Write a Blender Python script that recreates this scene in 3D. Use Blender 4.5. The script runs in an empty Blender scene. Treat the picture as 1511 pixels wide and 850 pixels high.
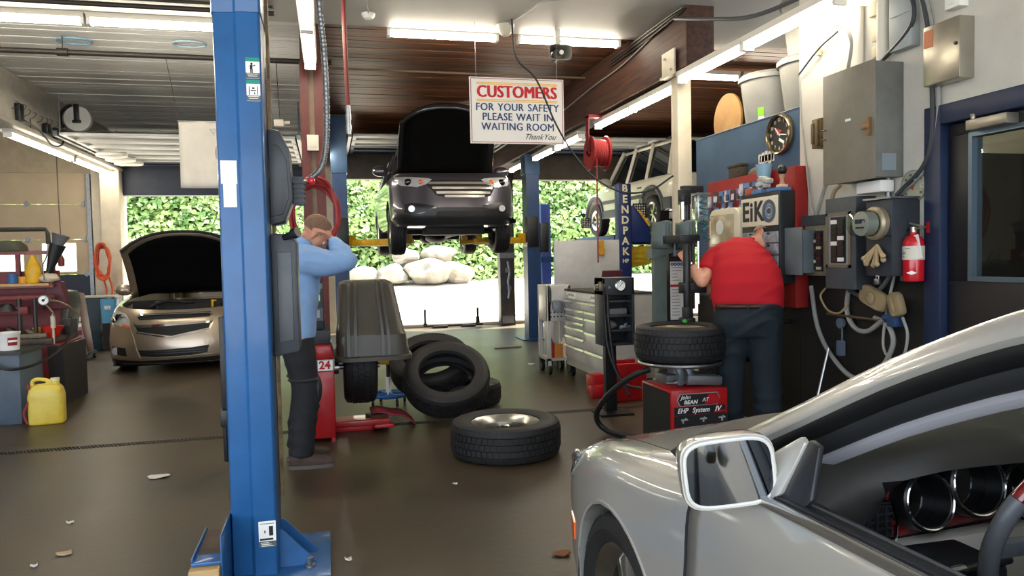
import bpy, bmesh, math, random
from mathutils import Vector, Matrix, noise as mnoise
from mathutils.bvhtree import BVHTree
random.seed(7)
PI = math.pi
S = bpy.context.scene
COL = S.collection

# ---------------------------------------------------------------- camera
cam_data = bpy.data.cameras.new('camera')
cam_data.sensor_width = 36.0
cam_data.lens = 36.0 * 1100.0 / 1511.0
cam_data.clip_start = 0.02
cam = bpy.data.objects.new('camera', cam_data)
COL.objects.link(cam)
_y, _p, _r = math.radians(13.8), math.radians(-2.45), math.radians(1.2)
_F = Vector((math.sin(_y) * math.cos(_p), math.cos(_y) * math.cos(_p), math.sin(_p)))
_R0 = Vector((math.cos(_y), -math.sin(_y), 0))
_U0 = _R0.cross(_F)
_R = _R0 * math.cos(_r) - _U0 * math.sin(_r)
_U = _U0 * math.cos(_r) + _R0 * math.sin(_r)
cam.matrix_world = Matrix(((_R.x, _U.x, -_F.x, 0), (_R.y, _U.y, -_F.y, 0), (_R.z, _U.z, -_F.z, 1.4), (0, 0, 0, 1)))
S.camera = cam

# ---------------------------------------------------------------- sky, sun, exposure
W = bpy.data.worlds.new('world')
S.world = W
W.use_nodes = True
_bg = W.node_tree.nodes['Background']
_bg.inputs[0].default_value = (0.80, 0.89, 1.0, 1)
_bg.inputs[1].default_value = 2.6
sun_d = bpy.data.lights.new('sun', 'SUN')
sun_d.energy = 18.0
sun_d.angle = 0.01
sun_d.color = (1.0, 0.95, 0.86)
sun = bpy.data.objects.new('sun', sun_d)
COL.objects.link(sun)
sun.rotation_euler = Vector((0.42, 0.22, 0.88)).to_track_quat('Z', 'Y').to_euler()
S.view_settings.view_transform = 'Standard'
S.view_settings.look = 'None'
S.view_settings.gamma = 1.0
S.view_settings.use_curve_mapping = False
S.view_settings.exposure = 0.9
TUBE_EMIT = 25.0
S.cycles.use_denoising = True
S.cycles.max_bounces = 8

# ---------------------------------------------------------------- helpers
def lin(h):
    h = h.lstrip('#')
    c = [int(h[i:i + 2], 16) / 255 for i in (0, 2, 4)]
    return tuple(x / 12.92 if x <= 0.04045 else ((x + 0.055) / 1.055) ** 2.4 for x in c) + (1,)

MATS = {}
def M(name, hexc, rough=0.5, metal=0.0, var=0.0, scale=6.0, bump=0.0, bscale=40.0, coat=0.0, emit=0.0, alpha=1.0,
      trans=0.0, hex2=None, stretch=(1, 1, 1), rvar=0.0, objvar=0.0, ior=1.45, spec=None):
    """procedural material: colour mottled by noise, fine bump, optional per-object tone"""
    if name in MATS: return MATS[name]
    m = bpy.data.materials.new(name); m.use_nodes = True
    nt = m.node_tree; N = nt.nodes; L = nt.links
    b = N['Principled BSDF']
    c = lin(hexc)
    b.inputs['Base Color'].default_value = c
    b.inputs['Roughness'].default_value = rough
    b.inputs['Metallic'].default_value = metal
    b.inputs['IOR'].default_value = ior
    if spec is not None: b.inputs['Specular IOR Level'].default_value = spec
    if coat: b.inputs['Coat Weight'].default_value = coat; b.inputs['Coat Roughness'].default_value = 0.06
    if trans: b.inputs['Transmission Weight'].default_value = trans
    if emit:
        b.inputs['Emission Color'].default_value = c; b.inputs['Emission Strength'].default_value = emit
    b.inputs['Alpha'].default_value = alpha
    if var or bump or hex2 or rvar:
        tc = N.new('ShaderNodeTexCoord'); mp = N.new('ShaderNodeMapping'); mp.inputs['Scale'].default_value = stretch
        L.new(tc.outputs['Object'], mp.inputs[0])
    out = None
    if var or hex2:
        nz = N.new('ShaderNodeTexNoise'); nz.inputs['Scale'].default_value = scale; nz.inputs['Detail'].default_value = 8
        nz.inputs['Roughness'].default_value = 0.62
        L.new(mp.outputs[0], nz.inputs['Vector'])
        rp = N.new('ShaderNodeValToRGB')
        c2 = lin(hex2) if hex2 else tuple(x * (1 - var) for x in c[:3]) + (1,)
        c1 = c if hex2 else tuple(min(1, x * (1 + var * 0.6)) for x in c[:3]) + (1,)
        rp.color_ramp.elements[0].position = 0.36; rp.color_ramp.elements[0].color = c2
        rp.color_ramp.elements[1].position = 0.64; rp.color_ramp.elements[1].color = c1
        L.new(nz.outputs['Fac'], rp.inputs[0]); out = rp.outputs[0]
        if rvar:
            mr = N.new('ShaderNodeMapRange'); mr.inputs[3].default_value = max(0.02, rough - rvar); mr.inputs[4].default_value = min(1, rough + rvar)
            L.new(nz.outputs['Fac'], mr.inputs[0]); L.new(mr.outputs[0], b.inputs['Roughness'])
    if objvar:
        oi = N.new('ShaderNodeObjectInfo'); hv = N.new('ShaderNodeHueSaturation')
        mr = N.new('ShaderNodeMapRange'); mr.inputs[3].default_value = 1 - objvar; mr.inputs[4].default_value = 1 + objvar
        L.new(oi.outputs['Random'], mr.inputs[0]); L.new(mr.outputs[0], hv.inputs['Value'])
        if out: L.new(out, hv.inputs['Color'])
        else: hv.inputs['Color'].default_value = c
        out = hv.outputs[0]
    if out: L.new(out, b.inputs['Base Color'])
    if bump:
        n2 = N.new('ShaderNodeTexNoise'); n2.inputs['Scale'].default_value = bscale; n2.inputs['Detail'].default_value = 5
        L.new(mp.outputs[0], n2.inputs['Vector'])
        bp = N.new('ShaderNodeBump'); bp.inputs['Strength'].default_value = bump; bp.inputs['Distance'].default_value = 0.01
        L.new(n2.outputs['Fac'], bp.inputs['Height']); L.new(bp.outputs[0], b.inputs['Normal'])
    MATS[name] = m
    return m

def zsplit(m, z, hex_low, soft=0.004, axis=2):
    """paint line: below local z the wall carries another coat of paint"""
    nt = m.node_tree; N = nt.nodes; L = nt.links; b = N['Principled BSDF']
    tc = N.new('ShaderNodeTexCoord'); sp = N.new('ShaderNodeSeparateXYZ'); L.new(tc.outputs['Object'], sp.inputs[0])
    mr = N.new('ShaderNodeMapRange'); mr.inputs[1].default_value = z - soft; mr.inputs[2].default_value = z + soft
    L.new(sp.outputs[axis], mr.inputs[0])
    mx = N.new('ShaderNodeMix'); mx.data_type = 'RGBA'
    L.new(mr.outputs[0], mx.inputs[0]); mx.inputs[6].default_value = lin(hex_low)
    src = b.inputs['Base Color'].links
    if src: L.new(src[0].from_socket, mx.inputs[7])
    else: mx.inputs[7].default_value = b.inputs['Base Color'].default_value
    L.new(mx.outputs[2], b.inputs['Base Color'])
    return m

class MB:
    def __init__(s): s.v = []; s.f = []
    def add(s, vs, fs):
        o = len(s.v); s.v += [Vector(p) for p in vs]; s.f += [tuple(i + o for i in q) for q in fs]; return s
    def box(s, x0, x1, y0, y1, z0, z1):
        return s.add([(x0, y0, z0), (x1, y0, z0), (x1, y1, z0), (x0, y1, z0), (x0, y0, z1), (x1, y0, z1), (x1, y1, z1), (x0, y1, z1)],
                     [(0, 3, 2, 1), (4, 5, 6, 7), (0, 1, 5, 4), (1, 2, 6, 5), (2, 3, 7, 6), (3, 0, 4, 7)])
    def cb(s, c, d, rz=0, rx=0, ry=0):
        k = len(s.v); x, y, z = (q / 2 for q in d); s.box(-x, x, -y, y, -z, z)
        m = Matrix.Translation(c) @ Matrix.Rotation(rz, 4, 'Z') @ Matrix.Rotation(ry, 4, 'Y') @ Matrix.Rotation(rx, 4, 'X')
        s.xf(m, k); return s
    def xf(s, m, k=0):
        for i in range(k, len(s.v)): s.v[i] = m @ s.v[i]
        return s
    def ring(s, c, ax, r, n, ref=None, r2=None):
        ax = Vector(ax).normalized()
        ref = Vector(ref) if ref is not None else (Vector((0, 0, 1)) if abs(ax.z) < 0.9 else Vector((1, 0, 0)))
        a = ax.cross(ref).normalized(); b = ax.cross(a)
        r2 = r if r2 is None else r2
        return [Vector(c) + a * (r * math.cos(2 * PI * i / n)) + b * (r2 * math.sin(2 * PI * i / n)) for i in range(n)]
    def loft(s, rings, closed=True, caps=True, cyc=False):
        n = len(rings[0]); vs = [p for r in rings for p in r]; fs = []
        R = len(rings)
        for i in range(R if cyc else R - 1):
            j = (i + 1) % R
            for k in range(n if closed else n - 1):
                l = (k + 1) % n; fs.append((i * n + k, i * n + l, j * n + l, j * n + k))
        if caps and not cyc:
            fs.append(tuple(range(n))[::-1]); fs.append(tuple((R - 1) * n + k for k in range(n)))
        return s.add(vs, fs)
    def cyl(s, p0, p1, r0, r1=None, n=14, caps=True):
        p0, p1 = Vector(p0), Vector(p1); r1 = r0 if r1 is None else r1; d = p1 - p0
        return s.loft([s.ring(p0, d, r0, n), s.ring(p1, d, r1, n)], caps=caps)
    def tube(s, pts, r, n=8, spline=0, cyc=False, caps=True):
        P = [Vector(p) for p in pts]
        if spline: P = crom(P, spline, cyc)
        rs = r if isinstance(r, (list, tuple)) else None
        rings = []; ref = None; K = len(P)
        for i in range(K):
            a = P[(i - 1) % K] if (cyc or i > 0) else P[0]; b = P[(i + 1) % K] if (cyc or i < K - 1) else P[-1]
            t = (b - a).normalized()
            if ref is None: ref = Vector((0, 0, 1)) if abs(t.z) < 0.9 else Vector((1, 0, 0))
            u = t.cross(ref).normalized(); w = u.cross(t)
            ref = w
            q = r if rs is None else rs[min(len(rs) - 1, int(i * len(rs) / K))] if len(rs) != K else rs[i]
            rings.append([P[i] + u * (q * math.cos(2 * PI * k / n)) + w * (q * math.sin(2 * PI * k / n)) for k in range(n)])
        return s.loft(rings, caps=caps, cyc=cyc)
    def lathe(s, prof, n=24, m=None, cyc=False):
        k = len(s.v)
        rings = [[Vector((r * math.cos(2 * PI * i / n), r * math.sin(2 * PI * i / n), z)) for i in range(n)] for r, z in prof]
        s.loft(rings, caps=not cyc, cyc=cyc)
        if m: s.xf(m, k)
        return s
    def prism(s, poly, a0, a1, plane='xz'):
        n = len(poly)
        def P(p, a): return {'xz': (p[0], a, p[1]), 'yz': (a, p[0], p[1]), 'xy': (p[0], p[1], a)}[plane]
        return s.add([P(p, a0) for p in poly] + [P(p, a1) for p in poly],
                     [tuple(range(n))[::-1], tuple(range(n, 2 * n))] + [(i, (i + 1) % n, n + (i + 1) % n, n + i) for i in range(n)])
    def sph(s, c, r, nu=16, nv=10, m=None):
        r = (r, r, r) if not isinstance(r, (tuple, list)) else r; k = len(s.v)
        vs = [(0, 0, -r[2])]; fs = []
        for j in range(1, nv):
            t = PI * j / nv - PI / 2
            for i in range(nu):
                a = 2 * PI * i / nu; vs.append((r[0] * math.cos(t) * math.cos(a), r[1] * math.cos(t) * math.sin(a), r[2] * math.sin(t)))
        vs.append((0, 0, r[2])); T = len(vs) - 1
        for i in range(nu):
            l = (i + 1) % nu; fs.append((0, 1 + l, 1 + i)); fs.append((T, 1 + (nv - 2) * nu + i, 1 + (nv - 2) * nu + l))
            for j in range(nv - 2): fs.append((1 + j * nu + i, 1 + j * nu + l, 1 + (j + 1) * nu + l, 1 + (j + 1) * nu + i))
        s.add(vs, fs); s.xf(Matrix.Translation(c) @ (m or Matrix()), k); return s
    def grid(s, rows, thick=0):
        n = len(rows[0]); R = len(rows); vs = [p for r in rows for p in r]
        return s.add(vs, [(i * n + k, i * n + k + 1, (i + 1) * n + k + 1, (i + 1) * n + k) for i in range(R - 1) for k in range(n - 1)])
    def mirror(s, cx=0.0):
        n = len(s.v); s.v += [Vector((2 * cx - p.x, p.y, p.z)) for p in s.v]; s.f += [tuple(i + n for i in q[::-1]) for q in s.f]; return s

def crom(P, sub, cyc=False):
    out = []; K = len(P)
    rng = range(K if cyc else K - 1)
    for i in rng:
        p0 = P[(i - 1) % K] if (cyc or i > 0) else P[0] * 2 - P[1]
        p1 = P[i]; p2 = P[(i + 1) % K]
        p3 = P[(i + 2) % K] if (cyc or i + 2 < K) else P[-1] * 2 - P[-2]
        for j in range(sub):
            t = j / sub
            out.append(0.5 * ((2 * p1) + (p2 - p0) * t + (2 * p0 - 5 * p1 + 4 * p2 - p3) * t * t + (3 * p1 - p0 - 3 * p2 + p3) * t ** 3))
    if not cyc: out.append(P[-1].copy())
    return out

def link(name, me, mat, parent=None):
    o = bpy.data.objects.new(name, me); COL.objects.link(o)
    if mat: me.materials.clear(); me.materials.append(mat)
    if parent: o.parent = parent
    return o

def build(name, mb, mat, parent=None, bevel=0, seg=2, sub=0, ang=38, world=False, flip=False, solid=0, loc=None, rz=0):
    """ONE mesh object. world=True: coordinates are room coordinates, turned into the parent's frame"""
    vs = mb.v
    if world and parent:
        mw = Matrix.Translation(parent.location) @ parent.rotation_euler.to_matrix().to_4x4()
        if parent.parent: mw = Matrix.Translation(parent.parent.location) @ parent.parent.rotation_euler.to_matrix().to_4x4() @ mw
        inv = mw.inverted(); vs = [inv @ p for p in vs]
    me = bpy.data.meshes.new(name); me.from_pydata([tuple(p) for p in vs], [], mb.f)
    bm = bmesh.new(); bm.from_mesh(me); bmesh.ops.recalc_face_normals(bm, faces=bm.faces)
    if flip: bmesh.ops.reverse_faces(bm, faces=bm.faces)
    if bevel:
        es = [e for e in bm.edges if len(e.link_faces) == 2 and e.calc_face_angle(0) > 0.5]
        bmesh.ops.bevel(bm, geom=es, offset=bevel, segments=seg, profile=0.5, affect='EDGES', clamp_overlap=True)
    bm.to_mesh(me); bm.free()
    for p in me.polygons: p.use_smooth = True
    me.set_sharp_from_angle(angle=math.radians(ang))
    o = link(name, me, mat, parent)
    if loc: o.location = loc
    if rz: o.rotation_euler.z = rz
    if solid: md = o.modifiers.new('solid', 'SOLIDIFY'); md.thickness = solid; md.offset = -1
    if sub: md = o.modifiers.new('sub', 'SUBSURF'); md.levels = sub; md.render_levels = sub
    return o

def tag(o, label=None, cat=None, group=None, kind=None):
    if label: o['label'] = label
    if cat: o['category'] = cat
    if group: o['group'] = group
    if kind: o['kind'] = kind
    return o

def thing(name, label, cat, loc=(0, 0, 0), rz=0, group=None, rx=0, ry=0):
    o = bpy.data.objects.new(name, None); COL.objects.link(o); o.empty_display_size = 0.1
    o.location = loc; o.rotation_euler = (rx, ry, rz)
    return tag(o, label, cat, group)

def struct(name, mb, mat, parent=None, **k):
    o = build(name, mb, mat, parent, **k)
    if not parent: o['kind'] = 'structure'
    return o

def dup(root, loc=None, rz=None, label=None, rot=None):
    r = root.copy(); COL.objects.link(r)
    if loc is not None: r.location = loc
    if rz is not None: r.rotation_euler.z = rz
    if rot is not None: r.rotation_euler = rot
    if label: r['label'] = label
    for ch in list(root.children):
        c = ch.copy(); COL.objects.link(c); c.parent = r
        for g in list(ch.children):
            d = g.copy(); COL.objects.link(d); d.parent = c
    return r

def text(name, s, size, mat, parent, loc, rot=(PI / 2, 0, 0), ext=0.001, bold=0.0, sx=1.0, shear=0.0, align='CENTER', space=1.0):
    cu = bpy.data.curves.new(name, 'FONT'); cu.body = s; cu.size = size; cu.align_x = align; cu.align_y = 'CENTER'
    cu.extrude = ext; cu.offset = bold; cu.shear = shear; cu.space_character = space; cu.resolution_u = 3
    t = bpy.data.objects.new(name, cu); COL.objects.link(t)
    dg = bpy.context.evaluated_depsgraph_get(); me = bpy.data.meshes.new_from_object(t.evaluated_get(dg))
    bpy.data.objects.remove(t); bpy.data.curves.remove(cu)
    me.transform(Matrix.Diagonal((sx, 1, 1, 1)))
    o = link(name, me, mat, parent); o.location = loc; o.rotation_euler = rot
    return o

def organic(name, mb, mat, parent=None, voxel=0.012, smooth=6, world=False, disp=0.0, dscale=6.0, fold=0.0, dec=0):
    """lofts fused into one continuous skin by a voxel remesh"""
    o = build(name, mb, mat, parent, world=world)
    md = o.modifiers.new('r', 'REMESH'); md.mode = 'VOXEL'; md.voxel_size = voxel; md.use_smooth_shade = True
    if smooth: s = o.modifiers.new('s', 'SMOOTH'); s.iterations = smooth; s.factor = 0.5
    dg = bpy.context.evaluated_depsgraph_get(); me = bpy.data.meshes.new_from_object(o.evaluated_get(dg))
    o.modifiers.clear(); old = o.data; o.data = me; bpy.data.meshes.remove(old)
    if disp or fold:
        me.update()
        vn = [v.normal.copy() for v in me.vertices]
        for v, n in zip(me.vertices, vn):
            p = v.co
            d = disp * mnoise.noise(p * dscale)
            if fold:
                q = mnoise.noise(Vector((p.x * 3.1, p.y * 3.1, p.z * 2.0 + 5)))
                d += fold * (1 - abs(math.sin((p.z * 1.0 + p.x * 0.55 + p.y * 0.4) * 26 + q * 7))) * max(0, mnoise.noise(p * 4.3 + Vector((3, 1, 7))) + 0.25)
            v.co = p + n * d
    for p in me.polygons: p.use_smooth = True
    if mat: me.materials.clear(); me.materials.append(mat)
    return o

def ell(c, a, ra, b, rb, n=16, pw=2.0):
    """elliptical (superellipse) ring spanned by two vectors"""
    a = Vector(a).normalized(); b = Vector(b).normalized(); out = []
    for i in range(n):
        t = 2 * PI * i / n; ct, st = math.cos(t), math.sin(t)
        out.append(Vector(c) + a * (ra * math.copysign(abs(ct) ** (2 / pw), ct)) + b * (rb * math.copysign(abs(st) ** (2 / pw), st)))
    return out

# ---------------------------------------------------------------- materials
white_paint = M('white_paint', '#d9d6cc', 0.55, var=0.10, scale=3, bump=0.08, bscale=30)
cream = M('cream_paint', '#b7a58a', 0.6, var=0.10, scale=2.0)
navy = M('navy_paint', '#1c2940', 0.5, var=0.25, scale=5)
lift_blue = M('lift_blue', '#245a90', 0.36, var=0.16, scale=4, bump=0.05, bscale=18, coat=0.15)
dark_blue = M('dark_blue_metal', '#1f3c66', 0.4, var=0.2, scale=4)
black_metal = M('black_metal', '#17181a', 0.42, var=0.25, scale=9)
black_plastic = M('black_plastic', '#202226', 0.38, var=0.22, scale=7, bump=0.05, bscale=120)
grey_plastic = M('grey_plastic', '#3c4147', 0.42, var=0.18, scale=6, bump=0.04, bscale=150)
rubber = M('rubber', '#1d1d1e', 0.62, var=0.25, scale=12, bump=0.10, bscale=160)
steel = M('steel', '#a9abad', 0.32, 1.0, var=0.15, scale=14)
chrome = M('chrome', '#d8d9da', 0.10, 1.0)
alu = M('aluminium', '#c3c1bb', 0.28, 1.0, var=0.1, scale=10)
galv = M('galvanised', '#8d9093', 0.45, 0.9, var=0.2, scale=20)
red_paint = M('red_paint', '#a51318', 0.38, var=0.16, scale=6, coat=0.2)
dark_red = M('dark_red_paint', '#6e1a1c', 0.5, var=0.25, scale=7)
yellow = M('yellow_paint', '#d6a51e', 0.45, var=0.2, scale=8)
tool_grey = M('tool_grey', '#b4b3b0', 0.42, var=0.10, scale=5, coat=0.1)
panel_grey = M('panel_grey', '#6c6d68', 0.55, var=0.16, scale=5, bump=0.06, bscale=60)
panel_dark = M('panel_dark_grey', '#30353b', 0.5, var=0.25, scale=6)
white_plastic = M('white_plastic', '#e6e4de', 0.4)
cable_black = M('cable_black', '#141414', 0.5)
hose_red = M('hose_red', '#862022', 0.45, var=0.15)
hose_orange = M('hose_orange', '#c2502c', 0.5, var=0.15)
conduit = M('conduit_grey', '#9a9a96', 0.5, var=0.15)
skin = M('skin', '#c48a70', 0.5, var=0.14, scale=14, bump=0.05, bscale=160)
glass_dark = M('dark_glass', '#0d1114', 0.04, spec=0.7)
mirror_m = M('mirror', '#e4e6e8', 0.02, 1.0)
chrome_ring = M('satin_ring', '#8f9295', 0.25, 1.0)
lens = M('clear_lens', '#f2f4f5', 0.03, trans=1.0, ior=1.3)
amber = M('amber_lens', '#d9641a', 0.12, coat=0.5)
paper = M('paper', '#efeee9', 0.7)
wood = M('raw_wood', '#b89766', 0.7, var=0.25, scale=5, stretch=(1, 8, 8))
tube_m = M('fluorescent_tube', '#fff4df', 0.4, emit=TUBE_EMIT)
ink_red = M('ink_red', '#b81a24', 0.6)
ink_navy = M('ink_navy', '#22406e', 0.6)
ink_black = M('ink_black', '#16181a', 0.6)
ink_green = M('ink_green', '#1c8a73', 0.6)
ink_yellow = M('ink_yellow', '#dcae3a', 0.6)
ink_white = M('ink_white', '#f4f3ee', 0.6)
def glass_mat(name, hexc, tint=0.85):
    m = bpy.data.materials.new(name); m.use_nodes = True; nt = m.node_tree; nt.nodes.clear()
    o = nt.nodes.new('ShaderNodeOutputMaterial'); tr = nt.nodes.new('ShaderNodeBsdfTransparent'); gl = nt.nodes.new('ShaderNodeBsdfGlossy')
    mx = nt.nodes.new('ShaderNodeMixShader'); lw = nt.nodes.new('ShaderNodeLayerWeight'); lw.inputs[0].default_value = 0.5; pw = nt.nodes.new('ShaderNodeMath'); pw.operation = 'POWER'; pw.inputs[1].default_value = 4.0; fr = nt.nodes.new('ShaderNodeMath'); fr.operation = 'MULTIPLY_ADD'; fr.inputs[1].default_value = 0.85; fr.inputs[2].default_value = 0.04; nt.links.new(lw.outputs['Facing'], pw.inputs[0]); nt.links.new(pw.outputs[0], fr.inputs[0])
    c = lin(hexc); tr.inputs[0].default_value = tuple(x * tint for x in c[:3]) + (1,); gl.inputs[1].default_value = 0.01
    nt.links.new(fr.outputs[0], mx.inputs[0]); nt.links.new(tr.outputs[0], mx.inputs[1]); nt.links.new(gl.outputs[0], mx.inputs[2]); nt.links.new(mx.outputs[0], o.inputs[0])
    return m
glass = glass_mat('window_glass', '#eef4f2', 0.92)
tint_glass = glass_mat('tinted_glass', '#8f9c98', 0.45)
# ================================================================ THE SETTING
floor_m = M('concrete_floor', '#4e4231', 0.40, hex2='#30281e', scale=0.9, bump=0.12, bscale=22, rvar=0.16)
b = MB(); b.box(-10, 8.6, -2, 6.245, -0.2, 0); b.box(-10, 8.6, 6.365, 14.9, -0.2, 0); b.box(-10, 8.6, 6.245, 6.365, -0.2, -0.11)
floor = struct('floor', b, floor_m)
b = MB()
for i in range(420):                                   # drain grating: slanted bars across the trench
    x = -6.0 + i * 0.026
    b.cb((x, 6.305, -0.012), (0.010, 0.125, 0.018), rz=0.5)
b.box(-6.0, 4.9, 6.245, 6.256, -0.03, -0.001); b.box(-6.0, 4.9, 6.354, 6.365, -0.03, -0.001)
g = build('drain_grating', b, M('drain_iron', '#4e483e', 0.55, 0.4, var=0.3), floor); g['kind'] = 'stuff'

yard_m = M('yard_concrete', '#b9b2a4', 0.85, var=0.12, scale=1.5, bump=0.2, bscale=8)
b = MB(); b.grid([[(-16 + i * 4, yy, zz) for i in range(11)] for yy, zz in ((14.9, -0.005), (16, 0.0), (19, 0.22), (22, 0.5), (24, 0.72), (27, 0.9))])
struct('ground_yard', b, yard_m, solid=0.1)
b = MB(); b.box(-14, 14, -30, -2, -0.2, -0.005)
struct('ground_forecourt', b, M('forecourt_bounce', '#a59f94', 0.85, var=0.15, scale=2))  # unseen ground, made pale to bounce daylight into the bays

# right wall with a doorway, black to shoulder height
wall_m = zsplit(M('plaster_wall', '#c9c5ba', 0.6, var=0.10, scale=2.2, bump=0.10, bscale=14), 1.24, '#191715', 0.012)
b = MB(); b.box(3.4, 3.56, -2.4, 2.42, 0, 3.64); b.box(3.4, 3.56, 3.56, 4.86, 0, 3.64); b.box(3.4, 3.56, 2.42, 3.56, 2.12, 3.64)
struct('wall_right', b, wall_m)
# low partition room beyond, blue, 2.45 m tall
part_m = zsplit(M('blue_wall', '#3c566f', 0.6, var=0.22, scale=2.0), 1.0, '#191715', 0.012)
b = MB(); b.box(3.4, 5.3, 4.865, 6.45, 0, 2.45)
struct('wall_partition', b, part_m)
# office behind the door
off_m = M('office_wall', '#b5ad9c', 0.8)
b = MB(); b.box(6.4, 6.5, -2.4, 4.86, 0, 2.7); b.box(3.56, 6.5, -2.5, -2.4, 0, 2.7); b.box(3.56, 6.5, 4.80, 4.86, 0, 2.7); b.box(3.56, 6.5, -2.4, 4.8, 2.6, 2.7)
struct('wall_office', b, off_m)
d3 = struct('door_3', MB().box(4.72, 5.45, 4.765, 4.80, 0, 2.08).box(4.68, 4.72, 4.76, 4.80, 0, 2.12).box(5.45, 5.49, 4.76, 4.80, 0, 2.12).box(4.68, 5.49, 4.76, 4.80, 2.08, 2.12), M('door_dark', '#1d1f22', 0.5))
build('light_switch', MB().box(4.56, 4.63, 4.785, 4.80, 1.62, 1.74), M('switch_cream', '#d8caa6', 0.5), d3)
wf = M('dark_bronze', '#26221d', 0.4, 0.3)
b = MB(); b.box(3.37, 3.57, 3.53, 3.65, 0, 2.2); b.box(3.37, 3.57, 2.36, 2.46, 0, 2.2); b.box(3.37, 3.57, 2.46, 3.53, 2.09, 2.2)
door = struct('door_1', b, M('navy_frame', '#1b2946', 0.42, var=0.2, scale=4), bevel=0.006)
b = MB(); b.box(3.42, 3.47, 2.47, 3.52, 0.02, 1.21); b.box(3.42, 3.47, 2.47, 3.52, 2.02, 2.085); b.box(3.42, 3.47, 3.38, 3.52, 1.21, 2.02); b.box(3.42, 3.47, 2.47, 2.60, 1.21, 2.02)
build('door_leaf', b, M('door_black', '#16161a', 0.42, var=0.2), door, bevel=0.004)
b = MB()
for (a0, a1, z0, z1) in ((2.60, 2.625, 1.21, 2.02), (3.355, 3.38, 1.21, 2.02), (2.625, 3.355, 1.21, 1.235), (2.625, 3.355, 1.995, 2.02)): b.box(3.41, 3.48, a0, a1, z0, z1)
build('glazing_bead', b, M('bead_metal', '#6d7f8c', 0.35, 0.7), door)
b = MB(); b.box(3.442, 3.448, 2.62, 3.36, 1.23, 2.0); build('glass_pane', b, glass, door)
b = MB(); b.box(3.34, 3.42, 3.08, 3.33, 2.02, 2.075); b.cyl((3.36, 3.3, 2.075), (3.36, 3.3, 2.10), 0.012)
b.cb((3.39, 3.2, 2.105), (0.02, 0.26, 0.012), rz=0.1)
build('door_closer', b, M('closer_metal', '#9c968a', 0.35, 0.7), door, bevel=0.004)
b = MB(); b.cyl((3.42, 2.53, 1.0), (3.36, 2.53, 1.0), 0.012); b.cyl((3.36, 2.53, 1.0), (3.36, 2.63, 1.0), 0.012)
build('handle', b, steel, door)

# outer side walls
b = MB(); b.box(8.3, 8.45, 6.45, 14.9, 0, 3.7); b.box(5.3, 8.45, 6.3, 6.45, 0, 3.7)
struct('wall_right_bay', b, M('bay_wall', '#8d8678', 0.7, var=0.15))
b = MB(); b.box(-9.6, -9.4, 2, 14.9, 0, 3.7)
struct('wall_left', b, cream)

# back wall: piers and lintels round the three big openings and the closed door
YB = 14.6
pier = M('pier_paint', '#c9c0ac', 0.6, var=0.12, scale=4)
b = MB()
for x0, x1 in ((-9.5, -8.1), (-4.02, -3.52), (-0.32, 0.12), (8.0, 8.3)): b.box(x0, x1, YB, YB + 0.25, 0, 3.7)
struct('wall_back', b, pier)
pd = struct('column_rear', MB().box(3.35, 3.65, YB, YB + 0.25, 0, 3.7), M('post_dark_grey', '#3f3e40', 0.5, var=0.3), bevel=0.01)
build('band', MB().box(3.345, 3.655, YB - 0.006, YB, 1.36, 1.47), galv, pd); build('base_plate', MB().box(3.38, 3.62, YB - 0.006, YB, 0.05, 0.2), galv, pd)
build('chain_hoist', MB().tube([(3.5, YB - 0.03, 1.3), (3.53, YB - 0.04, 1.05), (3.5, YB - 0.04, 0.9), (3.52, YB - 0.04, 0.72), (3.5, YB - 0.04, 0.55)], 0.025, spline=4).cb((3.5, YB - 0.03, 1.12), (0.1, 0.05, 0.1)).cb((3.52, YB - 0.03, 0.76), (0.08, 0.05, 0.08)), galv, pd)
b = MB(); b.box(-8.1, -4.02, YB, YB + 0.2, 3.02, 3.7); struct('wall_back_left', b, M('cream_header', '#a79a83', 0.6, var=0.1))
b = MB(); b.box(-3.52, -0.32, YB - 0.05, YB + 0.2, 2.62, 3.7); struct('trim_1', b, M('navy_header', '#20293c', 0.5, var=0.2))
b = MB(); b.box(0.12, 3.35, YB - 0.05, YB + 0.2, 2.93, 3.7); b.box(3.65, 8.0, YB - 0.05, YB + 0.2, 2.93, 3.7); struct('trim_2', b, M('grey_header', '#5b5348', 0.6, var=0.2))

# closed sectional door in the left-hand bay: cream over navy, a row of panes
dz = 0.62
cd = bpy.data.objects.new('door_2', None); COL.objects.link(cd); cd['kind'] = 'structure'; cd.location = (-6.05, YB + 0.06, 0)
low = M('door_navy', '#1e2638', 0.5, var=0.2); up = M('door_cream', '#b3a288', 0.55, var=0.08, scale=1.5)
XW = [-5.25 - 1.0, -5.25 + 0.12, -4.36, -7.15]
for k in range(5):
    z0 = k * dz; z1 = z0 + dz - 0.008
    b = MB()
    if k != 2: b.box(-2.03, 2.03, -0.025, 0.025, z0, z1)
    else:
        xs = sorted([-1.85 + 0.83 * i for i in range(5)])   # pane centres
        edges = [-2.03]
        for x in xs: edges += [x - 0.27, x + 0.27]
        edges += [2.03]
        for i in range(0, len(edges), 2):
            if edges[i + 1] > edges[i]: b.box(edges[i], edges[i + 1], -0.025, 0.025, z0, z1)
        for x in xs: b.box(x - 0.27, x + 0.27, -0.025, 0.025, z0, z0 + 0.05); b.box(x - 0.27, x + 0.27, -0.025, 0.025, z1 - 0.06, z1)
    build('door_panel', b, low if k < 2 else up, cd)
glare_m = bpy.data.materials.new('glare_pane'); glare_m.use_nodes = True  # white translucent panes imitate the overexposed daylight outside
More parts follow.
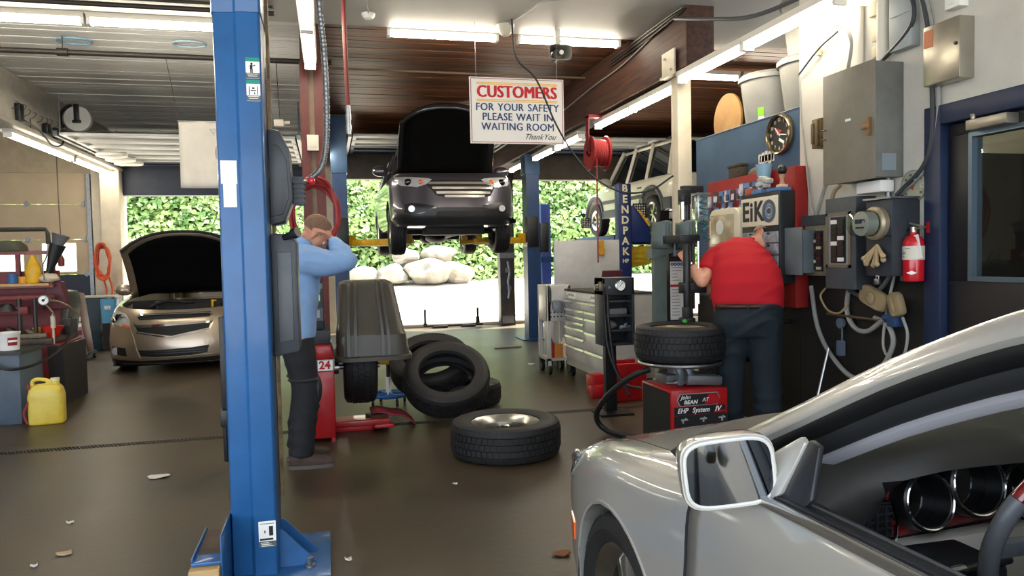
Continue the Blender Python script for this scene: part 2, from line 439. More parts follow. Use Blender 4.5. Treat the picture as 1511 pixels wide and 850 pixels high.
_n = glare_m.node_tree; _n.nodes.clear(); _o = _n.nodes.new('ShaderNodeOutputMaterial'); _t = _n.nodes.new('ShaderNodeBsdfTranslucent'); _t.inputs[0].default_value = (0.9, 0.93, 0.95, 1); _g = _n.nodes.new('ShaderNodeBsdfTransparent'); _m = _n.nodes.new('ShaderNodeMixShader'); _m.inputs[0].default_value = 0.25
_n.links.new(_t.outputs[0], _m.inputs[1]); _n.links.new(_g.outputs[0], _m.inputs[2]); _n.links.new(_m.outputs[0], _o.inputs[0])
for x in xs:
    b = MB(); b.add([(x - 0.27, 0, 2 * dz + 0.05), (x + 0.27, 0, 2 * dz + 0.05), (x + 0.27, 0, 3 * dz - 0.06), (x - 0.27, 0, 3 * dz - 0.06)], [(0, 1, 2, 3)])
    build('window_pane', b, glare_m, cd)
b = MB()
for z in (0.62, 1.24, 1.86, 2.48):
    for x in (-1.0, 0.0, 1.0, 1.9): b.cb((x, -0.035, z), (0.09, 0.02, 0.05)); b.cb((x, -0.05, z), (0.02, 0.02, 0.10))
build('hinge', b, galv, cd)
b = MB(); b.box(1.96, 2.02, -0.10, -0.02, 0, 3.0)
build('door_track', b, galv, cd)

# unseen roof slab added to stop light leaks, front soffit and boarded ceilings
b = MB(); b.box(-10, 8.6, -1.6, 14.95, 3.80, 3.95); struct('ceiling', b, M('roof_light_stop', '#55504a', 0.8)); ceil = bpy.data.objects['ceiling']
soff = M('soffit_paint', '#b4b2ae', 0.55, var=0.07, scale=1.2)
b = MB(); b.box(-10, 8.6, -1.6, 7.32, 3.62, 3.78); struct('ceiling_front', b, soff)
bw = M('board_white', '#e6e8e8', 0.45, var=0.12, scale=2.0, stretch=(1, 6, 1), objvar=0.10)
bb = M('board_brown', '#80502f', 0.5, hex2='#4a2a18', scale=2.5, stretch=(0.5, 9, 1), objvar=0.35)
def boards(x0, x1, mat, n=54, wd=0.135):
    mb = MB(); w = (x1 - x0) / 2; mb.box(-w, w, 0.005, wd - 0.005, 0, 0.02)
    first = None
    for i in range(n):
        if first is None: o = build('ceiling_board', mb, mat, ceil, bevel=0.003, seg=1); first = o
        else: o = first.copy(); COL.objects.link(o)
        o.location = ((x0 + x1) / 2, 7.34 + i * wd, 3.68 + random.uniform(-0.004, 0.004))
boards(-9.4, -0.2, bw); boards(-0.02, 3.2, bb); boards(3.5, 8.25, bb)

for x, y, c in ((-2.43, 8.49, '#7fa3c0'), (-1.33, 8.41, '#b4cfe0')):      # blue paint rings sprayed on the white boards
    build('paint_ring', MB().tube([(x + 0.16 * math.cos(a), y + 0.12 * math.sin(a), 3.672) for a in [2 * PI * i / 28 for i in range(28)]], 0.012, 6, cyc=True), M('ring_paint_' + c[1:], c, 0.6), ceil)
# beams along the bays
glu = M('glulam', '#55372a', 0.6, hex2='#382319', scale=4, stretch=(6, 0.5, 6), bump=0.1)
b = MB(); b.box(3.18, 3.46, 6.2, 14.6, 3.08, 3.67); struct('trim_3', b, glu, bevel=0.008)
b = MB(); b.box(-3.78, -3.52, 7.33, 14.6, 3.06, 3.67); b.box(-3.82, -3.48, 7.33, 14.6, 3.04, 3.09); struct('trim_4', b, M('beam_white', '#bdb8ac', 0.55, var=0.12), bevel=0.006)
b = MB(); b.box(-0.2, 0.0, 7.33, 14.6, 3.18, 3.67); struct('trim_5', b, M('beam_brown', '#4a281d', 0.6, var=0.2), bevel=0.006)

# columns
col_w = M('pole_cream', '#cfc4ad', 0.5, var=0.12, scale=4)
b = MB(); b.box(3.24, 3.38, 6.5, 6.64, 0, 3.06); b.box(3.2, 3.42, 6.44, 6.68, 0, 0.02)
b.box(3.15, 3.45, 6.42, 6.70, 3.06, 3.08); 
o = struct('column_right', b, col_w, bevel=0.006)
b = MB(); b.box(3.14, 3.155, 6.36, 6.62, 3.05, 3.28); b.cyl((3.14, 6.42, 3.1), (3.12, 6.42, 3.1), 0.012); b.cyl((3.14, 6.55, 3.22), (3.12, 6.55, 3.22), 0.012)
build('bracket_plate', b, col_w, o)
rs = M('steel_oxide', '#5e2219', 0.5, var=0.25, scale=5)
b = MB(); b.box(-0.2, -0.125, 7.0, 7.2, 0, 3.18); b.box(-0.08, 0.0, 7.0, 7.2, 0, 3.18)
o = struct('column_middle', b, rs); b = MB(); b.box(-0.125, -0.08, 7.03, 7.11, 0, 3.18); build('column_web', b, M('web_tan', '#7c6a54', 0.6, var=0.2), o)
b = MB(); b.box(-3.8, -3.5, 14.3, 14.6, 0, 3.05); struct('column_left', b, pier)

# pipes under the ceiling
pb = M('pipe_dark', '#3b3733', 0.5, 0.5)
b = MB(); b.cyl((-9.3, 8.35, 3.52), (0.1, 8.35, 3.52), 0.028, n=10)
for x in (-5, -2.5, -0.8): b.cyl((x - 0.05, 8.35, 3.52), (x + 0.05, 8.35, 3.52), 0.04, n=10); b.cyl((x, 8.35, 3.54), (x, 8.35, 3.68), 0.006, n=6)
tag(build('ceiling_pipe', b, pb), 'dark iron pipe crossing under the white boarded ceiling', 'pipe')
b = MB(); b.cyl((-0.1, 8.9, 3.6), (3.2, 8.9, 3.6), 0.014, n=8)
tag(build('ceiling_pipe', b, M('pipe_brown', '#6a5948', 0.5)), 'thin pipe crossing under the brown boarded ceiling', 'pipe')
b = MB(); b.cyl((-3.45, 7.0, 3.59), (-0.4, 7.0, 3.59), 0.022, n=8); b.cyl((-3.45, 6.85, 3.6), (-0.4, 6.85, 3.6), 0.012, n=8)
tag(build('soffit_pipe', b, pb), 'pair of dark pipes along the soffit edge above the left lights', 'pipe')

# fluorescent fittings
hs = M('fitting_white', '#d9d5c8', 0.4)
def make_light(L, two=False):
    t = thing('ceiling_light', 'x', 'light', group='fluorescent strip lights')
    b = MB(); b.prism([(-0.06, 0.09), (-0.05, 0.045), (0.05, 0.045), (0.06, 0.09)], 0, L, 'xz'); build('housing', b, hs, t)
    for s in ((-0.03, 0.03) if two else (0.0,)):
        b = MB(); b.cyl((s, 0.03, 0.018), (s, L - 0.03, 0.018), 0.019 if two else 0.03, n=12); build('tube', b, tube_m, t)
    for y in (0.0, L - 0.03):
        b = MB(); b.box(-0.045, 0.045, y, y + 0.03, -0.012, 0.09); build('lamp_holder', b, white_plastic, t)
    return t
l11 = make_light(1.1); l22 = make_light(2.25)
used = set()
def put_light(src, loc, rz, label):
    o = dup(src) if src.name in used else src; used.add(src.name)
    o.location = loc; o.rotation_euler.z = rz; o['label'] = label
for i, y in enumerate((4.17, 5.28)): put_light(l11, (3.22, y, 2.97), 0, ['strip light nearest the grey wall cabinet, above it on the right', 'strip light ending at the top of the cream column'][i])
for i, y in enumerate((6.62, 7.7)): put_light(l11, (3.3, y, 2.96), 0, ['strip light under the big beam just past the cream column', 'strip light under the big beam above the red hose reel'][i])
for i, y in enumerate((9.4, 10.6, 12.2)): put_light(l11, (3.3, y, 2.94), 0, ['strip light under the beam beyond the hose reel, nearest of the far three', 'strip light under the beam crossing behind the right lift post', 'strip light under the beam left of the right lift post, farthest one'][i])
for i, y in enumerate((4.6, 5.74)): put_light(l11, (-0.1, y, 3.08), 0, ['strip light beside the blue lift column, cut by the top of the picture', 'strip light ending above the dark red steel column'][i])
put_light(l11, (-0.02, 11.2, 3.0), 0, 'small far strip light just right of the dark red steel column')
for i, y in enumerate((10.08, 12.42)): put_light(l22, (-3.65, y, 2.95), 0, ['long strip light under the white beam, left one', 'long strip light under the white beam, right one near the back wall'][i])
for i, x in enumerate((1.72, 3.02)): put_light(l11, (x, 7.38, 3.56), PI / 2, ['strip light at the soffit edge left of the pale junction cone', 'strip light at the soffit edge above the horn loudspeaker'][i])
for i, x in enumerate((-0.9, -2.02, -3.12)): put_light(l11, (x, 7.38, 3.53), PI / 2, ['strip light at the left bay soffit running behind the blue column', 'strip light at the left bay soffit, cut by the left edge', 'strip light at the left bay soffit, outside the picture'][i])
for i, x in enumerate((4.95, 6.1)): put_light(l11, (x, 8.3, 3.5), PI / 2, ['strip light across the right bay just right of the cream column', 'strip light across the right bay half hidden by the grey bins'][i])

put_light(l11, (5.0, 3.4, 2.50), PI / 2 - 0.3, 'added strip light in the office, standing in for a reflection in the door glass')  # added lamp: brightens the office and stands in for a reflected line
# overhead sectional doors parked under the ceiling
dw = M('overhead_white', '#cfd0cd', 0.45, var=0.06); dd = M('overhead_dark', '#55524c', 0.6)
def overhead(x0, x1, z, y0, n, label, last):
    t = thing('overhead_door', label, 'garage door', ((x0 + x1) / 2, y0, z), group='rolled-up overhead doors')
    w = (x1 - x0) / 2
    for i in range(n):
        b = MB(); ya = i * 0.55
        b.box(-w, w, ya, ya + 0.50, 0.03, 0.05); 
        b.box(-w, w, ya, ya + 0.06, 0.0, 0.05); b.box(-w, w, ya + 0.45, ya + 0.50, 0.0, 0.05)
        for x in (-w, -0.03, w - 0.06): b.box(x, x + 0.06, ya + 0.06, ya + 0.45, 0.0, 0.04)
        build('door_section', b, navy if i >= last else dw, t, bevel=0.003, seg=1)
    for sgn in (-1, 1):
        b = MB(); b.cb((sgn * (w + 0.05), n * 0.275, 0.02), (0.05, n * 0.55, 0.07)); 
        for y in (0.2, n * 0.5): b.cyl((sgn * (w + 0.05), y, 0.05), (sgn * (w + 0.05), y, 3.655 - z), 0.012, n=6)
        build('track', b, galv, t)
    b = MB(); b.cyl((-w, n * 0.55 + 0.06, 0.15), (w, n * 0.55 + 0.06, 0.15), 0.035, n=10); build('torsion_bar', b, dd, t)
overhead(-3.35, -0.4, 3.10, 10.9, 6, 'white overhead door rolled up under the white ceiling of the left bay', 5)
overhead(0.45, 3.05, 3.38, 12.3, 4, 'overhead door rolled up above the grey car on the lift', 2)
overhead(3.75, 7.8, 3.40, 12.3, 4, 'overhead door rolled up above the white car on the right', 2)
# ================================================================ OUTSIDE: ivy bank and boulders
bank_m = M('bank_soil', '#3c4a24', 0.9, var=0.3, scale=3)
def bank_pt(u, v):            # u along X, v up the slope
    x = -15 + 34 * u
    y = 23.2 + 4.2 * v + 0.6 * mnoise.noise(Vector((x * 0.35, v * 2, 0))); z = 0.55 + 7.0 * v ** 0.9 + 0.4 * mnoise.noise(Vector((x * 0.5, v * 3, 4)))
    return Vector((x, y, z))
b = MB(); b.grid([[bank_pt(i / 60, j / 16) for i in range(61)] for j in range(17)])
struct('ground_bank', b, bank_m)
def leaves(name, n, hexes, seed, vmin=0.0, vmax=1.0, size=0.13, out=0.0):
    random.seed(seed); V = []; F = []; K = [[], [], []]
    for i in range(n):
        u = random.uniform(0.05, 0.98); v = vmin + (vmax - vmin) * random.random() ** 1.2
        p = bank_pt(u, v) + Vector((0, -out - random.uniform(0.0, 0.45), random.uniform(-0.05, 0.3)))
        s = size * random.uniform(0.5, 1.4)
        nrm = Vector((random.gauss(0, 0.55), -1 + random.gauss(0, 0.5), 0.7 + random.gauss(0, 0.5))).normalized()
        a = nrm.orthogonal().normalized(); a = Matrix.Rotation(random.uniform(0, 6.28), 3, nrm) @ a; c = nrm.cross(a)
        o = len(V); V += [p - a * s, p + c * s * 0.6 + nrm * 0.02, p + a * s, p - c * s * 0.6 + nrm * 0.02]; F.append((o, o + 1, o + 2, o + 3))
    me = bpy.data.meshes.new(name); me.from_pydata([tuple(q) for q in V], [], F)
    m = M(name + '_leaf', hexes[0], 0.42, hex2=hexes[1], scale=1.1)
    return link(name, me, m)
o = leaves('ivy', 42000, ('#a2b86e', '#557a38'), 3, 0.0, 1.0, 0.10); tag(o, 'dense green ivy covering the bank outside the rear doors', 'ivy', kind='stuff')
o = leaves('ivy', 42000, ('#f3ebdc', '#d3caa8'), 5, 0.16, 1.0, 0.10, 0.12); tag(o, 'ivy leaves over the upper bank outside, given pale for the sun glare', 'ivy', kind='stuff')  # pale colours passed here stand in for overexposed sunlight on the leaves
rock_m = M('rock', '#9d968a', 0.85, var=0.3, scale=2.2, bump=0.5, bscale=5)
rocks = [(1.05, 22.3, 0.42, 'pale boulder left of the ivy spill, leftmost of the row'), (1.8, 22.2, 0.44, 'low pale boulder second from the left in the row'), (2.9, 22.1, 0.62, 'largest pale boulder below the lifted car'), (3.75, 22.3, 0.48, 'rounded boulder right of the largest one'), (3.3, 22.9, 0.46, 'boulder perched above the largest one'), (2.3, 22.8, 0.4, 'boulder half buried in ivy behind the row'), (8.2, 22.0, 0.5, 'boulder at the foot of the ivy right of the lift post'), (-3.4, 22.2, 0.5, 'boulder at the foot of the ivy behind the silver sedan')]
for i, (x, y, s, lab) in enumerate(rocks):
    bm = bmesh.new(); bmesh.ops.create_icosphere(bm, subdivisions=3, radius=1)
    for v in bm.verts:
        d = 1 + 0.35 * mnoise.noise(v.co * 1.3 + Vector((i * 7, 0, 0))) + 0.12 * mnoise.noise(v.co * 3 + Vector((i, 3, 0)))
        v.co = Vector((v.co.x * s * 1.1, v.co.y * s, v.co.z * s * 0.65)) * d
    me = bpy.data.meshes.new('boulder'); bm.to_mesh(me); bm.free()
    for p in me.polygons: p.use_smooth = i % 2 == 0
    o = link('boulder', me, rock_m); o.location = (x, y, 0.72 + s * 0.45 + (0.55 if 'perched' in lab or 'behind' in lab and i == 5 else 0)); tag(o, lab, 'boulder', 'boulders at the foot of the ivy bank')
# ================================================================ WHEELS
def tire_mb(R, r, w, n=56, grooves=4):
    """tyre about local Z, centred on z=0; shoulder, sidewall, bead, hollow inside"""
    h = w / 2; b = MB(); p = []
    gx = []
    for i in range(grooves):
        c = -h * 0.72 + 1.44 * h * (i + 0.5) / grooves; gx += [c - 0.006, c - 0.004, c + 0.004, c + 0.006]
    p = [(r, -h * 0.62), (r + 0.012, -h * 0.86), ((R + r) / 2, -h), (R - 0.035, -h * 0.97), (R - 0.012, -h * 0.86), (R, -h * 0.74)]
    for i, z in enumerate(gx): p.append((R - (0.009 if i % 4 in (1, 2) else 0.0) + 0.003 * (1 - (z / h) ** 2), z))
    p += [(R, h * 0.74), (R - 0.012, h * 0.86), (R - 0.035, h * 0.97), ((R + r) / 2, h), (r + 0.012, h * 0.86), (r, h * 0.62),
          (r + 0.02, h * 0.6), ((R + r) / 2, h * 0.85), (R - 0.03, h * 0.7), (R - 0.022, 0), (R - 0.03, -h * 0.7), ((R + r) / 2, -h * 0.85), (r + 0.02, -h * 0.6)]
    b.lathe(p, n, cyc=True); return b
def tread_mb(R, w, n=54, style=0):
    """raised tread blocks round the tyre"""
    b = MB(); h = w / 2
    rows = ((-0.86, -0.56, 0.10), (-0.5, -0.2, -0.25), (-0.15, 0.15, 0.3), (0.2, 0.5, 0.25), (0.56, 0.86, -0.10))
    for k in range(n):
        for j, (a0, a1, sk) in enumerate(rows):
            t = 2 * PI * (k + (0.5 if j % 2 else 0)) / n; dt = 2 * PI / n * 0.40
            vs = []
            for rr in (R - 0.006, R + (0.009 if 0 < j < 4 else 0.004)):
                for (tt, z) in ((t - dt, a0), (t + dt, a0), (t + dt + sk * dt, a1), (t - dt + sk * dt, a1)):
                    q = rr - (0.010 if abs(z) > 0.8 else 0)
                    vs.append((q * math.cos(tt), q * math.sin(tt), z * h))
            b.add(vs, [(4, 5, 6, 7), (0, 1, 5, 4), (1, 2, 6, 5), (2, 3, 7, 6), (3, 0, 4, 7)])
    return b
def rim_mb(r, w, spokes=5, split=True, face=0.0, lug=True):
    h = w / 2 * 0.8; b = MB()
    b.lathe([(r + 0.004, -h), (r - 0.012, -h + 0.01), (r - 0.035, -h * 0.3), (r - 0.035, h * 0.5), (r - 0.012, h - 0.012), (r + 0.008, h), (r + 0.008, h - 0.008), (r - 0.004, h - 0.02), (r - 0.027, h * 0.5), (r - 0.027, -h * 0.3)], 40, cyc=True)
    zf = h - 0.03 + face
    b.lathe([(0.0, zf - 0.05), (0.07, zf - 0.05), (0.075, zf - 0.02), (0.055, zf), (0.03, zf + 0.004), (0.0, zf + 0.006)], 24)
    for k in range(spokes):
        for s in ((-1, 1) if split else (0,)):
            a = 2 * PI * k / spokes; o = 0.16 * s if split else 0
            wi, wo = (0.016, 0.02) if split else (0.028, 0.04)
            c0 = Vector((math.cos(a), math.sin(a), 0)) * 0.055; c1 = Vector((math.cos(a + o), math.sin(a + o), 0)) * (r - 0.012)
            t = (c1 - c0).normalized(); q = Vector((-t.y, t.x, 0))
            rings = []
            for f, ww, zz in ((0, wi, zf), (0.35, wi, zf - 0.004), (0.8, wo, zf - 0.012), (1, wo * 1.25, zf - 0.02)):
                c = c0.lerp(c1, f)
                rings.append([c + q * -ww + Vector((0, 0, zz - 0.03)), c + q * ww + Vector((0, 0, zz - 0.03)), c + q * ww * 0.8 + Vector((0, 0, zz)), c - q * ww * 0.8 + Vector((0, 0, zz))])
            b.loft(rings)
    return b
def lug_mb(r, w, n=5, face=0.0):
    b = MB(); zf = w / 2 * 0.8 - 0.03 + face
    for k in range(n):
        a = 2 * PI * (k + 0.5) / n; c = (0.052 * math.cos(a), 0.052 * math.sin(a), zf - 0.012); b.cyl(c, (c[0], c[1], zf + 0.006), 0.010, n=6)
    return b
disc_m = M('brake_disc', '#4a4847', 0.5, 0.6)
def car_wheel(parent, loc, out, R=0.33, r=0.215, w=0.22, rimmat=None, spokes=5, split=True, steer=0.0):
    """a wheel on a car: tyre part with rim and disc as sub-parts; out = +1/-1 side it faces"""
    t = build('wheel', tire_mb(R, r, w, 44), rubber, parent)
    t.location = loc; t.rotation_euler = (0, out * PI / 2, steer)
    build('wheel_rim', rim_mb(r, w, spokes, split), rimmat or alu, t, ang=30)
    build('tread', tread_mb(R, w, 44), rubber, t)
    b = MB(); b.cyl((0, 0, -0.02), (0, 0, 0.0), 0.15, n=24); build('brake_disc', b, disc_m, t)
    return t

# ================================================================ CAR BODIES (local frame: nose at y=0, tail at +y, ground z=0)
def half_plan(w, yf, yr, df, dr, pf=2.4, pr=3.0, nf=16, ns=14, nr=8):
    P = []
    for i in range(nf + 1):
        a = PI / 2 * i / nf
        P.append((w * math.sin(a) ** (2 / pf), yf + df * (1 - math.cos(a) ** (2 / pf))))
    for i in range(1, ns): P.append((w, yf + df + (yr - dr - yf - df) * i / ns))
    for i in range(nr + 1):
        a = PI / 2 * i / nr
        P.append((w * max(0, math.cos(a)) ** (2 / pr), yr - dr + dr * math.sin(a) ** (2 / pr)))
    return P
def ring_plan(lv, ztop, zb):
    t, w, yf, yr, df, dr = lv[:6]; H = half_plan(w, yf, yr, df, dr); out = []
    zf = lambda y: zb + t * (ztop(y) - zb) if t > 0 else zb
    for x, y in H: out.append(Vector((x, y, zf(y))))
    for x, y in H[-2:0:-1]: out.append(Vector((-x, y, zf(y))))
    return out
def interp(tab):
    def f(y):
        if y <= tab[0][0]: return tab[0][1]
        for (a, p), (c, q) in zip(tab, tab[1:]):
            if y <= c:
                t = (y - a) / (c - a); return p + (q - p) * t
        return tab[-1][1]
    return f
def cut(o, cyls):
    """wheel wells: subtract cylinders lying across the car"""
    b = MB()
    for (x0, x1, y, z, r) in cyls: b.cyl((x0, y, z), (x1, y, z), r, n=28)
    c = build('cutter', b, None, o.parent); bpy.context.view_layer.update()
    md = o.modifiers.new('cut', 'BOOLEAN'); md.operation = 'DIFFERENCE'; md.object = c; md.solver = 'EXACT'
    dg = bpy.context.evaluated_depsgraph_get(); me = bpy.data.meshes.new_from_object(o.evaluated_get(dg))
    mats = [m for m in o.data.materials]
    o.modifiers.clear(); old = o.data; o.data = me; bpy.data.meshes.remove(old); bpy.data.objects.remove(c)
    for p in me.polygons: p.use_smooth = True
    me.set_sharp_from_angle(angle=math.radians(35))
def bvh_of(o):
    me = o.data; return BVHTree.FromPolygons([v.co.copy() for v in me.vertices], [tuple(p.vertices) for p in me.polygons])
from mathutils.geometry import delaunay_2d_cdt
def decal(name, bvh, poly, mat, parent, off=0.004, depth=0.02, res=0.035, ax='y', start=-3.0, smooth_poly=0, recess=0.0):
    """a moulded piece following the bodywork: polygon in the (x,z) front view, laid on the skin, with thickness"""
    P = [Vector((p[0], p[1])) for p in poly]
    if smooth_poly: P = [Vector((q.x, q.y)) for q in crom([Vector((p.x, p.y, 0)) for p in P], smooth_poly, True)]
    B = []
    for i, p in enumerate(P):
        q = P[(i + 1) % len(P)]; n = max(1, int((q - p).length / res))
        for k in range(n): B.append(p.lerp(q, k / n))
    nb = len(B); xs = [p.x for p in B]; zs = [p.y for p in B]
    def inside(p):
        c = False
        for i in range(nb):
            a, d = B[i], B[i - 1]
            if (a.y > p.y) != (d.y > p.y) and p.x < (d.x - a.x) * (p.y - a.y) / (d.y - a.y) + a.x: c = not c
        return c
    pts = list(B); x = min(xs) + res / 2
    while x < max(xs):
        z = min(zs) + res / 2
        while z < max(zs):
            p = Vector((x, z))
            if inside(p) and min((p - q).length for q in B) > res * 0.4: pts.append(p)
            z += res
        x += res
    vs, es, fs, *_ = delaunay_2d_cdt(pts, [(i, (i + 1) % nb) for i in range(nb)], [], 1, 1e-5)
    V = []; last = None
    for v in vs:
        o, d = {'y': (Vector((v.x, start, v.y)), Vector((0, 1, 0))), 'x+': (Vector((start, v.x, v.y)), Vector((1, 0, 0))), 'x-': (Vector((start, v.x, v.y)), Vector((-1, 0, 0))), 'z': (Vector((v.x, v.y, start)), Vector((0, 0, -1)))}[ax]
        h = bvh.ray_cast(o, d); hit = h[0]
        if hit is None:
            hit = bvh.find_nearest(Vector((o.x, 0.2, o.z)) if ax == 'y' else o)[0]
            hit = Vector((v.x, hit.y, v.y)) if ax == 'y' else hit
        V.append((hit - d * (off - recess), d))
    n = len(V); cnt = {}
    for f in fs:
        for i in range(len(f)): e = (f[i], f[(i + 1) % len(f)]); cnt[tuple(sorted(e))] = cnt.get(tuple(sorted(e)), 0) + 1
    b = MB(); b.v = [p for p, d in V] + [p + d * depth for p, d in V]
    b.f = [tuple(f) for f in fs] + [tuple(i + n for i in f[::-1]) for f in fs] + [(a, c, c + n, a + n) for (a, c), k in cnt.items() if k == 1]
    return build(name, b, mat, parent, ang=50)
def sym(poly): return [(-x, z) for x, z in poly[::-1]]

lamp_inner = M('lamp_reflector', '#d3d6da', 0.18, 0.35, coat=0.6)
lamp_dark = M('lamp_dark', '#34363a', 0.25, 0.3)
mesh_black = M('grille_black', '#0b0c0d', 0.5, bump=0.6, bscale=90)
under_m = M('underbody', '#1b1a19', 0.7, var=0.4, scale=8)
hood_pad = M('hood_insulation', '#0a0a0b', 0.95, var=0.2, spec=0.1)

def plate_mb(w, d, tx, ty, t=0.02):
    pass

def car_front(t, paint, levels, ztop, zb, cowl, wheels, inner_h, roof, eng):
    rings = [ring_plan(l, ztop, zb) for l in levels]
    # return lip and engine bay well below the hood line
    top = rings[-1]; n = len(top)
    lip = [Vector((p.x * 0.95, p.y + (0.03 if p.y < 0.5 else 0), p.z - 0.01)) for p in top]
    well = [Vector((p.x * 0.93, p.y + (0.05 if p.y < 0.5 else 0), p.z - inner_h)) for p in top]
    b = MB(); b.loft(rings + [lip, well], caps=True)
    body = build('body', b, paint, t, ang=40)
    cut(body, wheels)
    return body
# ---------------------------------------------------------------- grey SUV on the two-post lift
Z0 = 1.56
paint_suv = M('paint_grey_suv', '#504e59', 0.28, 0.55, coat=1.0)
suv = thing('suv', 'dark grey SUV with its hood open, raised on the blue two-post lift', 'car', (1.79, 10.3, Z0))
def sx(zx): return (460 + zx / 3.7775 - 674.5) / 104.8
def sz(zy): return (380 - (160 + zy / 3.7775)) / 104.8 + 1.4 - Z0
def sp(*pts): return [(sx(a), sz(c)) for a, c in pts]
ztop = interp([(0, 1.01), (0.25, 1.04), (0.6, 1.06), (1.2, 1.10), (3.5, 1.10), (4.5, 1.05)])
lv = [(0.0, 0.78, 0.16, 4.42, 0.55, 0.3), (0.03, 0.85, 0.06, 4.48, 0.60, 0.3), (0.18, 0.90, 0.0, 4.52, 0.62, 0.3), (0.36, 0.91, 0.0, 4.53, 0.62, 0.3), (0.5, 0.91, 0.05, 4.52, 0.60, 0.3),
      (0.72, 0.905, 0.06, 4.5, 0.62, 0.3), (0.88, 0.89, 0.10, 4.46, 0.62, 0.3), (0.97, 0.84, 0.16, 4.4, 0.6, 0.3), (1.0, 0.80, 0.20, 4.36, 0.58, 0.3)]
body = car_front(suv, paint_suv, lv, ztop, 0.27, 1.1, [(-1.1, -0.55, 0.92, 0.30, 0.40), (0.55, 1.1, 0.92, 0.30, 0.40), (-1.1, -0.55, 3.54, 0.30, 0.40), (0.55, 1.1, 3.54, 0.30, 0.40)], 0.25, None, None)
bv = bvh_of(body)
HL = sp((478, 372), (560, 380), (650, 390), (672, 398), (640, 425), (590, 440), (510, 428), (482, 408))
for k, P in enumerate((HL, sym(HL))):
    h = decal('headlamp', bv, P, lamp_inner, suv, off=0.012, depth=0.05)
    cxm = sum(p[0] for p in P) / len(P)
    c = bv.ray_cast(Vector((sx(545) if k == 0 else -sx(545), -3, sz(410))), Vector((0, 1, 0)))[0]
    b = MB(); b.sph((c.x, c.y - 0.015, c.z), (0.055, 0.03, 0.05)); build('projector_lens', b, glass_dark, h)
    a = bv.ray_cast(Vector((sx(612) if k == 0 else -sx(612), -3, sz(412))), Vector((0, 1, 0)))[0]
    b = MB(); b.sph((a.x, a.y - 0.01, a.z), (0.035, 0.02, 0.035)); build('turn_signal', b, amber, h)
GR = sp((640, 402), (1030, 402), (1042, 420), (1000, 490), (960, 498), (740, 498), (690, 488), (640, 425))
decal('grille', bv, GR, mesh_black, suv, off=0.006, depth=0.05)
for zz, a0, a1 in ((418, 648, 1030), (445, 668, 1015), (472, 690, 1000), (493, 735, 965)):
    decal('grille_bar', bv, sp((a0, zz - 6), (a1, zz - 6), (a1 - 4, zz + 7), (a0 + 4, zz + 7)), M('grille_chrome', '#b9b5ad', 0.25, 0.6), suv, off=0.02, depth=0.02)
LOW = sp((462, 605), (500, 585), (600, 590), (690, 555), (950, 555), (1040, 590), (1130, 585), (1165, 605), (1160, 640), (1050, 650), (600, 650), (480, 640))
lowb = decal('lower_bumper', bv, LOW, black_plastic, suv, off=0.012, depth=0.04)
decal('air_intake', bv, sp((690, 575), (975, 575), (990, 612), (680, 612)), mesh_black, lowb, off=0.016, depth=0.02)
for sgn in (0, 1):
    P = sp((515, 535), (560, 525), (680, 545), (640, 575), (560, 590), (515, 580)); P = sym(P) if sgn else P
    f = decal('fog_surround', bv, P, black_plastic, suv, off=0.008, depth=0.03)
    x = sx(555) * (-1 if sgn else 1); c = bv.ray_cast(Vector((x, -3, sz(560))), Vector((0, 1, 0)))[0]
    b = MB(); b.cyl((c.x, c.y - 0.035, c.z), (c.x, c.y + 0.02, c.z), 0.045, n=20); build('fog_lamp', b, lamp_inner, f)
# hood, raised
def hood(t, paint, hinge_y, hinge_z, w0, w1, L, ang, bulge=0.05, pad=True, label=None):
    rows = []
    for j in range(9):
        v = j / 8; w = w0 + (w1 - w0) * v ** 2; row = []
        for i in range(13):
            u = -1 + i / 6
            l = L * v * (1 - (0.22 * v * abs(u) ** 2.6)); hgt = bulge * (1 - u * u) + 0.05 * math.sin(PI * v) - 0.05 * abs(u) ** 6
            row.append(Vector((w * u, -l, hgt)))
        rows.append(row)
    R = Matrix.Translation((0, hinge_y, hinge_z)) @ Matrix.Rotation(-ang, 4, 'X')
    b = MB(); b.grid(rows); b.xf(R); o = build('hood', b, paint, t, solid=0.03)
    b = MB(); b.grid([[Vector((p.x * 0.86, p.y * 0.9 - 0.05, p.z - 0.045)) for p in r] for r in rows]); b.xf(R)
    build('insulation_pad', b, hood_pad, o, solid=0.012)
    b = MB(); k = [Vector((p.x * 0.97, p.y, p.z - 0.03)) for p in rows[-1]]; b.tube(k, 0.022, 6); b.xf(R); build('hood_frame', b, M('hood_frame_dark', '#26262a', 0.5), o)
    return o
hood(suv, M('hood_suv', '#1d1d21', 0.3, 0.4, coat=0.8), 1.2, 1.12, 0.74, 0.72, 1.12, math.radians(58))
b = MB(); b.box(-0.72, 0.72, 0.3, 1.1, 0.6, 0.82); b.cb((0.1, 0.7, 0.88), (0.6, 0.4, 0.14)); b.cb((-0.45, 0.6, 0.88), (0.22, 0.3, 0.16)); b.cyl((0.5, 0.4, 0.86), (0.5, 0.4, 0.98), 0.07); b.tube([(-0.3, 0.35, 0.9), (0, 0.4, 0.97), (0.3, 0.5, 0.94), (0.5, 0.8, 0.9)], 0.025, spline=5)
build('engine', b, under_m, suv, bevel=0.01)
b = MB(); b.grid([[Vector((0.76 * u, y + 0.10 * u * u * (1 if y < 0.5 else 0), ztop(y) - 0.075)) for u in (-1, -0.6, 0, 0.6, 1)] for y in (0.16, 0.5, 0.9, 1.28)]); build('bay_liner', b, under_m, suv)
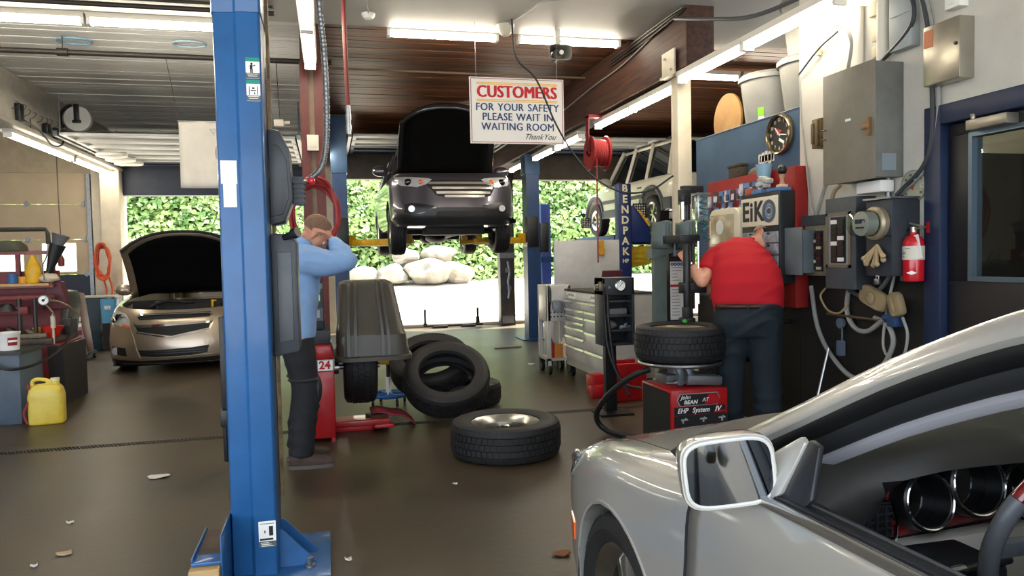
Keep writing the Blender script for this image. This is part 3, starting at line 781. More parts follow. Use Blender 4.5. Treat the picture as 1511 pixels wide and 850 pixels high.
def greenhouse(t, paint, wb, wt, y0, y1, y2, y3, zb, zt, gmat=tint_glass):
    """glass box: y0 cowl, y1 roof front, y2 roof rear, y3 tail"""
    roof = [Vector((wt * math.sin(PI / 2 * u) , 0, 0)) for u in (-1, -0.7, -0.35, 0, 0.35, 0.7, 1)]
    b = MB(); b.grid([[Vector((wt * u, y, zt - 0.05 * u * u)) for u in (-1, -0.8, -0.5, 0, 0.5, 0.8, 1)] for y in (y1 - 0.02, (y1 * 3 + y2) / 4, (y1 + y2) / 2, y2)])
    build('roof', b, paint, t, solid=0.04)
    b = MB(); b.grid([[Vector((u * (wb + (wt - wb) * v), y0 + (y1 - y0) * v - 0.12 * (1 - u * u) * (1 - v * 0.6), zb + (zt - 0.05 * u * u - zb) * v)) for u in (-0.97, -0.6, 0, 0.6, 0.97)] for v in (0, 0.33, 0.66, 1)]); build('windshield', b, gmat, t)
    b = MB(); b.grid([[Vector((u * (wb + (wt - wb) * v), y3 + (y2 - y3) * v, zb + (zt - 0.05 * u * u - zb) * v)) for u in (-0.95, 0, 0.95)] for v in (0, 0.5, 1)]); build('rear_window', b, gmat, t)
    for s in (-1, 1):
        b = MB(); b.grid([[Vector((s * (wb + (wt - wb) * v), a + (c - a) * v, zb + (zt - 0.05 - zb) * v)) for a, c in ((y0, y1), ((y0 + y1) / 2, y1 + 0.3), ((y0 + y3) / 2, (y1 + y2) / 2), (y3, y2))] for v in (0, 0.5, 1)])
        build('side_window', b, gmat, t)
        for a, c in ((y0, y1), ((y0 + y3) / 2, (y1 + y2) / 2), ((y0 + y3) / 2 + 0.8, (y1 + y2) / 2 + 0.65), (y3, y2)): build('pillar', MB().tube([(s * wb, a, zb), (s * wt, c, zt - 0.05)], 0.035, 6), paint, t)
greenhouse(suv, paint_suv, 0.80, 0.62, 1.15, 2.0, 3.7, 4.35, 1.09, 1.66)
def side_mirror(t, paint, x, y, z, s):
    b = MB(); b.sph((x + s * 0.14, y, z), (0.13, 0.07, 0.085), 16, 10); b.cyl((x, y, z - 0.03), (x + s * 0.1, y, z - 0.01), 0.03)
    o = build('side_mirror', b, paint, t); b = MB(); b.sph((x + s * 0.14, y + 0.05, z), (0.11, 0.03, 0.065)); build('mirror_glass', b, mirror_m, o)
for s in (-1, 1): side_mirror(suv, paint_suv, s * 0.82, 1.5, 1.2, s)
for s in (-1, 1):
    car_wheel(suv, (s * 0.78, 0.92, 0.25), s, 0.35, 0.22, 0.235, spokes=5); car_wheel(suv, (s * 0.78, 3.54, 0.25), s, 0.35, 0.22, 0.235, spokes=5)
b = MB(); b.box(-0.66, 0.66, 0.45, 4.1, 0.26, 0.34); b.box(-0.42, 0.42, 0.30, 0.8, 0.17, 0.3); b.cyl((-0.6, 0.92, 0.25), (0.6, 0.92, 0.25), 0.035); b.cyl((-0.6, 3.54, 0.22), (0.6, 3.54, 0.22), 0.05)
b.cyl((0.2, 1.2, 0.22), (0.25, 3.9, 0.2), 0.035); b.sph((0.1, 3.0, 0.2), (0.2, 0.35, 0.1)); b.sph((0, 3.55, 0.22), (0.14, 0.18, 0.12))
for s in (-1, 1): b.cb((s * 0.45, 0.92, 0.22), (0.45, 0.12, 0.05)); b.cyl((s * 0.6, 0.92, 0.25), (s * 0.55, 0.95, 0.7), 0.05)
build('underbody', b, under_m, suv, bevel=0.01)

# ---------------------------------------------------------------- silver-beige sedan, hood up, in the left bay
paint_sed = M('paint_champagne', '#b0a08c', 0.30, 0.7, coat=1.0)
sed = thing('sedan', 'champagne silver sedan with its hood up in the left bay', 'car', (-1.92, 10.3, 0))
def mx(zx): return (150 + zx / 3.697 - 266) / 114.0
def mz(zy): return (388 - (330 + zy / 3.697)) / 114.0 + 1.4
def mp(*pts): return [(mx(a), mz(c)) for a, c in pts]
ztop = interp([(0, 0.74), (0.2, 0.80), (0.6, 0.86), (1.25, 0.95), (3.6, 1.0), (4.8, 0.98)])
lv = [(0.0, 0.87, 0.10, 4.75, 0.55, 0.3), (0.04, 0.905, 0.04, 4.8, 0.60, 0.3), (0.2, 0.915, 0.0, 4.85, 0.62, 0.3), (0.42, 0.925, 0.01, 4.86, 0.62, 0.3), (0.6, 0.925, 0.04, 4.86, 0.64, 0.3), (0.8, 0.915, 0.07, 4.84, 0.66, 0.3), (0.93, 0.88, 0.12, 4.8, 0.66, 0.3), (1.0, 0.83, 0.18, 4.74, 0.62, 0.3)]
body = car_front(sed, paint_sed, lv, ztop, 0.09, 1.2, [(-1.1, -0.6, 0.95, 0.32, 0.37), (0.6, 1.1, 0.95, 0.32, 0.37), (-1.1, -0.6, 3.7, 0.32, 0.37), (0.6, 1.1, 3.7, 0.32, 0.37)], 0.22, None, None)
bv = bvh_of(body)
HL = mp((75, 478), (110, 472), (150, 485), (180, 520), (188, 565), (140, 555), (95, 542), (70, 522))
for k in (0, 1):
    P = sym(HL) if k else HL
    h = decal('headlamp', bv, P, lamp_inner, sed, off=0.010, depth=0.05)
    for q, (a, c, r) in enumerate(((120, 508, 0.05), (92, 520, 0.04))):
        x = mx(a) * (-1 if k else 1); p = bv.ray_cast(Vector((x, -3, mz(c))), Vector((0, 1, 0)))[0]
        b = MB(); b.sph((p.x, p.y - 0.012, p.z), (r, 0.03, r)); build('projector_lens', b, lens if q == 0 else chrome, h)
    decal('turn_signal', bv, [(x * (-1 if k else 1), z) for x, z in mp((140, 540), (184, 548), (186, 562), (140, 553))], amber, h, off=0.016, depth=0.02)
UG = mp((222, 505), (240, 490), (590, 488), (605, 500), (590, 512), (235, 520))
LG = mp((215, 552), (250, 556), (560, 542), (598, 540), (590, 572), (500, 588), (400, 608), (300, 592), (225, 580))
for P in (UG, LG): decal('grille', bv, P, mesh_black, sed, off=0.004, depth=0.05)
for P, off in ((mp((214, 498), (236, 486), (594, 484), (610, 498), (604, 503), (590, 492), (240, 494), (222, 506)), 0.012), (mp((205, 535), (225, 545), (600, 536), (612, 530), (604, 546), (560, 546), (250, 560), (212, 556)), 0.012), (mp((218, 582), (300, 596), (400, 612), (500, 592), (594, 574), (590, 580), (500, 600), (400, 620), (300, 604), (222, 588)), 0.012)):
    decal('grille_trim', bv, P, chrome, sed, off=off, depth=0.02)
b = MB(); 
LI = mp((230, 680), (300, 682), (500, 674), (590, 664), (580, 705), (500, 716), (330, 718), (245, 712))
o = decal('lower_intake', bv, LI, mesh_black, sed, off=0.005, depth=0.05)
for zz in (690, 702): decal('intake_bar', bv, mp((238, zz - 2), (585, zz - 8), (583, zz - 3), (240, zz + 3)), black_plastic, o, off=0.014, depth=0.015)
decal('lip_spoiler', bv, mp((72, 730), (230, 738), (600, 730), (728, 722), (722, 762), (560, 768), (240, 772), (82, 768)), black_plastic, sed, off=0.01, depth=0.04)
decal('chrome_lip', bv, mp((72, 712), (240, 724), (600, 714), (728, 705), (727, 716), (600, 728), (240, 738), (74, 726)), paint_sed, sed, off=0.02, depth=0.02)
for k in (0, 1):
    s = -1 if k else 1
    f = decal('fog_surround', bv, [(x * s, z) for x, z in mp((75, 660), (110, 662), (160, 668), (168, 712), (130, 708), (78, 700))], black_plastic, sed, off=0.006, depth=0.04)
    p = bv.ray_cast(Vector((mx(105) * s, -3, mz(685))), Vector((0, 1, 0)))[0]
    b = MB(); b.cyl((p.x, p.y - 0.02, p.z), (p.x, p.y + 0.02, p.z), 0.05, n=20); build('fog_lamp', b, lamp_inner, f)
    b = MB(); pts = [(x * s, z) for x, z in mp((188, 570), (205, 610), (222, 680), (240, 722), (222, 718), (205, 680), (180, 600))]
    decal('bumper_crease', bv, pts, paint_sed, sed, off=0.016, depth=0.02)
hood(sed, paint_sed, 1.28, 0.96, 0.80, 0.80, 1.10, math.radians(50), 0.07)
b = MB(); b.box(-0.78, 0.78, 0.3, 1.15, 0.45, 0.68); b.cb((0.05, 0.65, 0.72), (0.7, 0.4, 0.14)); b.cb((-0.5, 0.75, 0.74), (0.3, 0.25, 0.16)); b.cb((0.52, 0.7, 0.74), (0.26, 0.3, 0.16)); b.cyl((0.45, 0.45, 0.7), (0.45, 0.45, 0.8), 0.06); b.tube([(-0.4, 0.42, 0.74), (-0.2, 0.4, 0.82), (0.1, 0.44, 0.8), (0.35, 0.6, 0.8)], 0.025, spline=5)
b.xf(Matrix.Translation((0, 0, 0.075))); build('engine', b, under_m, sed, bevel=0.012)
b = MB(); b.grid([[Vector((0.79 * u, y + 0.10 * u * u * (1 if y < 0.5 else 0), ztop(y) - 0.075)) for u in (-1, -0.6, 0, 0.6, 1)] for y in (0.16, 0.5, 0.9, 1.28)]); build('bay_liner', b, under_m, sed)
for x, y, c in ((0.4, 0.45, yellow), (0.62, 0.6, white_plastic), (-0.3, 0.5, galv)):
    b = MB(); b.cyl((x, y, 0.80), (x, y, 0.90), 0.035); build('filler_cap', b, c, sed)
greenhouse(sed, paint_sed, 0.80, 0.58, 1.3, 2.15, 3.3, 4.3, 0.97, 1.46)
b = MB(); b.box(-0.79, 0.79, 4.2, 4.7, 0.92, 0.98); build('trunk_lid', b, paint_sed, sed, bevel=0.01)
for s in (-1, 1):
    side_mirror(sed, paint_sed, s * 0.86, 1.72, 1.02, s)
    car_wheel(sed, (s * 0.80, 0.95, 0.325), s); car_wheel(sed, (s * 0.80, 3.7, 0.325), s)
b = MB(); b.box(-0.72, 0.72, 0.4, 4.4, 0.16, 0.24); build('underbody', b, under_m, sed)

# ---------------------------------------------------------------- white off-roader on the alignment rack
paint_w = M('paint_white', '#d8d2c4', 0.3, coat=0.8)
clad = M('cladding_grey', '#4f5257', 0.55)
jeep = thing('off_roader', 'white boxy off-roader raised on the alignment rack at right', 'car', (6.52, 11.70, 1.78), 0.058)
# local: tail at y=0 towards us, nose at +y
def jring(y, w, zb, zt, zs, ws): return [Vector(p) for p in ((-w, y, zb), (-w, y, zs), (-ws, y, zt), (ws, y, zt), (w, y, zs), (w, y, zb))]
b = MB(); b.loft([jring(y, w, zb, zt, zs, ws) for y, w, zb, zt, zs, ws in ((0, 0.80, 0.42, 0.98, 0.9, 0.74), (0.06, 0.84, 0.36, 1.0, 0.92, 0.77), (0.9, 0.86, 0.34, 0.99, 0.92, 0.79), (2.7, 0.86, 0.34, 0.96, 0.88, 0.80), (3.6, 0.84, 0.38, 0.90, 0.82, 0.72), (3.85, 0.74, 0.44, 0.80, 0.74, 0.62))])
jb = build('body', b, paint_w, jeep, bevel=0.03, seg=3)
cut(jb, [(-1.1, -0.5, 0.72, 0.36, 0.40), (0.5, 1.1, 0.72, 0.36, 0.40), (-1.1, -0.5, 3.2, 0.36, 0.40), (0.5, 1.1, 3.2, 0.36, 0.40)])
b = MB(); b.loft([[Vector(p) for p in ((-0.80, y0, 0.97), (-0.66, y1, 1.58), (0.66, y1, 1.58), (0.80, y0, 0.97))] for y0, y1 in ((0.06, 0.16), (2.62, 2.1))], caps=True)
build('cabin_glass', b, M('cabin_dark', '#10151a', 0.06, spec=0.6), jeep)
b = MB(); b.grid([[Vector((0.68 * u, y, 1.62 - 0.04 * u * u)) for u in (-1, -0.6, 0, 0.6, 1)] for y in (0.10, 0.6, 1.4, 2.15)]); o = build('roof', b, paint_w, jeep, solid=0.05)
for s in (-1, 1):
    b = MB(); b.tube([(s * 0.58, 0.3, 1.66), (s * 0.58, 2.0, 1.66)], 0.018, 6); build('roof_rail', b, black_plastic, jeep)
    for a, c, r in ((0.06, 0.14, 0.06), (0.95, 0.92, 0.035), (1.75, 1.6, 0.035), (2.62, 2.1, 0.045)): build('pillar', MB().tube([(s * 0.82, a, 0.96), (s * 0.68, c, 1.6)], r, 6), paint_w, jeep)
    b = MB(); b.cb((s * 0.865, 1.95, 0.42), (0.03, 1.7, 0.16)); b.cb((s * 0.86, 0.15, 0.48), (0.03, 0.3, 0.2)); b.cb((s * 0.87, 1.95, 0.66), (0.02, 1.7, 0.07)); build('side_cladding', b, clad, jeep, bevel=0.008)
    for y in (0.72, 3.2):
        b = MB(); pts = [(s * 0.85, y + 0.44 * math.cos(a), 0.36 + 0.44 * math.sin(a)) for a in [PI * i / 12 for i in range(13)]]; b.tube(pts, 0.045, 6); build('wheel_arch', b, clad, jeep)
        car_wheel(jeep, (s * 0.76, y, 0.325), s, 0.325, 0.20, 0.21, spokes=7, split=False)
    b = MB(); b.cb((s * 0.86, 1.15, 0.82), (0.03, 0.14, 0.03)); b.cb((s * 0.86, 2.0, 0.82), (0.03, 0.14, 0.03)); build('door_handle', b, clad, jeep)
    side_mirror(jeep, paint_w, s * 0.80, 2.5, 1.05, s)
    b = MB(); b.cb((s * 0.70, -0.02, 0.72), (0.14, 0.06, 0.07)); build('tail_lamp', b, M('tail_red', '#b8321f', 0.25, coat=0.5), jeep, bevel=0.01)
b = MB(); b.cb((0, -0.05, 0.50), (1.62, 0.16, 0.2)); build('rear_bumper', b, clad, jeep, bevel=0.03)
b = MB(); b.cyl((0.12, -0.24, 0.98), (0.12, 0.0, 0.98), 0.34, n=32); build('spare_wheel_cover', b, M('cover_maroon', '#2a1214', 0.2, coat=0.6), jeep, bevel=0.05, seg=3)
b = MB(); b.tube([(-0.75, 0.02, 1.62), (0.75, 0.02, 1.62)], 0.03, 6); build('rear_spoiler', b, black_plastic, jeep)
# ================================================================ LIFTS
# near two-post lift column
L1 = thing('lift_column', 'tall blue lift column in the left foreground with white paper labels', 'vehicle lift', (-0.35, 3.42, 0))
b = MB(); sec = [(-0.100, 0.02), (-0.092, -0.005), (-0.012, -0.008), (0.0, -0.028), (0.088, -0.03), (0.098, -0.018), (0.098, 0.24), (0.085, 0.24), (0.085, 0.0), (-0.085, 0.02), (-0.085, 0.24), (-0.100, 0.24)]
b.prism(sec, 0.02, 2.50, 'xy'); build('post', b, lift_blue, L1, bevel=0.004)
b = MB(); b.prism([(x * 1.05, y * 1.05 - 0.003) for x, y in sec], 2.46, 3.60, 'xy'); build('post_extension', b, lift_blue, L1, bevel=0.004)
b = MB(); b.box(-0.3, 0.32, -0.1, 0.45, 0, 0.02); build('base_plate', b, lift_blue, L1, bevel=0.004)
b = MB(); b.cyl((0.23, 0.02, 0.02), (0.23, 0.02, 0.06), 0.014, n=6); b.cyl((0.23, 0.02, 0.02), (0.23, 0.02, 0.03), 0.026); build('anchor_bolt', b, galv, L1)
for y in (0.05, 0.2):
    b = MB(); b.prism([(0.098, 0.02), (0.26, 0.02), (0.26, 0.03), (0.112, 0.19), (0.098, 0.19)], y - 0.006, y + 0.006, 'xz'); build('gusset', b, lift_blue, L1)
b = MB(); b.box(0.103, 0.116, 0.19, 0.245, 0.3, 3.6); build('rusty_edge', b, M('rust_strip', '#8f7552', 0.65, hex2='#5b452f', scale=12), L1)
tr = build('arm_shelf', MB().box(-0.22, -0.105, -0.27, 0.12, 0.185, 0.2).box(-0.108, -0.098, -0.27, 0.12, 0.0, 0.30).box(-0.222, -0.212, -0.25, 0.12, 0.19, 0.215), lift_blue, L1, bevel=0.006)
b = MB(); b.box(-0.205, -0.115, -0.18, 0.11, 0.2, 0.204); build('grease_film', b, M('rusty_grease', '#5e4632', 0.6, hex2='#3a2c22', scale=12), tr)
# grey housings on the inner side of the post
def plate_prism(poly, y0, y1): return MB().prism(poly, y0, y1, 'xz')
b = plate_prism([(0.105, 0.55), (0.105, 0.13), (0.205, 0.12), (0.215, 0.0), (0.10, -0.02)], 0, 1)
b = MB(); b.prism([(0.10, 2.00), (0.155, 1.99), (0.195, 1.90), (0.205, 1.68), (0.165, 1.575), (0.10, 1.56)], 0.12, 0.30, 'xz'); o = build('upper_housing', b, grey_plastic, L1, bevel=0.012)
b = MB(); b.prism([(0.105, 1.93), (0.150, 1.92), (0.18, 1.86), (0.188, 1.69), (0.158, 1.61), (0.105, 1.60)], 0.112, 0.125, 'xz'); build('housing_panel', b, grey_plastic, o, bevel=0.004)
b = MB(); b.prism([(0.10, 1.525), (0.19, 1.52), (0.215, 1.485), (0.215, 0.985), (0.10, 0.965)], 0.10, 0.30, 'xz'); o = build('lower_housing', b, grey_plastic, L1, bevel=0.010)
b = MB(); b.prism([(0.125, 1.44), (0.19, 1.44), (0.19, 1.04), (0.125, 1.03)], 0.092, 0.105, 'xz'); build('housing_panel', b, M('housing_light', '#565c61', 0.45, var=0.15), o, bevel=0.004)
b = MB(); b.cyl((0.16, 0.11, 1.505), (0.215, 0.07, 1.525), 0.016); b.cyl((0.2, 0.08, 1.52), (0.222, 0.065, 1.528), 0.024); build('latch_knob', b, black_plastic, L1)
b = MB(); b.box(0.205, 0.25, 0.2, 0.28, 1.66, 1.79)
for i in range(5): b.box(0.20, 0.256, 0.192, 0.282, 1.67 + i * 0.022, 1.68 + i * 0.022)
build('control_valve', b, panel_dark, L1)
o = build('control_lever', MB().cyl((0.2, 0.21, 1.765), (0.275, 0.21, 1.77), 0.006, n=8), steel, L1); b = MB(); b.sph((0.285, 0.21, 1.772), 0.018); build('lever_knob', b, M('knob_red', '#d0223a', 0.25, coat=0.5), o)
b = MB(); b.cb((-0.115, 0.15, 0.95), (0.035, 0.10, 0.42)); b.cb((-0.12, 0.14, 0.70), (0.04, 0.08, 0.08)); b.cyl((-0.12, 0.12, 0.5), (-0.12, 0.12, 1.0), 0.012)
build('arm_latch', b, black_metal, L1, bevel=0.008)
def decal_card(parent, x, y, z, w, h, m=paper, name='paper_label', rz=0.0):
    o = build(name, MB().cb((0, 0, 0), (w, 0.002, h)), m, parent); o.location = (x, y, z); o.rotation_euler.z = rz; return o
decal_card(L1, -0.052, -0.0095, 1.785, 0.066, 0.10); decal_card(L1, -0.050, -0.0095, 1.685, 0.054, 0.10)
for i, z in enumerate((2.225, 2.13)):
    o = decal_card(L1, 0.062, -0.0315, z, 0.056, 0.088, ink_white, 'safety_sticker')
    decal_card(o, 0, -0.002, 0.036, 0.056, 0.016, ink_green, 'sticker_header'); decal_card(o, 0, -0.002, -0.032, 0.056, 0.022, M('sticker_grey', '#5a5d5c', 0.6), 'sticker_footer')
    b = MB()
    if i == 0: b.sph((-0.004, 0, 0.018), (0.005, 0.001, 0.005), 8, 6); b.cb((-0.006, 0, 0.004), (0.010, 0.002, 0.018)); b.cb((0.004, 0, 0.010), (0.016, 0.002, 0.003), ry=-0.4); b.cb((-0.008, 0, -0.012), (0.004, 0.002, 0.016)); b.cb((-0.002, 0, -0.012), (0.004, 0.002, 0.016))
    else: b.cb((-0.016, 0, 0), (0.003, 0.002, 0.036)); b.cb((0.016, 0, 0), (0.003, 0.002, 0.036)); b.cb((0, 0, 0.0), (0.022, 0.002, 0.003)); b.cb((0, 0, 0.010), (0.010, 0.002, 0.006)); b.cb((0.005, 0, -0.012), (0.004, 0.002, 0.008))
    q = build('pictogram', b, ink_black, o); q.location = (0, -0.002, 0)
    for k, (z2, w2) in enumerate(((-0.026, 0.045), (-0.034, 0.038))): decal_card(o, 0, -0.0035, z2, w2, 0.002, ink_white, 'sticker_line')
o = decal_card(L1, 0.055, -0.0315, 0.205, 0.072, 0.115, ink_white, 'safety_sticker')
decal_card(o, 0, -0.002, -0.044, 0.072, 0.026, M('sticker_grey', '#5a5d5c', 0.6), 'sticker_footer')
for k in range(3): decal_card(o, -0.012 + 0.006 * k, -0.0035, -0.037 - 0.007 * k, 0.034 + 0.008 * k, 0.0025, ink_white, 'sticker_line')
decal_card(o, 0, -0.002, 0.047, 0.06, 0.004, M('sticker_grey2', '#9a9a98', 0.6), 'sticker_line')
decal_card(o, 0.016, -0.002, 0.014, 0.017, 0.042, ink_black, 'pictogram'); decal_card(o, -0.004, -0.002, -0.022, 0.056, 0.008, ink_black, 'pictogram')
b = MB(); b.prism([(-0.003, 0.0), (0, 0.008), (0.003, 0), (0.0, -0.010)], 0, 0.001, 'xz'); q = build('pictogram', b, ink_black, o); q.location = (-0.010, -0.003, 0.012)
b = MB(); b.box(-0.575, -0.46, 3.12, 3.50, 0.0, 0.18)
wb = build('wooden_block', b, wood, bevel=0.004); tag(wb, 'raw wooden block under the blue arm shelf of the near column', 'block')
b = MB(); b.prism([(-0.49, 0.0), (-0.455, 0.0), (-0.45, 0.32), (-0.475, 0.23)], 3.60, 3.64, 'xz')
tag(build('wood_offcut', b, wood), 'split wooden offcut standing behind the blue arm shelf', 'wood')

# rear two-post lift
L2 = thing('vehicle_lift', 'dark blue two-post lift holding up the grey car', 'vehicle lift', (1.77, 12.1, 0))
ext_m = M('lift_greyblue', '#3f5b7d', 0.4, var=0.15)
for s in (-1, 1):
    x = s * 1.56
    b = MB(); b.prism([(x - 0.11, -0.12), (x + 0.11, -0.12), (x + 0.11, 0.16), (x + 0.07, 0.16), (x + 0.07, -0.07), (x - 0.07, -0.07), (x - 0.07, 0.16), (x - 0.11, 0.16)], 0.02, 2.75, 'xy'); build('post', b, dark_blue, L2)
    b = MB(); b.box(x - 0.125, x + 0.125, -0.135, 0.175, 2.75, 3.64); build('post_extension', b, ext_m, L2, bevel=0.004)
    b = MB(); b.box(x - 0.25, x + 0.25, -0.3, 0.3, 0, 0.02); build('base_plate', b, dark_blue, L2)
    b = MB(); b.box(x - s * 0.02 - 0.10, x - s * 0.02 + 0.10, -0.16, 0.12, 1.55, 2.05); build('carriage', b, black_metal, L2, bevel=0.01)
    for k, ang in ((0, -0.55), (1, 0.6)):
        b = MB(); l = 0.95; b.cb((-s * l / 2, 0, 0), (l, 0.11, 0.10)); b.cb((-s * l, 0, 0.0), (0.5, 0.08, 0.07)); b.cb((-s * 0.05, 0, 0.06), (0.18, 0.12, 0.12)); b.cyl((-s * (l + 0.18), 0, 0.02), (-s * (l + 0.18), 0, 0.1), 0.05)
        o = build('swing_arm', b, yellow, L2, bevel=0.006); o.location = (x - s * 0.08, -0.02 if k == 0 else 0.1, 1.66); o.rotation_euler.z = -s * ang * -1
b = MB(); b.box(1.68, 1.84, -0.1, 0.15, 1.45, 1.95); build('power_unit', b, black_plastic, L2, bevel=0.02)
b = MB(); b.box(1.70, 1.72, -0.02, 0.06, 0.02, 1.6); build('hose_guard', b, M('guard_blue', '#2f6dad', 0.4), L2)
b = MB(); b.box(1.60, 2.2, 0.0, 0.05, 1.28, 1.38); build('cross_tie', b, dark_blue, L2)
ff = thing('floor_frame', 'low dark steel frame with two uprights on the bright rear threshold', 'frame', (2.37, 14.72, 0))
b = MB(); b.box(-0.56, 0.62, -0.05, 0.04, 0.03, 0.07); b.box(-0.40, -0.1, -0.1, 0.1, 0.01, 0.05); b.box(0.18, 0.46, -0.1, 0.1, 0.01, 0.05); build('frame_base', b, black_metal, ff, bevel=0.006)
for x in (-0.54, 0.52):
    b = MB(); b.box(x - 0.02, x + 0.02, -0.02, 0.02, 0.05, 0.38); b.box(x - 0.035, x + 0.035, -0.03, 0.03, 0.05, 0.2 if x > 0 else 0.1); build('upright', b, black_metal, ff)

# alignment rack under the white car
RK = thing('alignment_rack', 'blue four-post alignment rack carrying the white off-roader', 'vehicle lift', (4.77, 11.6, 0))
rack_b = M('rack_blue', '#1d2f66', 0.4, var=0.15)
for x, y in ((0, 0), (0, 4.6), (3.15, 0), (3.15, 4.6)):
    b = MB(); b.box(x - 0.11, x + 0.11, y - 0.09, y + 0.09, 0, 2.55); b.box(x - 0.2, x + 0.2, y - 0.18, y + 0.18, 0, 0.02); build('post', b, rack_b, RK, bevel=0.005)
t_ = text('lettering', '\n'.join('BEND PAK'.replace(' ', '')), 0.185, M('letter_cream', '#e6dfb8', 0.5), RK, (0.0, -0.093, 1.95), bold=0.006, sx=0.95)
t_.data.transform(Matrix.Diagonal((1, 0.93, 1, 1)))
text('lettering', 'HP', 0.09, MATS['letter_cream'], RK, (0.0, -0.093, 1.28), bold=0.003)
for x in (0.72, 2.28):
    b = MB(); b.box(x, x + 0.5, 0.25, 4.5, 1.62, 1.77); build('runway', b, rack_b, RK, bevel=0.005)
b = MB(); b.prism([(0.13, 2.18), (0.16, 2.2), (0.46, 1.86), (0.46, 1.60), (0.13, 1.58)], -0.05, 0.03, 'xz'); o = build('ramp_stop', b, rack_b, RK, bevel=0.004)
b = MB(); b.prism([(0.24, 2.12), (0.28, 2.12), (0.46, 1.88), (0.44, 1.84)], -0.058, -0.05, 'xz'); build('hazard_stripe', b, yellow, o)
b = MB(); b.box(-0.12, 3.27, 0.12, 0.28, 1.55, 1.72); build('cross_beam', b, rack_b, RK)
b = MB(); b.prism([(0.12, 1.52), (0.50, 1.52), (0.45, 1.22), (0.12, 1.16)], 0.0, 0.3, 'xz')
for z in (1.42, 1.33, 1.25): b.box(0.11, 0.5, -0.02, 0.02, z - 0.012, z + 0.012)
build('rolling_jack', b, M('jack_yellow', '#b99a1c', 0.5, var=0.2), RK)
def target(x, y, z, label, n=5, sz=0.24):
    t = thing('alignment_target', label, 'target board', (x, y, z), group='wheel alignment target boards')
    build('board', MB().cb((0, 0, 0), (sz, 0.02, sz)), ink_black, t)
    random.seed(int(x * 10)); b = MB(); st = sz / (n + 0.6)
    for i in range(n):
        for j in range(n): b.cyl(((i - (n - 1) / 2) * st, -0.012, (j - (n - 1) / 2) * st), ((i - (n - 1) / 2) * st, -0.0102, (j - (n - 1) / 2) * st), st * (0.36 if (i * 7 + j * 3) % 5 else 0.24), n=8)
    build('dots', b, ink_white, t)['kind'] = 'stuff'
    b = MB(); b.cyl((0, 0.01, 0), (0.2, 0.1, 0.0), 0.02); build('mount', b, galv, t)
    return t
target(5.24, 12.0, 2.14, 'black target board with white dots behind the blue rack post'); target(5.22, 14.7, 2.05, 'black target board with white dots at the far left wheel of the white car', sz=0.2)
b = MB(); b.cyl((5.58, 12.43, 2.13), (5.42, 12.43, 2.13), 0.09, n=20); b.cb((5.48, 12.4, 2.13), (0.06, 0.06, 0.5)); b.cb((5.48, 12.4, 2.13), (0.06, 0.4, 0.06)); 
tag(build('wheel_clamp', b, galv), 'grey wheel clamp on the rear wheel of the white car', 'clamp')
# ================================================================ TYRES ON THE FLOOR
def floor_tire(label, loc, R, r, w, rot, rim=False, n=60):
    t = thing('tire', label, 'tire', loc, group='tires lying on the shop floor'); t.rotation_euler = rot
    build('carcass', tire_mb(R, r, w, 72), rubber, t, ang=45); build('tread', tread_mb(R, w, n), rubber, t)
    if rim:
        build('alloy_rim', rim_mb(r, w, 6, False, -0.03), alu, t, ang=30); build('lug_nut', lug_mb(r, w, 6, -0.03), chrome, t)['kind'] = 'stuff'
        build('center_cap', MB().lathe([(0.0, 0.075), (0.034, 0.072), (0.034, 0.055), (0, 0.055)], 20), chrome, t)
    return t
floor_tire('tire on an alloy wheel lying flat in the middle of the floor', (1.19, 5.13, 0.127), 0.385, 0.235, 0.25, (0, 0, 0.4), True)
def axis_rot(ax): return Vector(ax).to_track_quat('Z', 'Y').to_euler()
floor_tire('bare tire leaning back with its open hole facing the camera', (0.97, 6.42, 0.345), 0.37, 0.235, 0.235, axis_rot((-0.05, -0.62, 0.79)))
floor_tire('bare tire leaning behind the one with the open hole', (0.90, 6.93, 0.40), 0.37, 0.235, 0.235, axis_rot((-0.12, -0.50, 0.86)))
floor_tire('bare tire lying flat at the bottom right of the leaning tires', (1.20, 6.95, 0.118), 0.36, 0.235, 0.22, (0, 0, 0.3))

# ================================================================ WHEEL BALANCER
BL = thing('wheel_balancer', 'red wheel balancer with a black plastic hood beside the man in blue', 'machine', (-0.1, 5.85, 0))
b = MB(); b.box(-0.14, 0.12, 0, 0.55, 0.03, 0.55); build('cabinet', b, red_paint, BL, bevel=0.012)
for x, y in ((-0.12, 0.03), (0.10, 0.03), (-0.12, 0.5), (0.10, 0.5)):
    b = MB(); b.box(x - 0.015, x + 0.015, y - 0.015, y + 0.015, 0, 0.04); build('leg', b, red_paint, BL)
b = MB(); b.box(-0.143, 0.123, -0.004, 0.553, 0.55, 0.64); o = build('grey_band', b, M('band_grey', '#8b8c8d', 0.45), BL, bevel=0.004)
decal_card(o, 0.055, -0.006, 0.595, 0.11, 0.078, ink_white, 'number_plate'); text('lettering', '24', 0.085, ink_red, o, (0.05, -0.008, 0.595), bold=0.003)
b = MB(); b.prism([(-0.143, 0.64), (0.123, 0.64), (0.10, 0.75), (-0.12, 0.75)], 0.0, 0.553, 'xz'); build('top_casing', b, red_paint, BL, bevel=0.015)
b = MB(); b.box(-0.13, 0.10, 0.06, 0.5, 0.75, 0.86); build('weight_tray', b, panel_dark, BL, bevel=0.01)
b = MB(); b.box(-0.19, 0.06, 0.10, 0.26, 0.86, 1.24); o = build('display_console', b, panel_dark, BL, bevel=0.015)
decal_card(o, -0.05, 0.096, 1.20, 0.2, 0.04, M('console_strip', '#7d7f80', 0.5), 'name_strip'); text('lettering', 'ER', 0.045, M('ink_maroon', '#6a2430', 0.5), o, (0.005, 0.094, 1.20), bold=0.002)
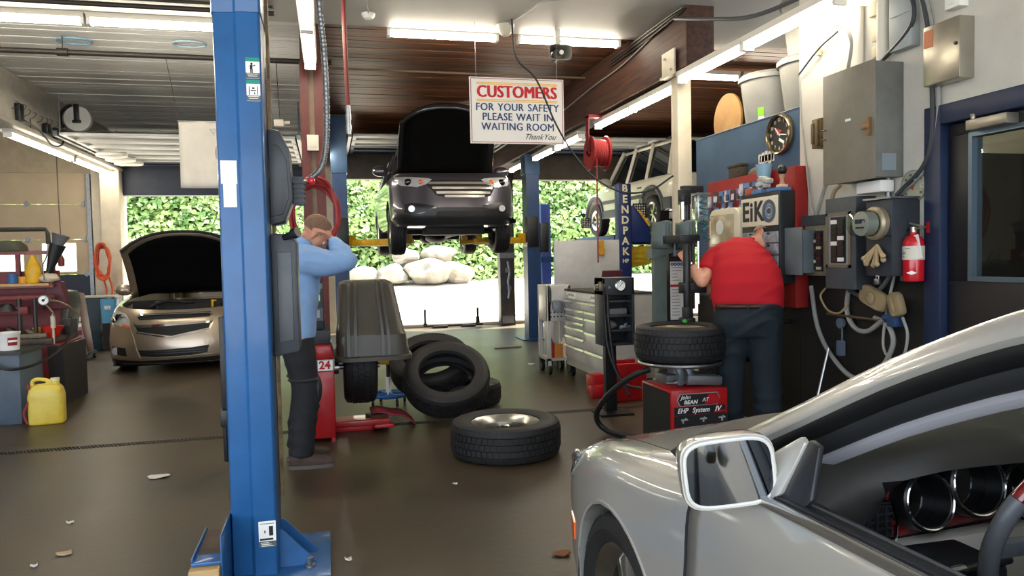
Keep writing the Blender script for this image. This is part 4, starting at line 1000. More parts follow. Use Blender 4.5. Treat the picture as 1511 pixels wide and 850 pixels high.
decal_card(o, -0.02, 0.096, 1.11, 0.11, 0.085, M('lcd_frame', '#20242a', 0.3), 'screen'); decal_card(o, 0.0, 0.094, 1.11, 0.06, 0.05, M('lcd_green', '#8fa052', 0.3, emit=0.25), 'screen')
decal_card(o, -0.01, 0.096, 0.98, 0.12, 0.10, M('keypad_grey', '#4a4f54', 0.4), 'keypad'); decal_card(o, 0.0, 0.094, 0.985, 0.05, 0.06, M('keypad_light', '#8f9aa0', 0.4), 'keypad')
b = MB(); b.cb((0.0, 0.18, 1.27), (0.16, 0.1, 0.05)); b.cyl((0.03, 0.18, 1.26), (0.03, 0.18, 1.36), 0.025); build('weight_pliers', b, dark_red, BL)
# hood: tapered ribbed shell
rings = []
for (z, x0, x1, y0, y1) in ((0.60, 0.125, 0.74, 0.05, 0.86), (0.63, 0.125, 0.74, 0.05, 0.86), (0.64, 0.14, 0.72, 0.08, 0.83), (0.80, 0.145, 0.70, 0.09, 0.82), (0.82, 0.15, 0.685, 0.105, 0.81), (1.16, 0.17, 0.62, 0.20, 0.77), (1.205, 0.18, 0.605, 0.22, 0.75), (1.225, 0.22, 0.57, 0.26, 0.70)):
    rings.append(ell(((x0 + x1) / 2, (y0 + y1) / 2, z), (1, 0, 0), (x1 - x0) / 2, (0, 1, 0), (y1 - y0) / 2, 40, 7.0))
b = MB(); b.loft(rings); hood_m = M('hood_plastic', '#46423b', 0.36, var=0.15, scale=5); HD = build('wheel_hood', b, hood_m, BL, ang=30)
def rib(xb, xt):
    bb = MB(); bb.loft([[Vector((x - 0.012, y - 0.012, z)), Vector((x + 0.012, y - 0.012, z)), Vector((x + 0.012, y + 0.05, z)), Vector((x - 0.012, y + 0.05, z))] for x, y, z in ((xb, 0.072, 0.64), (xb, 0.092, 0.81), (xt, 0.195, 1.17), (xt, 0.24, 1.23))]); return bb
for xb, xt in ((0.235, 0.25), (0.29, 0.30), (0.50, 0.47), (0.545, 0.51)): build('rib', rib(xb, xt), hood_m, HD)
b = MB(); b.cyl((0.10, 0.55, 0.50), (0.5, 0.55, 0.50), 0.022); b.cyl((0.1, 0.55, 0.5), (0.16, 0.55, 0.5), 0.06); build('shaft', b, steel, BL)
b = MB(); b.box(0.1, 0.55, 0.28, 0.36, 0.04, 0.09); b.cb((0.5, 0.25, 0.05), (0.16, 0.12, 0.03)); b.box(0.12, 0.42, 0.3, 0.7, 0.0, 0.05); build('foot_pedal', b, red_paint, BL, bevel=0.006)
o = floor_tire('black tire spinning-mounted under the hood of the red balancer', (0.23, 6.36, 0.53), 0.325, 0.2, 0.27, (0, PI / 2, 0), False, 50); o['label'] = 'black tire mounted on the red balancer below its hood'; del o['group']
b = MB(); b.cb((0, 0, 0.05), (0.16, 0.12, 0.10), rz=0.3); o = build('wood_chock', b, M('chock_brown', '#54412f', 0.7, var=0.2)); o.location = (0.36, 6.33, 0); tag(o, 'brown wooden chock under the red rag by the balancer', 'chock')
b = MB(); b.grid([[Vector((0.31 + 0.36 * i / 8, 6.22 + 0.28 * j / 6, 0.108 + 0.012 * math.sin(i * 1.3) + 0.01 * math.cos(j * 2.1) - 0.10 * max(0, (i - 3) / 5) ** 1.5)) for i in range(9)] for j in range(7)])
o = build('rag', b, M('rag_pink', '#a33a45', 0.9, var=0.2), solid=0.006); tag(o, 'faded red rag lying over the wooden chock by the balancer', 'rag')

# ================================================================ STOOL
ST = thing('rolling_stool', 'rolling mechanic stool with yellow seat and blue ring base', 'stool', (0.53, 7.25, 0))
b = MB(); b.lathe([(0, 0.47), (0.14, 0.47), (0.165, 0.455), (0.165, 0.42), (0.15, 0.40), (0, 0.40)], 28); build('seat', b, yellow, ST)
b = MB(); b.cyl((0, 0, 0.22), (0, 0, 0.40), 0.018); build('gas_rod', b, black_metal, ST); b = MB(); b.cyl((0, 0, 0.09), (0, 0, 0.26), 0.026); build('gas_sleeve', b, white_plastic, ST)
b = MB(); b.tube([(0.17 * math.cos(a), 0.17 * math.sin(a), 0.09) for a in [2 * PI * i / 28 for i in range(28)]], 0.02, 8, cyc=True)
for k in range(4): a = PI / 2 * k + 0.4; b.cyl((0, 0, 0.10), (0.17 * math.cos(a), 0.17 * math.sin(a), 0.09), 0.014)
build('ring_base', b, M('stool_blue', '#2b5fa8', 0.4), ST)
for k in range(4):
    a = PI / 2 * k + 0.4; x, y = 0.17 * math.cos(a), 0.17 * math.sin(a)
    b = MB(); b.cyl((x - 0.012, y, 0.03), (x + 0.012, y, 0.03), 0.03, n=14); b.cyl((x, y, 0.05), (x, y, 0.085), 0.008); build('caster', b, black_plastic, ST)

# ================================================================ TOOL CABINET AND CART
TB = thing('tool_cabinet', 'light grey steel tool cabinet with chrome-edged drawers', 'cabinet', (2.93, 7.6, 0))
b = MB(); b.box(-0.26, 0.27, -0.62, 0.66, 0.13, 0.99); build('body', b, tool_grey, TB, bevel=0.006)
b = MB(); b.box(-0.275, 0.28, -0.63, 0.67, 0.99, 1.01); build('top_mat', b, M('mat_dark', '#3a3733', 0.8, var=0.2), TB)
def drawer(y0, y1, z0, z1):
    o = build('drawer', MB().box(-0.275, -0.258, y0, y1, z0, z1), tool_grey, TB, bevel=0.003)
    build('handle', MB().prism([(-0.295, z1 - 0.022), (-0.275, z1 - 0.026), (-0.272, z1 + 0.001), (-0.288, z1 + 0.001)], y0 + 0.004, y1 - 0.004, 'xz'), M('drawer_trim', '#e3e3e2', 0.2, 0.8), o)
    return o
drawer(-0.6, 0.64, 0.80, 0.885)
for z0, z1 in ((0.725, 0.79), (0.66, 0.715), (0.595, 0.65), (0.49, 0.585), (0.38, 0.48), (0.22, 0.37)): drawer(-0.02, 0.64, z0, z1)
for z0, z1 in ((0.725, 0.79), (0.58, 0.715), (0.38, 0.57), (0.22, 0.37)): drawer(-0.6, -0.04, z0, z1)
o = build('top_edge', MB().box(-0.278, -0.258, -0.61, 0.655, 0.90, 0.985), M('edge_light', '#d3d2ce', 0.4), TB, bevel=0.004)
for y in (-0.33, 0.42):
    q = build('sticker', MB().box(-0.281, -0.278, y - 0.14, y + 0.14, 0.91, 0.975), ink_white, o)
    random.seed(5); b = MB()
    for k in range(7): b.sph((-0.2815, y - 0.11 + k * 0.035, 0.942 + random.uniform(-0.012, 0.012)), (0.0008, 0.013, 0.016), 8, 6)
    build('sticker_print', b, M('print_grey', '#7d8083', 0.6), o)['kind'] = 'stuff'
for x, y in ((-0.22, -0.55), (0.22, -0.55), (-0.22, 0.58), (0.22, 0.58)):
    b = MB(); b.cyl((x - 0.022, y, 0.06), (x + 0.022, y, 0.06), 0.06, n=18); b.box(x - 0.03, x + 0.03, y - 0.04, y + 0.04, 0.11, 0.13); b.box(x - 0.032, x - 0.026, y - 0.03, y + 0.03, 0.05, 0.12); b.cyl((x - 0.034, y, 0.06), (x - 0.022, y, 0.06), 0.022)
    build('caster', b, black_metal, TB)
# loose things on the cabinet
b = MB(); b.cb((0, 0, 0.06), (0.09, 0.34, 0.05), rz=0.2); b.cyl((0, -0.1, 0.02), (0.03, 0.15, 0.06), 0.03); b.cb((0.05, 0.1, 0.02), (0.14, 0.1, 0.04))
o = build('air_tool', b, M('tool_iron', '#5a5550', 0.4, 0.7, var=0.2)); o.location = (2.80, 7.25, 1.012); tag(o, 'iron air tool lying on the grey tool cabinet', 'tool')
b = MB(); b.cb((0, 0, 0.02), (0.2, 0.25, 0.04)); b.cb((0.08, 0.1, 0.12), (0.24, 0.02, 0.18), rx=0.35)
o = build('tool_case', b, M('case_maroon', '#5a2a30', 0.5), bevel=0.006); o.location = (3.0, 7.75, 1.012); tag(o, 'maroon tool case standing open on the grey cabinet', 'case')
LD = thing('cabinet_lid', 'tall grey steel lid panel standing behind the tool cabinet', 'panel', (3.15, 8.86, 0))
b = MB(); b.box(-0.43, 0.43, -0.02, 0.02, 0.96, 1.58); build('panel', b, tool_grey, LD, bevel=0.006); b = MB(); b.box(-0.43, 0.43, 0.0, 0.5, 0.1, 0.98); build('chest', b, tool_grey, LD, bevel=0.006)
for x in (-0.35, 0.35):
    b = MB(); b.box(x - 0.05, x + 0.05, 0.05, 0.45, 0, 0.1); build('foot', b, black_metal, LD)
b = MB(); b.cyl((3.33, 8.80, 1.44), (3.33, 8.83, 1.44), 0.05, n=20); b.cb((3.33, 8.815, 1.52), (0.06, 0.03, 0.11)); 
tag(build('tape_measure', b, M('tape_amber', '#b98a2a', 0.4)), 'amber round gauge hanging on the grey lid panel', 'gauge')
CT = thing('service_cart', 'narrow grey service cart with perforated side left of the cabinet', 'cart', (2.62, 8.55, 0))
for x in (-0.13, 0.13):
    for y in (-0.18, 0.18): build('leg', MB().box(x - 0.02, x + 0.02, y - 0.02, y + 0.02, 0.1, 1.05), tool_grey, CT)
b = MB(); b.box(-0.15, 0.15, -0.2, 0.2, 0.62, 1.05); o = build('drawer_box', b, tool_grey, CT, bevel=0.01)
for i in range(6):
    for j in range(2): build('slot', MB().box(-0.12 + 0.044 * i, -0.10 + 0.044 * i, -0.202, -0.199, 0.67 + 0.05 * j, 0.69 + 0.05 * j), panel_dark, o)
build('shelf', MB().box(-0.15, 0.15, -0.2, 0.2, 0.16, 0.19), tool_grey, CT); build('handle', MB().tube([(-0.13, -0.24, 1.02), (-0.13, -0.26, 0.98), (-0.13, -0.26, 0.86), (-0.13, -0.22, 0.82)], 0.016), black_plastic, CT)
b = MB(); b.cyl((-0.02, -0.24, 0.80), (-0.02, -0.205, 0.80), 0.075, n=22); b.cyl((-0.05, -0.26, 0.83), (-0.05, -0.22, 0.83), 0.05); build('round_lock', b, galv, CT)
for x in (-0.12, 0.12):
    for y in (-0.16, 0.16):
        b = MB(); b.cyl((x - 0.02, y, 0.06), (x + 0.02, y, 0.06), 0.06, n=18); b.box(x - 0.03, x + 0.03, y - 0.03, y + 0.03, 0.1, 0.17); build('caster', b, black_metal, CT)
cols = (('#a8332e', 'red spray can on the lower shelf of the narrow cart'), ('#c27a35', 'orange carton on the lower shelf of the narrow cart'), ('#d8c9b2', 'pale bottle on the lower shelf of the narrow cart'))
for i, (h, lab) in enumerate(cols):
    x = 2.53 + i * 0.08; b = MB()
    if i == 1: b.box(-0.05, 0.05, -0.04, 0.04, 0, 0.16)
    else: b.lathe([(0, 0), (0.034, 0), (0.034, 0.17), (0.015, 0.2), (0.015, 0.225), (0, 0.225)], 16)
    o = build('carton' if i == 1 else 'spray_can', b, M('can_' + str(i), h, 0.4)); o.location = (x, 8.42, 0.191); tag(o, lab, 'box' if i == 1 else 'can')

# red cases on the floor in front of the cabinet
RC = thing('red_case', 'upright red plastic tool case in front of the grey cabinet', 'case', (2.72, 6.62, 0), 0.03)
b = MB(); b.box(-0.2, 0.2, -0.06, 0.06, 0, 0.36); build('shell', b, red_paint, RC, bevel=0.015); b = MB(); b.box(-0.1, 0.1, -0.02, 0.02, 0.36, 0.395); build('handle', b, red_paint, RC, bevel=0.006)
b = MB()
for x in (-0.14, 0, 0.14): b.box(x - 0.012, x + 0.012, -0.066, -0.06, 0.03, 0.33)
build('rib', b, red_paint, RC)['kind'] = 'stuff'
JS = thing('jack_stand_case', 'low red jack body half under the grey cabinet', 'jack', (2.50, 6.98, 0))
b = MB(); b.prism([(-0.02, 0.0), (0.34, 0.0), (0.34, 0.10), (0.1, 0.22), (-0.02, 0.2)], -0.08, 0.08, 'xz'); build('jack_body', b, red_paint, JS, bevel=0.01)
b = MB(); b.box(-0.06, 0.2, -0.2, -0.1, 0, 0.12); build('jack_tray', b, red_paint, JS, bevel=0.012)
# ================================================================ FOREGROUND SILVER COUPE
# local frame: nose y=0, tail +y, +x = driver's (left) side; placed nose-away from the camera
paint_s = M('paint_silver', '#b9b8b2', 0.30, 0.45, coat=1.0)
CPX, CPY = 1.68, 2.93
cp = thing('silver_coupe', 'silver coupe in the right foreground with its driver window down', 'car', (CPX, CPY, 0), PI)
# body stations: y, then half-section from sill up over the shoulder to the hood centre
def sec(y, w, zb, zm, ws, zs, wc, zc, w5, z5, z6):
    return [(w * 0.90, zb), (w * 0.985, zb + 0.09), (w, zm), (ws, zs), (wc, zc), (w5, z5), (w5 * 0.5, (z5 + z6) / 2 + 0.004), (0, z6)], y
ST_ = [sec(0.000, 0.30, 0.30, 0.42, 0.29, 0.50, 0.25, 0.54, 0.16, 0.555, 0.56),
       sec(0.050, 0.56, 0.24, 0.42, 0.55, 0.53, 0.50, 0.575, 0.34, 0.60, 0.605),
       sec(0.150, 0.72, 0.21, 0.44, 0.71, 0.56, 0.66, 0.615, 0.46, 0.650, 0.665),
       sec(0.300, 0.82, 0.19, 0.46, 0.81, 0.60, 0.755, 0.675, 0.52, 0.710, 0.730),
       sec(0.480, 0.875, 0.18, 0.50, 0.868, 0.65, 0.80, 0.735, 0.56, 0.750, 0.785),
       sec(0.700, 0.905, 0.17, 0.54, 0.895, 0.71, 0.825, 0.785, 0.58, 0.790, 0.835),
       sec(0.930, 0.915, 0.17, 0.56, 0.903, 0.745, 0.83, 0.815, 0.60, 0.825, 0.875),
       sec(1.180, 0.912, 0.17, 0.56, 0.900, 0.765, 0.83, 0.842, 0.62, 0.860, 0.905),
       sec(1.380, 0.908, 0.17, 0.56, 0.897, 0.785, 0.838, 0.870, 0.66, 0.885, 0.920)]
def ring_c(s, closed=True):
    P, y = s; out = [Vector((x, y, z)) for x, z in P]; return out + [Vector((-p.x, p.y, p.z)) for p in out[-2::-1]]
def body_loft(stations, n_open=False):
    b = MB(); b.loft([ring_c(s) for s in stations], closed=True, caps=True); return b
def smooth_stations(S_, k=4):
    ys = crom([Vector((s[1], 0, 0)) for s in S_], k); n = len(S_[0][0]); cols = []
    for i in range(n): cols.append(crom([Vector((s[0][i][0], s[0][i][1], 0)) for s in S_], k))
    return [([(cols[i][j].x, cols[i][j].y) for i in range(n)], ys[j].x) for j in range(len(ys))]
def smooth_sec(s, k=3):
    P = crom([Vector((x, z, 0)) for x, z in s[0]], k); return [(p.x, p.y) for p in P], s[1]
front = [smooth_sec(s) for s in smooth_stations(ST_)]
b = MB(); b.loft([ring_c(s) for s in front]); fb = build('front_body', b, paint_s, cp, ang=30)
bv0 = bvh_of(fb)
cut(fb, [(0.60, 1.1, 0.93, 0.318, 0.345), (-1.1, -0.60, 0.93, 0.318, 0.345)])
well = M('wheel_well', '#30363d', 0.7, var=0.2)
for s in (1, -1):
    b = MB(); ring = [(0.93 + 0.348 * math.cos(a), 0.318 + 0.348 * math.sin(a)) for a in [PI * (-0.12 + 1.24 * i / 20) for i in range(21)]]
    b.grid([[Vector((s * x, y, z)) for y, z in ring] for x in (0.58, 0.72, 0.895)]); build('wheel_arch_liner', b, well, cp)
    lip = [bv0.ray_cast(Vector((s * 3, 0.93 + 0.352 * math.cos(a), 0.318 + 0.352 * math.sin(a))), Vector((-s, 0, 0)))[0] for a in [PI * (-0.02 + 1.04 * i / 28) for i in range(29)]]
    b = MB(); b.tube([p - Vector((s * 0.003, 0, 0)) for p in lip if p], 0.007, 8); build('arch_lip', b, paint_s, cp)
    car_wheel(cp, (s * 0.79, 0.93, 0.318), s, 0.318, 0.222, 0.225, alu, 5, True, 0.0)
bv = bvh_of(fb)
# headlamp: glossy clear cover on the fender corner
for s in (1, -1):
    h = decal('headlamp', bv, [(0.15, 0.585), (0.30, 0.575), (0.45, 0.625), (0.57, 0.715), (0.53, 0.742), (0.40, 0.705), (0.24, 0.65)], M('headlamp_cover', '#d3d8d6', 0.06, 0.55, coat=1.0), cp, off=0.006, depth=0.02, ax='x-' if s > 0 else 'x+', start=3.0 * s)
    decal('lamp_top', bv, [(s * a, c) for a, c in ((0.52, 0.10), (0.63, 0.13), (0.76, 0.25), (0.85, 0.44), (0.845, 0.57), (0.79, 0.56), (0.73, 0.44), (0.65, 0.30), (0.56, 0.18))], MATS['headlamp_cover'], h, off=0.006, depth=0.02, ax='z', start=3.0)
    for y, z, r in ((0.32, 0.645, 0.03), (0.45, 0.69, 0.032)):
        p = bv.ray_cast(Vector((s * 3, y, z)), Vector((-s, 0, 0)))[0]; b = MB(); b.sph((p.x + s * 0.004, p.y, p.z), (r * 0.4, r, r * 0.8)); build('lamp_bulb', b, chrome, h)
    decal('side_marker', bv, [(0.43, 0.425), (0.52, 0.42), (0.52, 0.48), (0.43, 0.49)], amber, cp, off=0.004, depth=0.012, ax='x-' if s > 0 else 'x+', start=3.0 * s)
# hood shut lines
gap = M('panel_gap', '#1c1c1c', 0.7)
def drape(pts, r=0.003, dirv=(0, 0, -1), off=-0.001, name='panel_gap', k=6):
    out = []
    for p in crom([Vector(q) for q in pts], k):
        o = Vector((p.x, p.y, 3)) if dirv[2] else Vector((3 * (1 if p.x > 0 else -1), p.y, p.z)); d = Vector((0, 0, -1)) if dirv[2] else Vector((-1 if p.x > 0 else 1, 0, 0))
        h = bv.ray_cast(o, d)[0]
        if h: out.append(h - d * off)
    b = MB(); b.tube(out, r, 5); return build(name, b, gap, cp)
for s in (1, -1): drape([(s * 0.50, 0.16, 0), (s * 0.66, 0.45, 0), (s * 0.72, 0.8, 0), (s * 0.735, 1.15, 0), (s * 0.73, 1.37, 0)])
drape([(-0.5, 0.16, 0), (0, 0.07, 0), (0.5, 0.16, 0)])
# doors and rear body: lower shell below the belt line
def side(y, w, wb, zb_): return [(w * 0.9, 0.17), (w * 0.985, 0.26), (w, 0.56), (w * 0.992, 0.70), (w * 0.985, 0.80), (wb + 0.015, zb_ - 0.02), (wb, zb_)], y
DS = [side(1.385, 0.908, 0.855, 0.885), side(1.7, 0.910, 0.853, 0.905), side(2.2, 0.913, 0.85, 0.915), side(2.7, 0.913, 0.845, 0.925)]
DS = [smooth_sec(s) for s in smooth_stations(DS, 5)]
for s in (1, -1):
    b = MB(); outer = [[Vector((s * x, y, z)) for x, z in P] for P, y in DS]; b.grid(outer)
    d = build('door', b, paint_s, cp, solid=0.02, ang=50)
    # belt mouldings: chrome strip over black seal, then the inner trim panel
    def belt(dx, dz, w, h, mat, nm):
        bb = MB(); rg = []
        for P, y in DS:
            x, z = P[-1]; x = s * (x + dx); z += dz
            rg.append([Vector((x - w, y, z - h)), Vector((x + w, y, z - h)), Vector((x + w, y, z + h)), Vector((x - w, y, z + h))])
        bb.loft(rg); return build(nm, bb, mat, d, bevel=0.003)
    belt(0.008, 0.006, 0.008, 0.010, M('belt_bright', '#c9c9c6', 0.18, 0.9), 'belt_moulding'); belt(-0.016, 0.008, 0.014, 0.012, black_plastic, 'window_seal'); belt(-0.038, 0.006, 0.010, 0.010, M('seal_grey', '#55585b', 0.5), 'inner_seal')
    b = MB(); b.grid([[Vector((s * x, y, z)) for x, z in ((0.80, 0.905), (0.775, 0.86), (0.76, 0.70), (0.76, 0.52), (0.79, 0.28))] for y in (1.42, 1.9, 2.65)]); build('door_trim', b, M('trim_charcoal', '#2a2c2f', 0.6), d, solid=0.02)
    b = MB(); b.tube([Vector((s * (P[k][0] + 0.001), 1.385, P[k][1])) for P in (DS[0][0],) for k in range(len(P))], 0.004, 5); build('door_gap', b, gap, cp)
    b = MB(); b.cb((s * 0.92, 2.45, 0.80), (0.03, 0.2, 0.04)); build('door_handle', b, paint_s, d, bevel=0.01)
# rear quarter and tail
RS = [side(2.705, 0.913, 0.845, 0.925), side(3.1, 0.915, 0.83, 0.94), side(3.55, 0.915, 0.80, 0.93), side(4.1, 0.86, 0.72, 0.90), side(4.38, 0.72, 0.6, 0.85), side(4.5, 0.5, 0.42, 0.78)]
rr = []
for P, y in [smooth_sec(s) for s in smooth_stations(RS, 4)]:
    o = [Vector((x, y, z)) for x, z in P] + [Vector((0, y, P[-1][1] + 0.015))]; rr.append(o + [Vector((-p.x, p.y, p.z)) for p in o[-2::-1]])
b = MB(); b.loft(rr); rb = build('rear_body', b, paint_s, cp, ang=35); cut(rb, [(0.6, 1.1, 3.55, 0.325, 0.37), (-1.1, -0.6, 3.55, 0.325, 0.37)])
for s in (1, -1): car_wheel(cp, (s * 0.80, 3.55, 0.325), s, 0.325, 0.225, 0.225, alu, 5, True)
b = MB(); b.box(-0.80, 0.80, 1.2, 2.75, 0.16, 0.24); build('cabin_floor', b, M('carpet_dark', '#26262a', 0.9), cp)
# windscreen, pillars, roof
def wsb(u): return Vector((0.735 * u, 1.20 - 0.30 * (1 - u * u), 0.875 + 0.03 * (1 - u * u)))
def wst(u): return Vector((0.600 * u, 2.05 - 0.10 * (1 - u * u), 1.275 + 0.045 * (1 - u * u)))
b = MB(); b.grid([[wsb(u / 6).lerp(wst(u / 6), v) + Vector((0, 0, 0.035 * math.sin(PI * v))) for u in range(-6, 7)] for v in (0, 0.2, 0.4, 0.6, 0.8, 1)]); build('windshield', b, glass, cp)
b = MB(); b.grid([[wsb(u / 6) + Vector((0, dy, dz)) for u in range(-6, 7)] for dy, dz in ((-0.10, -0.02), (0.0, -0.005), (0.05, 0.0))]); build('cowl', b, black_plastic, cp, solid=0.01)
def pillar_path(s, dx, dz, dy=0, n=14):
    A = [Vector((s * (0.800 + dx), 0.98 + dy, 0.822 + dz)), Vector((s * (0.755 + dx), 1.20 + dy, 0.868 + dz)), Vector((s * (0.70 + dx), 1.48 + dy, 1.015 + dz)), Vector((s * (0.645 + dx), 1.80 + dy, 1.190 + dz)), Vector((s * (0.61 + dx), 2.10 + dy, 1.300 + dz)), Vector((s * (0.585 + dx), 2.5 + dy, 1.335 + dz)), Vector((s * (0.59 + dx), 3.0 + dy, 1.305 + dz)), Vector((s * (0.64 + dx), 3.45 + dy, 1.12 + dz)), Vector((s * (0.70 + dx), 3.85 + dy, 0.93 + dz))]
    return crom(A, 5)
def ribbon(s, dx, dz, w, h, mat, nm, tilt, i0=0, i1=None, r0=1.0):
    P = pillar_path(s, dx, dz); P = P[i0:i1]; rg = []
    for i, p in enumerate(P):
        t = (P[min(i + 1, len(P) - 1)] - P[max(i - 1, 0)]).normalized(); side_ = Vector((s * math.cos(tilt), 0, -math.sin(tilt))); side_ = (side_ - t * side_.dot(t)).normalized(); nn = t.cross(side_).normalized()
        f = min(1, r0 + (1 - r0) * i / 6)
        rg.append(ell(p, side_, w * f, nn, h * f, 12, 3.0))
    bb = MB(); bb.loft(rg); return build(nm, bb, mat, cp)
for s in (1, -1):
    ribbon(s, 0.0, 0.0, 0.034, 0.020, paint_s, 'roof_pillar', 0.85, 0, None, 0.5)
    ribbon(s, 0.004, -0.036, 0.022, 0.022, M('seal_black', '#121314', 0.45), 'door_seal', 0.9, 5, 36)
    ribbon(s, -0.018, -0.068, 0.022, 0.024, M('seal_inner', '#1d1f22', 0.6), 'inner_seal', 0.7, 5, 34)
    ribbon(s, -0.038, -0.096, 0.026, 0.016, M('pillar_trim_grey', '#8c8d94', 0.7), 'pillar_trim', 0.9, 5, 33)
b = MB(); b.grid([[Vector((0.59 * u, y, z + 0.05 * (1 - u * u))) for u in (-1, -0.75, -0.4, 0, 0.4, 0.75, 1)] for y, z in ((2.04, 1.275), (2.3, 1.318), (2.6, 1.333), (3.0, 1.305))]); build('roof', b, paint_s, cp, solid=0.03)
b = MB(); b.grid([[Vector((0.6 * u, y, z + 0.04 * (1 - u * u))) for u in (-1, -0.5, 0, 0.5, 1)] for y, z in ((3.0, 1.295), (3.4, 1.11), (3.8, 0.93))]); build('rear_window', b, tint_glass, cp)
# sail panel and mirror on the driver's side, a copy on the other
for s in (1, -1):
    def sail(P, x0, x1, w):
        k = [(0.852 - 0.42 * max(0, z - 0.91) + w, y, z) for y, z in P]; n = len(k)
        return MB().add([(s * x, y, z) for x, y, z in k] + [(s * (x - 0.014), y, z) for x, y, z in k], [tuple(range(n)), tuple(range(2 * n - 1, n - 1, -1))] + [(i, n + i, n + (i + 1) % n, (i + 1) % n) for i in range(n)])
    sl = build('mirror_sail', sail([(1.50, 0.905), (1.655, 0.916), (1.672, 0.93), (1.690, 1.030), (1.672, 1.038), (1.57, 0.965)], 0, 0, 0.004), paint_s, cp, bevel=0.003)
    build('sail_trim', sail([(1.655, 0.916), (1.735, 0.92), (1.750, 0.94), (1.722, 1.030), (1.690, 1.036), (1.672, 0.935)], 0, 0, -0.004), black_plastic, sl, bevel=0.003)
    mm = Matrix.Translation((s * 0.922, 1.60, 0.966)) @ Matrix.Rotation(s * -0.22, 4, 'Z') @ Matrix.Rotation(s * 0.10, 4, 'Y') @ Matrix.Diagonal((0.93, 1, 1, 1))
    rg = []
    for y, w, h in ((-0.085, 0.045, 0.030), (-0.075, 0.075, 0.048), (-0.04, 0.095, 0.062), (0.0, 0.102, 0.067), (0.022, 0.102, 0.067)): rg.append(ell((0, y, 0), (1, 0, 0), w, (0, 0, 1), h * 1.08, 28, 4.2))
    b = MB(); b.loft(rg); b.xf(mm); mh = build('door_mirror', b, paint_s, cp)
    b = MB(); k = ell((0, 0.026, 0), (1, 0, 0), 0.094, (0, 0, 1), 0.065, 36, 4.2); b.tube(k, 0.0045, 8, cyc=True); b.xf(mm); build('mirror_rim', b, M('mirror_rim_white', '#c4c4c0', 0.35), mh)
    b = MB(); b.loft([ell((0, y, 0), (1, 0, 0), 0.091, (0, 0, 1), 0.062, 28, 4.2) for y in (0.022, 0.028)]); b.xf(mm); build('mirror_glass', b, M('mirror_dim', '#55585c', 0.03, 1.0), mh)
    b = MB(); b.loft([ell(p, (0, 1, 0), 0.035, (0, 0, 1), r, 12, 2.5) for p, r in (((s * 0.835, 1.53, 0.945), 0.03), ((s * 0.88, 1.55, 0.945), 0.024))]); build('mirror_arm', b, paint_s, mh)

# ---------------------------------------------------------------- cabin
dash_m = M('dash_top', '#302f2d', 0.55, var=0.06, bump=0.06, bscale=240)
prof = [(0.96, 0.885), (1.10, 0.915), (1.30, 0.930), (1.46, 0.935), (1.56, 0.930), (1.615, 0.905), (1.625, 0.865), (1.60, 0.80), (1.60, 0.70), (1.66, 0.56)]
b = MB(); rows = []
for i in range(41):
    x = -0.79 + 1.58 * i / 40; hood_b = math.exp(-((x - 0.37) / 0.21) ** 4); edge = max(0, (abs(x) - 0.62) / 0.17)
    row = []
    for k, (y, z) in enumerate(prof):
        yy = y + (0.0 if k < 3 else (0.055 * hood_b if k < 6 else (-0.05 * hood_b if k in (6, 7) else 0)))
        zz = z + (0.052 * hood_b * min(1, k / 4) if k < 6 else (0.02 * hood_b if k == 6 else 0)) - 0.05 * edge ** 1.5 * (1 if k < 6 else 0)
        if k == 0: yy = 1.20 - 0.30 * (1 - min(1, abs(x) / 0.735) ** 2) + 0.03; zz = 0.865 + 0.03 * (1 - min(1, abs(x) / 0.735) ** 2)
        if k >= 6 and abs(x - 0.34) < 0.235: yy, zz = {6: (1.56, 0.93), 7: (1.515, 0.80), 8: (1.55, 0.73), 9: (1.64, 0.56)}[k]
        row.append(Vector((x, yy, zz)))
    rows.append(crom(row, 3))
b.grid(rows); db = build('dashboard', b, dash_m, cp, solid=0.02, ang=60)
wood_r = M('red_wood_trim', '#7a1216', 0.12, hex2='#4c0a0e', scale=10, stretch=(2, 8, 8), coat=1.0)
def dface(x, z, y=1.575): return Vector((x, y, z))
b = MB(); b.prism([(0.535, 0.90), (0.515, 0.895), (0.49, 0.83), (0.43, 0.825), (0.39, 0.845), (0.30, 0.85), (0.26, 0.83), (0.15, 0.83), (0.02, 0.84), (0.02, 0.80), (0.50, 0.775), (0.535, 0.775)], 1.566, 1.585, 'xz'); build('wood_trim', b, wood_r, cp, bevel=0.004)
b = MB(); b.prism([(0.70, 0.762), (0.02, 0.79), (0.02, 0.62), (0.70, 0.62)], 1.575, 1.62, 'xz'); build('knee_panel', b, M('knee_beige', '#b9b6ae', 0.6), cp, bevel=0.006)
# instrument pods
for x, z, r, y in ((0.462, 0.858, 0.054, 1.600), (0.336, 0.884, 0.062, 1.600), (0.210, 0.858, 0.054, 1.600)):
    b = MB(); m = Matrix.Translation((x, y, z)) @ Matrix.Rotation(-PI / 2 + 0.18, 4, 'X'); b.lathe([(r, -0.055), (r, 0.03), (r + 0.006, 0.034), (r + 0.010, 0.03), (r + 0.012, -0.055)], 32, m, cyc=True); g = build('gauge_pod', b, M('pod_black', '#131416', 0.35), cp)
    b = MB(); b.lathe([(0, -0.012), (r, -0.012), (r, -0.010), (0, -0.010)], 32, m); build('gauge_face', b, M('gauge_face', '#0c0e11', 0.08, spec=0.6), g)
    b = MB(); k = [m @ Vector(((r + 0.004) * math.cos(a), (r + 0.004) * math.sin(a), 0.034)) for a in [2 * PI * i / 36 for i in range(36)]]; b.tube(k, 0.0028, 6, cyc=True); build('gauge_ring', b, chrome, g)
b = MB(); b.prism([(0.54, 0.90), (0.50, 0.93), (0.34, 0.955), (0.15, 0.93), (0.13, 0.80), (0.53, 0.80)], 1.530, 1.546, 'xz'); build('binnacle_back', b, M('pod_black', '#131416', 0.35), cp)
